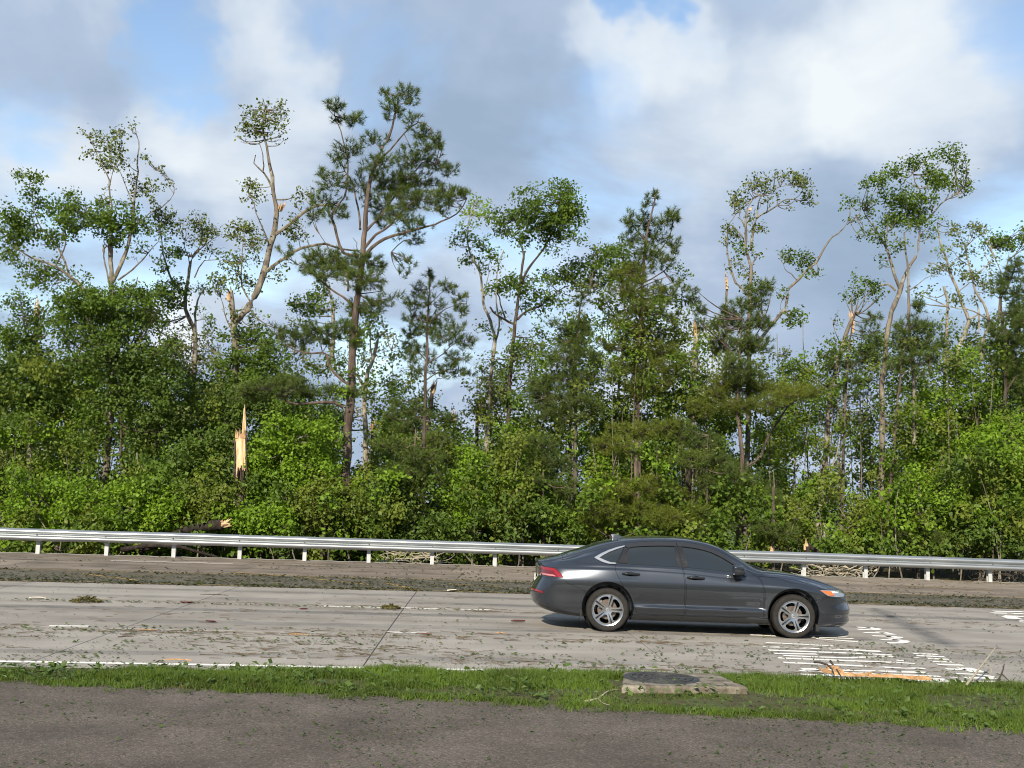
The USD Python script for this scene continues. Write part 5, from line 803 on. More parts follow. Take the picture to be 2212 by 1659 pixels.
tree('bare_pine', 'pale pinkish slim trunk left of the slim dark pine', 'tree trunk', 41.5, bk='pine', trunks=[(0, [(1228, 1090), (1230, 1000), (1231, 940), (1232, 880)], 9, 6)])
tree('thin_trunk', 'thin pale leaning trunk behind the rail right of the car', 'tree trunk', 38, bk='pale', trunks=[(0, [(1778, 1180), (1782, 1120), (1788, 1060), (1799, 1005), (1812, 960)], 5, 3)])
tree('thin_trunk', 'straight thin brown trunk left of the big snapped trunk at the left', 'tree trunk', 42, bk='grey', trunks=[(0, [(63, 1000), (65, 940), (67, 900)], 11, 9)])
tree('dead_sapling', 'thin dark dead sapling curving up behind the rail at the far left', 'sapling', 37, bk='dark', trunks=[(0, [(116, 1140), (110, 1105), (95, 1080), (75, 1060), (60, 1040)], 5, 1.5)], limbs=[(0, [(92, 1076), (80, 1090), (65, 1088)], 3, 1), (0, [(70, 1058), (58, 1065), (48, 1060)], 2, 1)])
tree('bare_branch', 'pale crooked bare branch hanging in the dark leaves on the left', 'branch', 38.5, bk='pale', trunks=[(0, [(296, 978), (300, 1000), (312, 1010), (320, 1022)], 2.5, 2.5, 'fork')], limbs=[(0, [(320, 1020), (335, 1015)], 2, 1, 0.0), (0, [(319, 1022), (312, 1032), (305, 1038)], 2, 1, 0.0)])

# --- bushes and understorey behind the guardrail
m_logbark = bark('wet_dark_bark', [(0.3, (0.012, 0.010, 0.009)), (0.5, (0.028, 0.023, 0.020)), (0.7, (0.05, 0.042, 0.036))])
TRUNK_GAPS = [(232, 985, 30, 60), (236, 910, 24, 40), (749, 985, 34, 70), (752, 900, 26, 50), (790, 960, 22, 50), (912, 1070, 24, 70), (1243, 960, 24, 60), (1242, 1060, 24, 60), (1230, 1000, 22, 60), (1606, 1150, 28, 50), (1488, 1060, 28, 50), (1780, 1130, 20, 50), (1820, 1110, 22, 60), (1605, 960, 24, 50), (63, 950, 20, 50), (517, 1055, 34, 55), (519, 940, 28, 70), (1905, 960, 22, 50), (1493, 940, 22, 50)]
def bush(label, D, kd, lst, name='bush', leaf=0.12, stems=2):
    lst = [c for c in lst if not any((c[0]-h[0])**2/(h[2]*.9)**2+(c[1]-h[1])**2/h[3]**2 < 1 for h in TRUNK_GAPS)]
    z = 0; rs = np.random.RandomState(int(lst[0][0]*3+lst[0][1]))
    x0 = np.mean([c[0] for c in lst]); tops = sorted(lst, key=lambda c: c[1])[:stems]
    tr = [(0, [(x0+rs.uniform(-15, 15), 1150), ((x0+c[0])/2, (1150+c[1])/2), (c[0], c[1])], 3.0, 1.2) for c in tops]
    return tree(name, label, 'bush', D, trunks=tr, clumps=[(0, kd, lst)], bk='grey', leaf=leaf)
bush('bright green tall bush right of the big snapped trunk', 37.9, 'b', [(570, 950, 40, 34, .9), (620, 930, 44, 34, .9), (670, 935, 44, 30, .9), (710, 930, 30, 30, .8), (600, 990, 54, 34, 1.0), (660, 985, 50, 34, 1.0), (560, 1010, 36, 34, 1.0), (700, 990, 36, 34, .9), (620, 1035, 50, 34, 1.0), (560, 1060, 40, 30, 1.0), (600, 920, 26, 16, .8)])
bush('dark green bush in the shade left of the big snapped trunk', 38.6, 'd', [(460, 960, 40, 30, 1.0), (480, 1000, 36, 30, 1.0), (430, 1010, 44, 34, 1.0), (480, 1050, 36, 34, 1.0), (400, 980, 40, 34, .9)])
bush('bright low bush on the left behind the rail', 36.6, 'b', [(290, 1060, 44, 26, .9), (340, 1065, 40, 26, .9), (240, 1075, 40, 28, .9), (300, 1100, 54, 26, 1.0), (240, 1110, 44, 26, 1.0), (350, 1105, 40, 26, 1.0), (310, 1130, 60, 20, 1.0)])
bush('yellow-green bush behind the rail in front of the fallen log', 36.9, 'o', [(400, 1070, 40, 24, .9), (450, 1080, 40, 24, .9), (420, 1105, 50, 24, 1.0), (480, 1100, 30, 22, .9), (380, 1100, 36, 24, 1.0)])
bush('light green bush at the left edge above the rail', 36.8, 'b', [(50, 1050, 40, 26, .8), (130, 1055, 40, 28, .85), (170, 1070, 36, 26, .9), (90, 1085, 50, 24, .9), (30, 1100, 40, 24, .9), (150, 1110, 44, 22, 1.0)])
bush('bright bush just right of the foot of the big snapped trunk', 36.4, 'b', [(530, 1110, 26, 22, 1.0), (570, 1105, 34, 24, 1.0), (610, 1115, 34, 22, 1.0), (550, 1135, 40, 18, 1.0), (600, 1140, 40, 18, 1.0)])
bush('olive bush below the tallest pine', 37.2, 'o', [(700, 1060, 40, 30, .9), (740, 1080, 40, 30, .95), (680, 1100, 44, 28, 1.0), (730, 1120, 44, 24, 1.0), (660, 1080, 34, 28, .9), (770, 1100, 36, 28, .9)])
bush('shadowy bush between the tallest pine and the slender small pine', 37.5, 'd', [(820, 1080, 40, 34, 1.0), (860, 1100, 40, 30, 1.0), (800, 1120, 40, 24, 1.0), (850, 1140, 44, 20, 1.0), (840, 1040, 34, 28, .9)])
bush('bright yellow-green sapling bush below the charred snapped trunk', 37.4, 'b', [(1010, 985, 26, 24, .8), (1040, 1000, 28, 26, .8), (1005, 1030, 30, 26, .9), (1030, 1050, 34, 28, .9), (990, 1075, 34, 28, .95), (1040, 1090, 34, 26, .95), (1000, 1115, 40, 24, 1.0)])
bush('olive vine-draped bush left of the slim dark pine', 37.2, 'o', [(1090, 1000, 30, 30, .8), (1110, 1040, 36, 30, .9), (1080, 1060, 34, 30, .9), (1120, 1085, 36, 28, .95), (1080, 1105, 36, 26, 1.0), (1120, 960, 30, 24, .6), (1100, 1130, 44, 20, 1.0)])
bush('leafy bush behind the roof line of the car', 36.8, 'l', [(1200, 1110, 40, 24, .9), (1180, 1140, 40, 20, 1.0), (1230, 1140, 40, 20, 1.0), (1160, 1115, 34, 24, .9)])
bush('low bush behind the rail in front of the car bonnet', 36.6, 'o', [(1700, 1130, 34, 24, .8), (1740, 1150, 40, 22, .9), (1690, 1160, 40, 22, .9), (1720, 1100, 30, 24, .7)])
bush('vine-hung yellow-green bush on the right', 37.2, 'o', [(1830, 1080, 40, 34, .8), (1860, 1110, 36, 34, .9), (1820, 1130, 40, 30, .9), (1850, 1160, 44, 24, 1.0), (1800, 1060, 26, 24, .6)])
bush('bright green bush mass on the right above the rail', 37.0, 'b', [(1990, 1050, 40, 30, .9), (2030, 1080, 44, 30, 1.0), (1980, 1100, 40, 30, 1.0), (2040, 1120, 44, 28, 1.0), (2080, 1100, 36, 30, .9), (1950, 1080, 34, 30, .8)])
bush('tall bright bush at the right edge', 37.6, 'b', [(2140, 930, 40, 30, .95), (2180, 960, 44, 34, 1.0), (2130, 990, 44, 34, 1.0), (2190, 1010, 44, 36, 1.0), (2140, 1040, 44, 34, 1.0), (2100, 960, 30, 26, .8), (2200, 920, 34, 26, .9), (2180, 1070, 44, 34, 1.0)])
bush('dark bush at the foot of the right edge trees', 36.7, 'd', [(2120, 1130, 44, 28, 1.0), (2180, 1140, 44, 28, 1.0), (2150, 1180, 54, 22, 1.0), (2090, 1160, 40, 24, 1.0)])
for lab, D, lst in (('soft young pine in front of the slender small pine trunk', 37.8, [(858, 866, 24, 14, .6), (896, 886, 36, 16, .7), (958, 903, 34, 14, .7), (876, 925, 44, 18, .8), (946, 945, 40, 16, .8), (846, 962, 40, 18, .8), (915, 985, 54, 22, .9), (870, 1020, 54, 26, 1.0), (930, 1030, 44, 26, .95), (890, 1060, 54, 24, .9), (850, 900, 24, 18, .7)]),
                    ('low young pine below the slim dark pine', 37.6, [(1170, 960, 40, 24, .9), (1150, 1000, 40, 26, .95), (1200, 1000, 40, 26, .95), (1170, 1040, 44, 26, 1.0), (1140, 1060, 36, 22, .9), (1210, 1060, 36, 24, .9)]),
                    ('young yellowish pine directly behind the car roof', 37.0, [(1320, 960, 50, 24, .8), (1370, 930, 50, 22, .9), (1430, 925, 44, 22, .9), (1330, 1060, 54, 26, .95), (1390, 1050, 54, 26, .95), (1450, 1070, 54, 28, .95), (1300, 1100, 44, 26, .95), (1370, 1100, 54, 26, 1.0), (1430, 1115, 54, 26, 1.0), (1500, 1110, 44, 26, .9), (1290, 1140, 44, 20, .9)]),
                    ('young pine behind the car windscreen', 37.3, [(1480, 940, 44, 26, .9), (1530, 960, 44, 26, .9), (1500, 990, 50, 24, .95), (1550, 1000, 40, 24, .9), (1530, 1040, 40, 26, .8), (1560, 1080, 40, 26, .9), (1540, 1130, 50, 24, .95)]),
                    ('low young pine spreading over the rail right of the car', 36.4, [(1690, 1150, 40, 18, .8), (1650, 1140, 36, 20, .9)]), ('low spreading young pine above the rail under the forked tall tree', 36.4, [(1960, 1150, 44, 18, .8), (2010, 1165, 44, 18, .9), (1985, 1130, 30, 18, .7)])):
    x0 = np.mean([c[0] for c in lst]); tree('young_pine', lab, 'young pine', D, trunks=[(0, [(x0, 1150), (x0, 1050), (x0+4, min(c[1] for c in lst))], 6, 2)], clumps=[(0, 'q' if 'yellow' in lab else 'p', lst)], bk='pine', dens=1.15)

def airy(P, thr, k=2.4):
    return P[meshkit.fbm(P*k, 2, 5) > thr]
def mass(name, label, Dlo, Dhi, step, top, bottom, kinds, rng, leaf=0.15, fill=0.9, rx=(34, 60), stemp=0.35, holes=(), rag=90):
    """a continuous tangle no one could count: overlapping leafy sprays filled from bottom up to a ragged top line (picture units)"""
    tp = PchipInterpolator(*np.array(top).T); by = {}; st = []
    for x in np.arange(-60, 2290, step):
        y1 = float(tp(np.clip(x, top[0][0], top[-1][0]))) + (meshkit.fbm(np.array([x*0.022, Dlo, 0.0]), 3, 9)-0.5)*rag; y = bottom
        while y > y1:
            cx, cy = x+rng.uniform(-step, step), y+rng.uniform(-14, 14); D = rng.uniform(Dlo, Dhi)*(1-0.00000) ; px = D/FPX
            D = D - max(0, abs(cx-900)-500)*0.0012
            r1 = rng.uniform(*rx)*px; r2 = r1*rng.uniform(0.45, 0.75)
            if not any((cx-h[0])**2/h[2]**2+(cy-h[1])**2/h[3]**2 < 1 for h in list(holes)+TRUNK_GAPS):
                C = at(np.array([cx, cy]), D); q = meshkit.fbm(np.array([cx*0.008, cy*0.012, Dlo]), 2, 3); kd = kinds[int(np.clip(((q-0.5)*2.2+0.5+rng.normal(0, 0.22))*len(kinds), 0, len(kinds)-1))]
                n = int(math.pi*r1*r2*fill*360*(0.15/leaf)**2); nt = max(3, n//28); T = clump_points(C, r1, r2, r1, nt, rng); P = airy(T[rng.randint(0, nt, n)] + rng.normal(0, 0.19, (n, 3)), 0.40); n = len(P)
                if not n: y -= r2/px*1.15; continue
                by.setdefault(kd, []).append(leafcloud(P, leaf*rng.uniform(0.65, 1.25, n), rng, unit(P-C)))
                if rng.uniform() < stemp:
                    b = C.copy(); b[2] = -0.3; b[0] += rng.normal(0, 0.5); st.append(tube(spline([b, (b+C)/2+rng.normal(0, 0.15, 3), C], 6), np.linspace(0.03, 0.008, 6), 4, False))
            y -= r2/px*1.15
    path = thing(name, label, None, (0, 44, 0), kind='stuff')
    for kd, ms in by.items(): put(path, 'foliage', cat(*ms), LEAF[kd])
    if st: put(path, 'stems', cat(*st), m_greybark)
mass('undergrowth', 'tangled leafy undergrowth along the guardrail', 36.0, 40.0, 26, [(-60, 1085), (120, 1075), (300, 1070), (480, 1040), (560, 1020), (700, 1050), (800, 1040), (900, 1030), (1000, 1050), (1150, 1050), (1300, 1060), (1500, 1060), (1620, 1100), (1700, 1110), (1800, 1090), (1900, 1080), (2000, 1060), (2100, 1020), (2290, 1000)], 1195, 'dolobobl', np.random.RandomState(41), 0.165, 1.1, rx=(17, 36), rag=220, stemp=0.10)
mass('loose_wood', 'loose leafy branches filling the lower gaps of the wood', 40.0, 46.5, 36, [(-60, 860), (60, 860), (200, 900), (330, 880), (400, 860), (440, 850), (500, 800), (600, 800), (650, 860), (740, 880), (790, 940), (830, 740), (880, 820), (960, 860), (1020, 920), (1060, 800), (1120, 760), (1180, 720), (1300, 680), (1400, 660), (1480, 670), (1560, 690), (1640, 780), (1700, 800), (1760, 840), (1800, 770), (1880, 740), (1950, 720), (2060, 720), (2110, 720), (2160, 680), (2290, 660)], 1100, 'dlolgobl', np.random.RandomState(52), 0.13, 0.72, rx=(15, 34), stemp=0.12, rag=150,
     holes=[(1690, 1030, 40, 40), (1860, 1035, 55, 40), (1740, 1000, 30, 40), (1960, 1000, 24, 24), (800, 950, 26, 60), (1010, 900, 34, 40), (1150, 880, 16, 30), (700, 800, 40, 40), (960, 830, 40, 30), (640, 800, 20, 30)])
mass('wood_middle', 'leafy wood standing behind the nearer trees', 41.5, 47.5, 34, [(-60, 770), (60, 770), (200, 800), (300, 760), (380, 870), (440, 880), (500, 800), (600, 800), (660, 850), (740, 930), (790, 1010), (830, 890), (900, 900), (960, 940), (1040, 1000), (1100, 930), (1180, 880), (1300, 870), (1400, 830), (1480, 850), (1560, 880), (1640, 900), (1700, 930), (1760, 960), (1840, 960), (1880, 1030), (1920, 960), (2000, 900), (2060, 890), (2110, 830), (2160, 760), (2290, 740)], 1160, 'dlolboob', np.random.RandomState(42), 0.15, 0.85, rx=(24, 44), rag=120, stemp=0.15,
     holes=[(1690, 1040, 40, 50), (1860, 1040, 60, 45), (1740, 1000, 40, 50), (1800, 960, 60, 40), (1960, 1000, 30, 30), (2060, 1010, 30, 30), (800, 960, 28, 60), (1010, 900, 40, 50), (1150, 880, 20, 30)])
mass('wood_behind', 'far side of the wood, thinner, seen between the trunks', 52, 58, 44, [(-60, 860), (200, 850), (400, 900), (500, 900), (740, 910), (800, 950), (900, 930), (1000, 970), (1100, 950), (1200, 940), (1400, 920), (1600, 950), (1700, 1000), (1850, 1015), (1950, 980), (2100, 940), (2290, 880)], 1130, 'dlgl', np.random.RandomState(43), 0.18, 0.85, stemp=0.2)
# loose sprays that veil the gaps between trunks, with thin far stems
rv = np.random.RandomState(61)
far = [(x, y, rv.uniform(14, 30), rv.uniform(14, 28), rv.uniform(.12, .3)) for x, y in ((440, 720), (470, 740), (640, 700), (700, 730), (830, 760), (850, 820), (850, 720), (1040, 860), (1060, 920), (1130, 880), (1160, 760), (1140, 800), (1300, 700), (1480, 690), (1540, 700), (1560, 720), (1680, 800), (1690, 830), (1720, 800), (1750, 830), (1700, 880), (1740, 900), (1780, 900), (1820, 900), (1860, 900), (1880, 950), (1930, 900), (2020, 830), (2050, 860), (2080, 820), (2000, 870), (1690, 940), (1730, 960), (1650, 930), (1850, 970), (2000, 950), (1780, 850), (1860, 820), (1990, 850))]
tree('light_green_tree', 'light green sunlit tree between the wind-bent tree and the dark snapped trunk', 'tree', 45, bk='grey', trunks=[(0, [(1715, 1050), (1718, 950), (1715, 860), (1712, 800)], 6, 2)], limbs=[(0, [(1716, 900), (1740, 860), (1745, 830)], 3, 1), (0, [(1715, 880), (1690, 850), (1685, 830)], 3, 1)],
     clumps=[(0, 'b', [(1715, 785, 22, 18, .6), (1700, 805, 26, 18, .7), (1735, 810, 22, 20, .6), (1690, 835, 30, 18, .6), (1740, 840, 24, 20, .55), (1715, 850, 34, 22, .5), (1760, 860, 22, 20, .35), (1690, 880, 30, 20, .4), (1740, 900, 34, 24, .45), (1700, 930, 34, 24, .45), (1720, 970, 40, 24, .4), (1680, 985, 30, 24, .4), (1760, 930, 30, 24, .35)])])
tree('light_green_tree', 'light green leafy tree low on the right between pale trunks and dark pine', 'tree', 42, bk='grey', trunks=[(0, [(2070, 1080), (2068, 960), (2062, 860), (2060, 790)], 7, 2)],
     clumps=[(0, 'b', [(2060, 770, 34, 20, .6), (2100, 780, 34, 22, .7), (2030, 800, 30, 18, .6), (2080, 815, 44, 22, .75), (2010, 850, 34, 20, .7), (2050, 860, 44, 22, .75), (2110, 850, 40, 24, .8), (1980, 890, 30, 22, .6), (2030, 910, 44, 26, .8), (2090, 910, 44, 28, .85), (2000, 950, 40, 26, .8), (2060, 960, 44, 30, .9), (1970, 990, 34, 28, .7), (2020, 1010, 44, 30, .9)])])
path = tree('veil_of_leaves', 'loose leafy sprays and thin stems in the gaps between the trunks', None, 47, bk='grey', trunks=[(0, [(x, 1000), (x+rv.uniform(-8, 8), 850), (x+rv.uniform(-16, 16), rv.uniform(700, 820))], 4, 1.2) for x in (470, 640, 700, 845, 1060, 1150, 1300, 1475, 1545, 1680, 1745, 1860, 1880, 1990, 2010, 2080, 350, 150)], clumps=[(0, 'g', far[::2]), (0, 'o', far[1::2])])
stage.GetPrimAtPath(path).SetCustomDataByKey('kind', 'stuff')

# --- fallen wood by the rail
lg = thing('fallen_log', 'dark fallen log behind the guardrail with orange splintered end', 'log', tuple(at(np.array([440, 1140]), 35.9)))
P = [at(np.array(q, float), d) for q, d in (((300, 1190), 36.6), ((350, 1170), 36.4), ((400, 1147), 36.1), ((440, 1137), 35.9), ((482, 1134), 35.7))]
put(lg, 'trunk', tube(spline(P, 24), np.linspace(0.11, 0.165, 24)*(1+0.08*np.random.RandomState(1).uniform(-1, 1, 24)), 12), m_logbark, smooth=40)
rl = np.random.RandomState(8)
put(lg, 'splintered_end', cat(*[tube(spline([P[-1]+np.array([-.05, rl.uniform(-.12, .12), rl.uniform(-.14, .14)]), P[-1]+np.array([rl.uniform(.08, .28), rl.uniform(-.12, .05), rl.uniform(-.08, .22)])], 4), [0.045, 0.04, 0.025, 0.004], 5) for _ in range(9)]), m_fresh)
put('/World', 'fallen_limb', tube(spline([at(np.array(q, float), 35.4) for q in ((262, 1188), (290, 1183), (330, 1178), (380, 1180), (430, 1193), (470, 1203))], 20), np.linspace(0.08, 0.03, 20), 8), m_logbark, smooth=40, label='dark fallen limb showing below the rail under the log', cat='limb')
st_ = thing('stump', 'small snapped stump with a pale orange spike behind the rail right of the car', 'stump', tuple(at(np.array([1744, 1190]), 35.6)))
put(st_, 'trunk', tube(spline([at(np.array([1745, 1205]), 35.6), at(np.array([1743, 1180]), 35.6)], 5), np.linspace(0.10, 0.08, 5), 8), m_logbark, smooth=40)
put(st_, 'splintered_top', cat(*[tube(spline([at(np.array([1741+dx, 1188.]), 35.58), at(np.array([1741+dx+tx, ty]), 35.58)], 4), [0.04, 0.035, 0.02, 0.004], 5) for dx, tx, ty in ((0, 0, 1162), (3, 1, 1172), (-2, -2, 1176), (5, 2, 1180))]), m_fresh)
put('/World', 'fallen_limb', tube(spline([at(np.array(q, float), 35.7) for q in ((1746, 1180), (1757, 1186), (1770, 1195))], 8), np.linspace(0.08, 0.06, 8), 8), m_logbark, smooth=40, label='short dark limb leaning down from the spiked stump', cat='limb')
put('/World', 'stump', cat(*[tube(spline([at(np.array([1665+dx, 1195.]), 35.6), at(np.array([1666+dx+tx, ty]), 35.6)], 4), [0.05, 0.04, 0.03, 0.01], 5) for dx, tx, ty in ((0, 0, 1180), (3, 0, 1184))]), m_fresh, label='tiny pale stump just above the rail behind the car windscreen', cat='stump')
def tangle(c, w, h, D, n, rng, r=0.012):
    ms = []
    for _ in range(n):
        a = np.array(c)+np.array([rng.uniform(-w, w), rng.uniform(-h*0.2, h)]); b = a+np.array([rng.uniform(-w*0.7, w*0.7), rng.uniform(-h, h*0.3)]); d0, d1 = D+rng.uniform(-.3, .5), D+rng.uniform(-.3, .5)
        m0 = (a+b)/2+rng.normal(0, 5, 2); ms.append(tube(spline([at(a, d0), at(m0, (d0+d1)/2), at(b, d1)], 7), np.linspace(r*rng.uniform(.7, 1.6), r*.35, 7), 4, False))
    return cat(*ms)
put('/World', 'brush_pile', tangle((880, 1200), 75, 22, 35.0, 60, rl, 0.014), m_palestick, label='tangle of pale broken branches under the rail left of the car', cat='brush pile')
put('/World', 'brush_pile', cat(tangle((1810, 1232), 70, 16, 34.9, 70, rl, 0.018), shards(np.array([at(np.array([rl.uniform(1740, 1900), rl.uniform(1222, 1240)]), 34.9) for _ in range(60)]), rl.uniform(.08, .3, 60), rl, 0.6, (.2, .5))), m_palestick, label='heap of pale broken branches and bark under the rail right of the car', cat='brush pile')
put('/World', 'brush_pile', tangle((2160, 1240), 60, 18, 34.8, 40, rl, 0.012), m_twig, label='dry dark twigs under the rail at the right edge', cat='brush pile')
# ------------------------------------------------------------------ the car (own axes: x forward from the rear axle, y to its left, z up)
CAR_O = np.array([3.2657, 17.8834, 0.004]); CAR_A = math.radians(-6.56)
car = thing('parked_car', 'dark grey sedan standing on the pale concrete lanes, facing right', 'car', tuple(CAR_O), CAR_A)
def paint_mat(name, base, flake=0.5):
    n = {'tc': ('texture_coordinate', {}), 'v': ('voronoi_texture', dict(scale=900.0)), 'vc': ('separate_color', {}), 'mr': ('map_range', dict(from_min=0.0, from_max=1.0, to_min=0.75, to_max=1.3)),
         'mx': ('vector_math', dict(math_type='scale', vector1=base)), 'p': ('principled_bsdf', dict(metallic=0.85, roughness=0.27, specular_ior_level=0.5, coat_weight=1.0, coat_roughness=0.035, coat_ior=1.5))}
    L = [('tc.object', 'v.vector'), ('v.color', 'vc.color'), ('vc.r', 'mr.value'), ('mr.result', 'mx.scale'), ('mx.vector', 'p.base_color')]
    return MAT(stage, f'/World/Looks/{name}', n, L, surface='p.BSDF')
m_paint = paint_mat('car_paint', (0.053, 0.061, 0.074))
m_dglass = MAT(stage, '/World/Looks/tinted_glass', {'p': ('principled_bsdf', dict(base_color=(0.010, 0.013, 0.013), roughness=0.02, specular_ior_level=1.0, ior=1.5, coat_weight=0.35, coat_roughness=0.02))}, [], surface='p.BSDF')
m_gloss = mat_plain('gloss_black', (0.010, 0.011, 0.012), 0.12, 0, 0.5, 0.5)
m_trim = mat_plain('black_plastic', (0.016, 0.016, 0.017), 0.55, 0, 0.4)
m_dark = mat_plain('underbody', (0.006, 0.006, 0.006), 0.9, 0, 0.1)
m_chrome = mat_plain('chrome', (0.88, 0.88, 0.88), 0.22, 1.0)
m_strip = mat_plain('bright_strip', (0.62, 0.62, 0.63), 0.25, 0.8)
m_visor = mat_plain('smoked_visor', (0.02, 0.02, 0.022), 0.15, 0, 0.5, 0.3)
m_tyre = mat_noise('tyre_rubber', [(0.3, (0.011, 0.0105, 0.010)), (0.7, (0.024, 0.0225, 0.021))], scale=14, rough=0.85, spec=0.3)
m_alloy = mat_plain('machined_alloy', (0.48, 0.49, 0.50), 0.22, 1.0)
m_alloyd = mat_plain('dark_alloy', (0.03, 0.031, 0.033), 0.35, 0.6)
m_disc = mat_plain('brake_disc', (0.16, 0.13, 0.115), 0.45, 0.8)
m_caliper = mat_plain('brake_caliper', (0.30, 0.30, 0.29), 0.5, 0.6)
m_red = mat_plain('red_lens', (0.20, 0.006, 0.010), 0.12, 0, 0.6, 0.6); m_redd = mat_plain('dark_red_lens', (0.10, 0.004, 0.007), 0.10, 0, 0.6, 0.6)
m_pink = mat_plain('clear_red_lens', (0.42, 0.16, 0.16), 0.12, 0, 0.6, 0.5)
m_amber = mat_plain('amber_lens', (0.55, 0.12, 0.012), 0.18, 0, 0.6, 0.5)
m_lamp = mat_plain('lamp_lens', (0.34, 0.36, 0.38), 0.10, 0.5, 0.8, 0.6); m_lampw = mat_plain('white_lamp_strip', (0.80, 0.82, 0.85), 0.12, 0.2, 0.8, 0.6)
m_plate = mat_plain('plate_white', (0.75, 0.75, 0.73), 0.4)

def pc(*pts): a = np.array(pts, float); return PchipInterpolator(a[:, 0], a[:, 1], extrapolate=True)
zC = pc((-1.25, 0.985), (-1.10, 1.03), (-0.95, 1.068), (-0.80, 1.10), (-0.494, 1.194), (-0.161, 1.312), (0.145, 1.394), (0.453, 1.435), (0.732, 1.452), (1.068, 1.455), (1.432, 1.424), (1.796, 1.322), (2.132, 1.152), (2.40, 1.00), (2.50, 0.985), (2.83, 0.955), (3.246, 0.88), (3.579, 0.79), (3.75, 0.725), (3.9, 0.66))
zR = pc((-1.25, 0.965), (-1.04, 1.005), (-0.676, 1.080), (-0.354, 1.190), (0.02, 1.312), (0.237, 1.358), (0.56, 1.396), (0.94, 1.410), (1.21, 1.402), (1.48, 1.368), (1.724, 1.298), (1.995, 1.150), (2.33, 0.968), (2.50, 0.962), (2.83, 0.937), (3.246, 0.862), (3.579, 0.775), (3.75, 0.712), (3.9, 0.65))
yR = pc((-1.25, 0.56), (-0.676, 0.56), (-0.354, 0.56), (0.2, 0.575), (1.0, 0.59), (1.7, 0.605), (2.0, 0.635), (2.33, 0.70), (2.5, 0.62), (2.83, 0.58), (3.3, 0.55), (3.9, 0.50))
zB = pc((-1.25, 0.945), (-1.0, 0.975), (-0.6, 1.010), (-0.1, 1.026), (0.3, 1.013), (1.0, 1.002), (1.6, 0.966), (1.95, 0.945), (2.30, 0.925), (2.54, 0.918), (2.86, 0.888), (3.2, 0.818), (3.47, 0.748), (3.66, 0.705), (3.9, 0.63))
yB = pc((-1.25, 0.70), (-1.0, 0.735), (-0.5, 0.80), (0.0, 0.838), (1.0, 0.848), (1.9, 0.838), (2.3, 0.815), (2.8, 0.775), (3.2, 0.745), (3.5, 0.72), (3.9, 0.68))
zS = pc((-1.25, 0.90), (-0.68, 0.945), (0.12, 0.958), (0.65, 0.945), (1.18, 0.924), (1.7, 0.884), (2.235, 0.852), (2.55, 0.84), (3.03, 0.81), (3.3, 0.755), (3.6, 0.69), (3.9, 0.60))
yS = pc((-1.25, 0.825), (-0.6, 0.862), (0.0, 0.890), (0.6, 0.882), (1.5, 0.882), (2.3, 0.880), (2.83, 0.892), (3.3, 0.86), (3.9, 0.83))
haunch = pc((-1.2, 0.0), (-0.7, 0.010), (0.0, 0.028), (0.5, 0.006), (1.2, 0.0), (2.2, 0.002), (2.83, 0.022), (3.3, 0.004), (3.9, 0.0))
plan = pc((-1.25, 0.90), (-0.9, 0.955), (-0.5, 0.99), (0, 1), (2.8, 1), (3.1, 0.99), (3.4, 0.965), (3.6, 0.94), (3.9, 0.90))
zbot = pc((-1.25, 0.30), (-1.1, 0.285), (-0.8, 0.24), (-0.4, 0.20), (0.4, 0.175), (2.4, 0.18), (3.2, 0.175), (3.6, 0.165), (3.9, 0.18))
def section(x):
    b = float(zbot(x)); w = float(plan(x)); h = float(haunch(x)); s = float(zS(x)); yb, zb, yr, zr, zc_ = float(yB(x)), float(zB(x)), float(yR(x)), float(zR(x)), float(zC(x))
    dr = np.clip((x-0.25)/0.5, 0, 1)*np.clip((2.45-x)/0.15, 0, 1)       # door crease only between the wheels
    k = [(0, b), (0.62*w, b), (0.835*w, b+0.008), (0.875*w, b+0.055), (0.886*w+0.002*dr, 0.31), (0.900*w+0.012*dr, 0.365), (0.902*w+0.012*dr, 0.385), (0.905*w-0.030*dr+h*.3, 0.440), (0.908*w-0.006*dr+h*.7, 0.55), (0.918*w+h, 0.65), (0.921*w+h, min(0.75, s-0.09)), (max(float(yS(x)), 0)*w+0.008+h*.4, s-0.022), (float(yS(x))*w-0.004, s), (float(yS(x))*w*0.5+yb*w*0.5+0.004, s*0.45+zb*0.55), (yb*w, zb)]
    k += [((yb*0.5+yr*0.5)*w+0.018, (zb+zr)/2+0.006), (yr*w+0.022, zr-0.030), (yr*w, zr), (yr*w-0.06, zr+(zc_-zr)*0.30+0.006), (yr*w*0.5, zr+(zc_-zr)*0.78), (0, zc_)]
    return np.array(k)
def rounded(k, m):
    t = np.arange(len(k)); tt = np.linspace(0, len(k)-1, m); return np.c_[PchipInterpolator(t, k[:, 0])(tt), PchipInterpolator(t, k[:, 1])(tt)]
XS = np.concatenate([np.linspace(-1.20, -0.9, 26)[:-1], np.linspace(-0.9, 3.4, 260), np.linspace(3.4, 3.80, 34)[1:]])
NM = 121
S_ = np.array([rounded(section(x), NM) for x in XS])
# round the ends in plan: a super-ellipse squeezes the width towards nose and tail
XR, XF = XS[0], XS[-1]
def squeeze(x):
    f = 1.0
    if x > 3.0: f = max(1-((x-3.0)/(XF-3.0+0.012))**3.6, 0)**(1/2.3)
    if x < -0.55: f = min(f, max(1-((-0.55-x)/(-0.55-XR+0.012))**3.4, 0)**(1/2.4))
    return f
FQ = np.array([squeeze(x) for x in XS])
Y_, Z_ = S_[..., 0]*FQ[:, None], S_[..., 1]
X_ = np.repeat(XS[:, None], NM, 1)
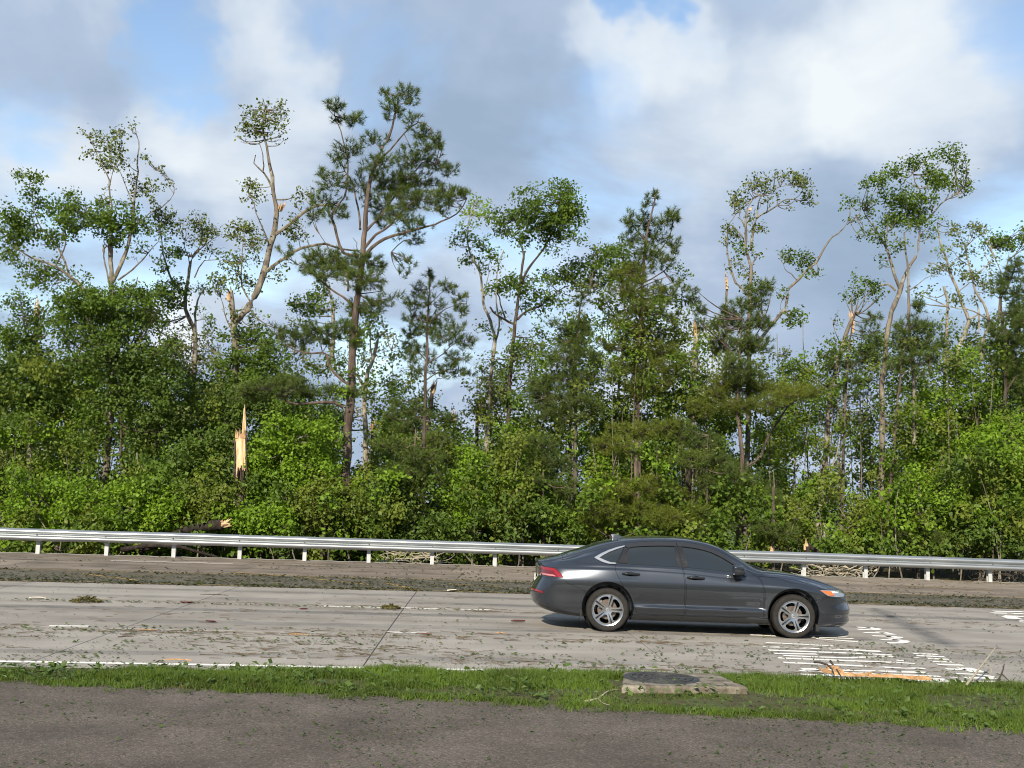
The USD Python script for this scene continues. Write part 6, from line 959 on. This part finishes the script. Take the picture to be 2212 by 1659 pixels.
# nose and tail profiles seen from the side
xf = pc((0.10, 3.60), (0.16, 3.70), (0.20, 3.80), (0.25, 3.845), (0.31, 3.835), (0.41, 3.850), (0.53, 3.805), (0.63, 3.785), (0.70, 3.775), (0.76, 3.70), (0.9, 3.6))
xr = pc((0.18, -0.95), (0.25, -1.02), (0.34, -1.115), (0.40, -1.165), (0.54, -1.185), (0.66, -1.140), (0.79, -1.085), (0.90, -1.095), (0.975, -1.112), (1.03, -1.10), (1.10, -1.02))
wf = np.clip((X_-3.15)/(XF-3.15), 0, 1)**1.6; wr = np.clip((-0.62-X_)/(-0.62-XR), 0, 1)**1.6
X_ = X_ + wf*(xf(np.clip(Z_, .1, .9))-XF) + wr*(xr(np.clip(Z_, .18, 1.1))-XR)
def close_body(X, Y, Z):
    a, m_ = X.shape
    right = np.stack([X, -Y, Z], -1)[:, ::-1]; left = np.stack([X, Y, Z], -1)
    loop = np.concatenate([left[:, :-1], right[:, :-1]], 1)     # bottom centre, up the left, over the roof centre, down the right
    L_ = loop.shape[1]; V = loop.reshape(-1, 3); i, j = np.meshgrid(np.arange(a-1), np.arange(L_), indexing='ij'); i, j = i.ravel(), j.ravel(); j2 = (j+1) % L_
    F = np.vstack([np.stack([i*L_+j, (i+1)*L_+j2, i*L_+j2], 1), np.stack([i*L_+j, (i+1)*L_+j, (i+1)*L_+j2], 1)])
    c0, c1 = len(V), len(V)+1; V = np.vstack([V, loop[0].mean(0), loop[-1].mean(0)]); q = np.arange(L_); q2 = (q+1) % L_
    return V, np.vstack([F, np.stack([q, q2, np.full(L_, c0)], 1), np.stack([(a-1)*L_+q2, (a-1)*L_+q, np.full(L_, c1)], 1)])
bV, bF = close_body(X_, Y_, Z_)
def manif(v, f): return manifold3d.Manifold(manifold3d.Mesh(np.asarray(v, np.float32), np.asarray(f, np.uint32)))
tb = trimesh.Trimesh(bV, bF, process=False); tb.merge_vertices(digits_vertex=5)
tb.update_faces(tb.nondegenerate_faces()); trimesh.repair.fix_normals(tb)
if tb.volume < 0: tb.invert()
body = manif(tb.vertices, tb.faces)
SN = np.array(tb.vertex_normals); ST = cKDTree(tb.vertices)
def skin_normals(v, f):
    """smooth paint: faces that lie on the original skin take its normals, cut walls stay flat"""
    fn = unit(np.cross(v[f[:, 1]]-v[f[:, 0]], v[f[:, 2]]-v[f[:, 0]])); P = v[f].reshape(-1, 3)
    d, i = ST.query(P, k=4); w = 1/(d+1e-4); n = unit((SN[i]*w[..., None]).sum(1)); N = np.repeat(fn, 3, 0)
    ok = ((n*N).sum(1).reshape(-1, 3).min(1) > 0.72) & (d[:, 0].reshape(-1, 3).max(1) < 0.03)
    N = np.where(np.repeat(ok, 3)[:, None], n, N)
    return P, np.arange(len(P)).reshape(-1, 3), N
def put_body(parent, name, man, mat, **kw):
    m_ = man.to_mesh(); v, f = np.array(m_.vert_properties[:, :3], float), np.array(m_.tri_verts)
    if not len(f): return None
    ar = np.linalg.norm(np.cross(v[f[:, 1]]-v[f[:, 0]], v[f[:, 2]]-v[f[:, 0]]), axis=1); f = f[ar > 1e-10]
    P, F, N = skin_normals(v, f); return put(parent, name, (P, F), mat, normals=N, **kw)
def side_prism(pts, y0, y1, grow=0.0, smooth=0.0):
    p = Polygon(pts)
    if smooth: p = p.buffer(smooth).buffer(-2*smooth).buffer(smooth)
    if grow: p = p.buffer(grow, join_style=2)
    e = trimesh.creation.extrude_polygon(p, y1-y0, engine='earcut'); v = np.array(e.vertices); v = np.c_[v[:, 0], y0+v[:, 2], v[:, 1]]; return manif(v, np.array(e.faces)[:, ::-1])
def top_prism(pts, z0, z1, grow=0.0):
    p = Polygon(pts)
    if grow: p = p.buffer(grow, join_style=2)
    e = trimesh.creation.extrude_polygon(p, z1-z0, engine='earcut'); v = np.array(e.vertices); v[:, 2] += z0; return manif(v, e.faces)
def cyl_y(cx, cz, r0, r1, y0, y1, seg=72):
    c = manifold3d.Manifold.cylinder(abs(y1-y0), r0, r1, seg); m_ = c.to_mesh(); v = np.array(m_.vert_properties[:, :3]); f = np.array(m_.tri_verts)
    v = np.c_[cx+v[:, 0], y0+np.sign(y1-y0)*v[:, 2], cz+v[:, 1]]; t = trimesh.Trimesh(v, f, process=False)
    if t.volume < 0: t.invert()
    return manif(t.vertices, t.faces)
AX = (0.0, 2.83); WZ = 0.327
for cx in AX:
    for s in (-1, 1):
        body = body - cyl_y(cx, WZ, 0.382, 0.382, s*0.60, s*1.1) - cyl_y(cx, WZ, 0.378, 0.470, s*0.858, s*1.02)
GAP = 0.0042
DLO_Q = [(-0.205, 1.108), (-0.10, 1.166), (0.02, 1.222), (0.15, 1.268), (0.262, 1.298), (0.130, 1.036), (0.03, 1.034), (-0.09, 1.062)]
DLO_R = [(0.276, 1.300), (0.40, 1.330), (0.55, 1.352), (0.80, 1.366), (1.045, 1.368), (1.128, 1.006), (0.80, 1.012), (0.40, 1.022), (0.142, 1.035)]
DLO_F = [(1.058, 1.368), (1.20, 1.362), (1.34, 1.345), (1.48, 1.318), (1.60, 1.287), (1.80, 1.200), (2.02, 1.062), (2.10, 0.985), (2.06, 0.952), (1.80, 0.966), (1.50, 0.985), (1.142, 1.005)]
REAR_DOOR = [(0.268, 1.345), (0.262, 1.298), (0.125, 1.030), (0.098, 0.965), (0.118, 0.882), (0.228, 0.689), (0.365, 0.485), (0.455, 0.285), (1.178, 0.285), (1.170, 0.748), (1.132, 1.004), (1.045, 1.392), (0.80, 1.390), (0.55, 1.376), (0.40, 1.353)]
FRONT_DOOR = [(1.058, 1.392), (1.145, 1.004), (1.184, 0.748), (1.192, 0.285), (2.372, 0.300), (2.370, 0.711), (2.330, 0.841), (2.240, 0.929), (2.12, 1.000), (2.05, 1.062), (1.82, 1.222), (1.62, 1.310), (1.48, 1.344), (1.34, 1.371), (1.20, 1.388)]
FENDER = [(2.384, 0.300), (2.382, 0.711), (2.342, 0.845), (2.285, 0.905), (2.60, 0.905), (2.86, 0.872), (3.20, 0.795), (3.24, 0.730), (3.345, 0.640), (3.10, 0.56), (3.00, 0.30)]
HEAD = [(3.215, 0.738), (3.45, 0.735), (3.72, 0.722), (3.90, 0.715), (3.90, 0.655), (3.70, 0.635), (3.50, 0.632), (3.345, 0.650)]
TAIL = [(-1.30, 0.945), (-1.00, 0.940), (-0.815, 0.925), (-0.735, 0.860), (-0.672, 0.787), (-0.90, 0.792), (-1.05, 0.800), (-1.30, 0.805)]
FBUMP = [(3.345, 0.628), (3.50, 0.620), (3.70, 0.622), (3.95, 0.64), (3.95, 0.185), (3.62, 0.185), (3.20, 0.200), (3.18, 0.30), (3.19, 0.55)]
RBUMP = [(-1.30, 0.780), (-1.05, 0.778), (-0.68, 0.768), (-0.62, 0.715), (-0.34, 0.60), (-0.36, 0.24), (-0.80, 0.29), (-1.10, 0.375), (-1.30, 0.40)]
REFL = [(-1.22, 0.592), (-1.06, 0.582), (-0.985, 0.558), (-1.00, 0.528), (-1.10, 0.548), (-1.22, 0.562)]
SKIRT = [(0.36, 0.272), (2.44, 0.290), (2.46, 0.10), (0.36, 0.10)]
WSH = [(2.36, -0.655), (2.40, -0.40), (2.43, 0), (2.40, 0.40), (2.36, 0.655), (1.95, 0.585), (1.40, 0.545), (1.36, 0.30), (1.34, 0), (1.36, -0.30), (1.40, -0.545), (1.95, -0.585)]
RGL = [(-0.62, -0.515), (-0.66, 0), (-0.62, 0.515), (-0.10, 0.525), (0.16, 0.520), (0.20, 0), (0.16, -0.520), (-0.10, -0.525)]
HOOD = [(2.47, -0.62), (2.50, 0), (2.47, 0.62), (2.60, 0.70), (3.10, 0.70), (3.45, 0.64), (3.70, 0.40), (3.76, 0), (3.70, -0.40), (3.45, -0.64), (3.10, -0.70), (2.60, -0.70)]
TRUNK = [(-0.69, -0.60), (-0.71, 0), (-0.69, 0.60), (-0.9, 0.585), (-1.3, 0.50), (-1.3, -0.50), (-0.9, -0.585)]
rest = body
def take(prism_full, prism_in):
    global rest
    piece = rest ^ prism_in; rest = rest - prism_full; return piece
pieces = []
for nm, pts, zlo, mt in (('windshield', WSH, 0.9, m_dglass), ('rear_glass', RGL, 0.95, m_dglass), ('hood', HOOD, 0.62, m_paint), ('trunk_lid', TRUNK, 0.84, m_paint)):
    pieces.append((nm, take(top_prism(pts, zlo, 1.7), top_prism(pts, zlo, 1.7, -GAP)), mt))
SIDE = []
for s in (-1, 1):
    y0, y1 = (-1.2, -0.45) if s < 0 else (0.45, 1.2)
    g = {}
    for nm, pts, mt in (('headlight', HEAD, m_lamp), ('tail_light', TAIL, m_redd), ('reflector', REFL, m_red)):
        yy = (y0, y1) if nm != 'reflector' else ((-1.2, -0.3) if s < 0 else (0.3, 1.2)); g[nm] = (take(side_prism(pts, *yy), side_prism(pts, *yy, -0.003)), mt)
    for nm, pts in (('quarter_window', DLO_Q), ('rear_window', DLO_R), ('front_window', DLO_F)):
        g[nm] = (take(side_prism(pts, y0, y1), side_prism(pts, y0, y1, -0.003)), m_dglass)
    for nm, pts, mt in (('rear_door', REAR_DOOR, m_paint), ('front_door', FRONT_DOOR, m_paint), ('fender', FENDER, m_paint), ('side_skirt', SKIRT, m_gloss)):
        g[nm] = (take(side_prism(pts, y0, y1), side_prism(pts, y0, y1, -GAP)), mt)
    SIDE.append((s, g))
fb = take(side_prism(FBUMP, -1.2, 1.2), side_prism(FBUMP, -1.2, 1.2, -0.003)); rb = take(side_prism(RBUMP, -1.2, 1.2), side_prism(RBUMP, -1.2, 1.2, -0.003))
low_f = [(3.0, 0.27), (3.62, 0.262), (3.95, 0.262), (3.95, 0.05), (3.0, 0.05)]; low_r = [(-1.3, 0.42), (-1.10, 0.372), (-0.80, 0.29), (-0.36, 0.245), (-0.30, 0.05), (-1.3, 0.05)]
pieces += [('front_bumper', fb, m_paint), ('rear_bumper', rb, m_paint)]
lip = rest ^ side_prism(low_f, -1.2, 1.2); rest = rest - side_prism(low_f, -1.2, 1.2, 0.002); val = rest ^ side_prism(low_r, -1.2, 1.2); rest = rest - side_prism(low_r, -1.2, 1.2, 0.002)
pieces += [('front_lip', lip, m_trim), ('rear_valance', val, m_gloss)]
put_body(car, 'body_shell', rest, m_paint)
done = {nm: put_body(car, nm, man, mt) for nm, man, mt in pieces}
for s, g in SIDE:
    for nm in ('rear_door', 'front_door', 'fender', 'side_skirt', 'headlight', 'tail_light', 'reflector', 'quarter_window'): done[nm, s] = put_body(car, nm, *g[nm])
    done['rw', s] = put_body(done['rear_door', s], 'window', *g['rear_window']); done['fw', s] = put_body(done['front_door', s], 'window', *g['front_window'])
# thin pieces that follow the skin: the side of the body at (x, z)
near = np.abs(tb.vertices[:, 1]) > 0.02
SKT = cKDTree(tb.vertices[near][:, [0, 2]][tb.vertices[near][:, 1] < 0]); SKY_ = -tb.vertices[near][:, 1][tb.vertices[near][:, 1] < 0]
def skin_y(x, z):
    d, i = SKT.query(np.c_[x, z], k=6); w = 1/(d+1e-3)**2; return (SKY_[i]*w).sum(1)/w.sum(1)
def skin_patch(pts, s, off, thick=0.006, dens=0.02, smooth=0.0):
    """a thin shell over the body side inside the outline pts, standing off by off"""
    p = Polygon(pts)
    if smooth: p = p.buffer(smooth).buffer(-2*smooth).buffer(smooth)
    e = manifold3d.CrossSection([np.array(p.exterior.coords)[:-1]], manifold3d.FillRule.NonZero).extrude(thick).refine_to_length(dens); m_ = e.to_mesh(); v = np.array(m_.vert_properties[:, :3], float); f = np.array(m_.tri_verts)
    y = skin_y(v[:, 0], v[:, 1]) + off + v[:, 2]; V = np.c_[v[:, 0], s*y, v[:, 1]]
    return V, (f[:, ::-1] if s > 0 else f)[:, ::-1]
VIS_R = [(0.262, 1.292), (0.30, 1.312), (0.42, 1.342), (0.55, 1.360), (0.80, 1.374), (1.048, 1.377), (1.060, 1.322), (0.80, 1.318), (0.55, 1.304), (0.40, 1.288), (0.31, 1.268)]
VIS_F = [(1.062, 1.377), (1.20, 1.372), (1.34, 1.354), (1.48, 1.327), (1.62, 1.290), (1.80, 1.207), (1.92, 1.130), (2.05, 1.030), (1.99, 1.035), (1.88, 1.100), (1.76, 1.172), (1.60, 1.242), (1.48, 1.275), (1.34, 1.300), (1.20, 1.315), (1.076, 1.322)]
QTRIM = [(-0.215, 1.108), (-0.105, 1.173), (0.01, 1.226), (0.15, 1.275), (0.266, 1.304), (0.254, 1.284), (0.15, 1.250), (0.02, 1.198), (-0.07, 1.150), (-0.135, 1.108), (-0.06, 1.076), (0.03, 1.046), (0.125, 1.036), (0.10, 1.022), (0.0, 1.024), (-0.09, 1.046), (-0.185, 1.088)]
APP_R1 = [(0.155, 1.038), (0.262, 1.25), (0.335, 1.272), (0.300, 1.20), (0.285, 1.10), (0.292, 1.030)]; APP_R2 = [(1.020, 1.318), (1.060, 1.318), (1.126, 1.008), (1.055, 1.008)]; APP_F = [(1.078, 1.318), (1.146, 1.008), (1.225, 1.004), (1.150, 1.314)]
m_applique = mat_plain('pillar_trim', (0.012, 0.012, 0.013), 0.30, 0, 0.5)
for s in (-1, 1):
    put(done['rear_door', s], 'rain_visor', skin_patch(VIS_R, s, 0.012), m_visor, smooth=40); put(done['front_door', s], 'rain_visor', skin_patch(VIS_F, s, 0.012), m_visor, smooth=40)
    put(car, 'chrome_trim', skin_patch(QTRIM, s, -0.002, 0.014), m_strip, smooth=40)
    put(done['rear_door', s], 'pillar_trim', skin_patch(APP_R1, s, 0.001, 0.003), m_applique, smooth=40); put(done['rear_door', s], 'pillar_trim', skin_patch(APP_R2, s, 0.001, 0.003), m_applique, smooth=40); put(done['front_door', s], 'pillar_trim', skin_patch(APP_F, s, 0.001, 0.003), m_applique, smooth=40)
    put(done['tail_light', s], 'red_lens', skin_patch([(-1.05, 0.932), (-0.86, 0.922), (-0.80, 0.880), (-1.03, 0.892)], s, 0.001, 0.003), m_red, smooth=40)
    put(done['tail_light', s], 'red_lens', skin_patch([(-0.855, 0.921), (-0.815, 0.918), (-0.74, 0.855), (-0.685, 0.795), (-0.775, 0.797), (-0.83, 0.86)], s, 0.001, 0.003), m_red, smooth=40)
    put(done['tail_light', s], 'clear_lens', skin_patch([(-1.02, 0.838), (-0.83, 0.825), (-0.80, 0.803), (-1.02, 0.812)], s, 0.001, 0.003), m_pink, smooth=40)
    put(done['headlight', s], 'amber_lens', skin_patch([(3.235, 0.730), (3.42, 0.718), (3.470, 0.655), (3.365, 0.660)], s, 0.001, 0.003), m_amber, smooth=40)
    put(done['headlight', s], 'lamp_strip', skin_patch([(3.425, 0.722), (3.60, 0.712), (3.55, 0.690), (3.44, 0.692)], s, 0.001, 0.003), m_lampw, smooth=40)
    for (hx, hz, door) in ((0.345, 0.884, 'rear_door'), (1.335, 0.858, 'front_door')):
        P = np.array([(hx-0.135, 0.006, hz), (hx-0.12, 0.022, hz+0.002), (hx-0.06, 0.043, hz+0.003), (hx+0.05, 0.043, hz+0.001), (hx+0.115, 0.020, hz-0.002), (hx+0.13, 0.004, hz-0.003)]); P[:, 1] = s*(skin_y(P[:, 0], P[:, 2])+P[:, 1])
        v, f = tube(spline(P, 18), np.r_[0.010, np.full(16, 0.017), 0.010], 10); h_ = put(done[door, s], 'handle', (v, f), m_gloss, smooth=50)
        put(done[door, s], 'handle_recess', skin_patch([(hx-0.075+0.075*math.cos(t)*1.0+0.06, hz+0.036*math.sin(t)) for t in np.linspace(0, 2*np.pi, 20)[:-1]], s, -0.001, 0.002), m_dark, smooth=40)
    # mirror
    def hull(pts): return manifold3d.Manifold.batch_hull([manifold3d.Manifold.sphere(r, 20).translate((x, y, z)) for x, y, z, r in pts])
    mc = (1.985, s*1.005, 1.005)
    top = hull([(mc[0]-0.075, s*0.95, 1.035, 0.040), (mc[0]-0.075, s*1.08, 1.035, 0.036), (mc[0]+0.055, s*0.95, 1.025, 0.032), (mc[0]+0.03, s*1.06, 1.025, 0.03), (mc[0]-0.085, s*0.95, 0.985, 0.026), (mc[0]-0.085, s*1.085, 0.99, 0.024), (mc[0]+0.08, s*0.96, 0.985, 0.024), (mc[0]+0.05, s*1.06, 0.985, 0.022)])
    bot = hull([(mc[0]-0.078, s*0.955, 0.945, 0.022), (mc[0]-0.078, s*1.07, 0.945, 0.020), (mc[0]+0.06, s*0.96, 0.950, 0.020), (mc[0]+0.03, s*1.04, 0.950, 0.018), (mc[0]-0.08, s*0.955, 0.968, 0.026), (mc[0]-0.08, s*1.08, 0.968, 0.024), (mc[0]+0.072, s*0.96, 0.968, 0.022), (mc[0]+0.045, s*1.05, 0.968, 0.02)])
    arm = hull([(mc[0]-0.02, s*0.95, 0.945, 0.018), (mc[0]+0.04, s*0.95, 0.945, 0.018), (mc[0]+0.02, s*0.86, 0.915, 0.018), (mc[0]+0.10, s*0.86, 0.905, 0.018)])
    mi = put(car, 'side_mirror', bot, m_gloss, smooth=40); put(mi, 'mirror_cap', top, m_paint, smooth=40); put(mi, 'mirror_arm', arm, m_gloss, smooth=40)
    put(car, 'mud_flap', box((-0.405, s*0.80, 0.245), (0.018, 0.20, 0.15)), m_trim); put(car, 'mud_flap', box((3.195, s*0.78, 0.165), (0.05, 0.16, 0.10)), m_trim)
fin = manifold3d.Manifold.batch_hull([manifold3d.Manifold.sphere(r, 12).translate((x, 0, z)) for x, z, r in ((0.30, 1.40, .012), (0.12, 1.375, .028), (0.10, 1.452, .006), (0.15, 1.455, .006), (0.22, 1.432, .010))]); put(car, 'roof_antenna', fin, m_paint, smooth=40)
put(car, 'cowl', cat(box((2.42, 0, 0.968), (0.10, 1.10, 0.02)), tube([(2.45, -0.55, 0.985), (2.36, -0.1, 1.035)], 0.010, 6), tube([(2.47, 0.0, 0.99), (2.38, 0.5, 1.03)], 0.010, 6)), m_trim)
sp_ = np.array([(-1.105, y, 1.022-0.02*(y/0.6)**2) for y in np.linspace(-0.60, 0.60, 15)]); put(car, 'spoiler_lip', tube(sp_, 0.014, 8), m_gloss, smooth=40)
put(car, 'license_plate', box((-1.118, 0, 0.715), (0.012, 0.31, 0.155)), m_plate); put(car, 'underbody', box((1.35, 0, 0.24), (3.3, 1.20, 0.14)), m_dark)
put(car, 'wheel_well', cat(*[cyl_y(cx, WZ, 0.376, 0.376, s*0.575, s*0.60) for cx in AX for s in (-1, 1)]), m_dark, kind='stuff')
# wheels
def lathe(prof, seg=64):
    a = np.linspace(0, 2*np.pi, seg+1); V = np.array([[(r*math.cos(t), y, r*math.sin(t)) for r, y in prof] for t in a]); return grid(V)
TYRE = [(0.236, 0.085), (0.243, 0.104), (0.262, 0.113), (0.292, 0.115), (0.310, 0.108), (0.322, 0.092), (0.3265, 0.07), (0.3265, -0.07), (0.322, -0.092), (0.310, -0.108), (0.29, -0.115), (0.26, -0.113), (0.240, -0.10), (0.232, -0.085)]
RIM = [(0.240, 0.100), (0.246, 0.102), (0.246, 0.094), (0.236, 0.086), (0.222, 0.060), (0.212, 0.02), (0.212, -0.09), (0.205, -0.09), (0.205, 0.02), (0.214, 0.062), (0.226, 0.094), (0.240, 0.100)]
def spokes2d():
    face = Point(0, 0).buffer(0.243, 64)
    hole = []
    for k in range(5):
        a = 73+36+72*k; o = Polygon([(0.078, -0.018), (0.120, -0.045), (0.160, -0.074), (0.188, -0.066), (0.203, -0.034), (0.206, 0), (0.203, 0.034), (0.188, 0.066), (0.160, 0.074), (0.120, 0.045), (0.078, 0.018)]).buffer(0.012).buffer(-0.024).buffer(0.012)
        hole.append(affinity.rotate(o, a, origin=(0, 0)))
    slot = [affinity.rotate(Polygon([(0.060, -0.003), (0.215, -0.015), (0.222, 0.0), (0.215, 0.015), (0.060, 0.003)]), 73+72*k, origin=(0, 0)) for k in range(5)]
    rim_cut = Point(0, 0).buffer(0.2435, 64)-Point(0, 0).buffer(0.231, 64)
    return face, unary_union(hole), unary_union(slot), rim_cut
face_, hole_, slot_, _ = spokes2d()
def dish(poly, y0, t, ref=0.012):
    ms = []
    for g in getattr(poly, 'geoms', [poly]):
        cs = manifold3d.CrossSection([np.array(g.exterior.coords)[:-1]] + [np.array(h.coords)[:-1] for h in g.interiors], manifold3d.FillRule.EvenOdd); m_ = cs.extrude(t).refine_to_length(ref).to_mesh(); v = np.array(m_.vert_properties[:, :3], float); f = np.array(m_.tri_verts)
        r = np.hypot(v[:, 0], v[:, 1]); y = y0 + v[:, 2] - 0.022*(1-np.clip(r/0.235, 0, 1))**1.3*1.0 - 0.010*np.clip((r-0.15)/0.09, 0, 1)**2
        ms.append((np.c_[v[:, 0], y, v[:, 1]], f[:, ::-1]))
    return cat(*ms)
for cx in AX:
    for s in (-1, 1):
        def fl(m_):
            v, f = arr(m_); v = v*np.array([1, s, 1.0])*np.array([s*-1.0, 1, 1]) + np.array([cx, s*0.800, WZ]); return v, f
        w_ = put(car, 'wheel', fl(lathe(RIM)), m_alloy, smooth=35)
        put(w_, 'tyre', fl(lathe(TYRE, 96)), m_tyre, smooth=40)
        bright = (face_-hole_)-slot_.buffer(0.0005); rimring = bright
        put(w_, 'spokes', fl(dish(bright, 0.072, 0.016)), m_alloy, smooth=25)
        put(w_, 'spoke_grooves', fl(dish((slot_-hole_).intersection(Point(0, 0).buffer(0.226, 48)), 0.060, 0.012)), m_alloyd, smooth=25)
        put(w_, 'brake_disc', fl(lathe([(0.0, 0.0), (0.150, 0.0), (0.150, -0.02), (0.0, -0.02)], 40)), m_disc, smooth=30)
        put(w_, 'brake_caliper', fl(box((-0.115, 0.012, 0.085), (0.05, 0.04, 0.12))), m_caliper)
        put(w_, 'hub_cap', fl(lathe([(0.0, 0.082), (0.026, 0.081), (0.031, 0.076), (0.033, 0.06), (0.033, 0.04)], 28)), m_chrome, smooth=30)
        nuts = [lathe([(0.0, 0.072), (0.009, 0.071), (0.011, 0.065), (0.011, 0.045)], 10) for _ in range(5)]; out = []
        for k, nmesh in enumerate(nuts):
            v, f = nmesh; t = math.radians(73+36+72*k); out.append((v+np.array([0.056*math.cos(t), 0, 0.056*math.sin(t)]), f))
        for o_ in out: put(w_, 'wheel_nut', fl(o_), m_chrome, smooth=30)
        put(w_, 'emblem', fl(cat(box((-0.008, 0.083, 0), (0.004, 0.003, 0.026)), box((0.008, 0.083, 0), (0.004, 0.003, 0.026)), box((0, 0.083, 0), (0.014, 0.003, 0.004)))), m_alloyd)
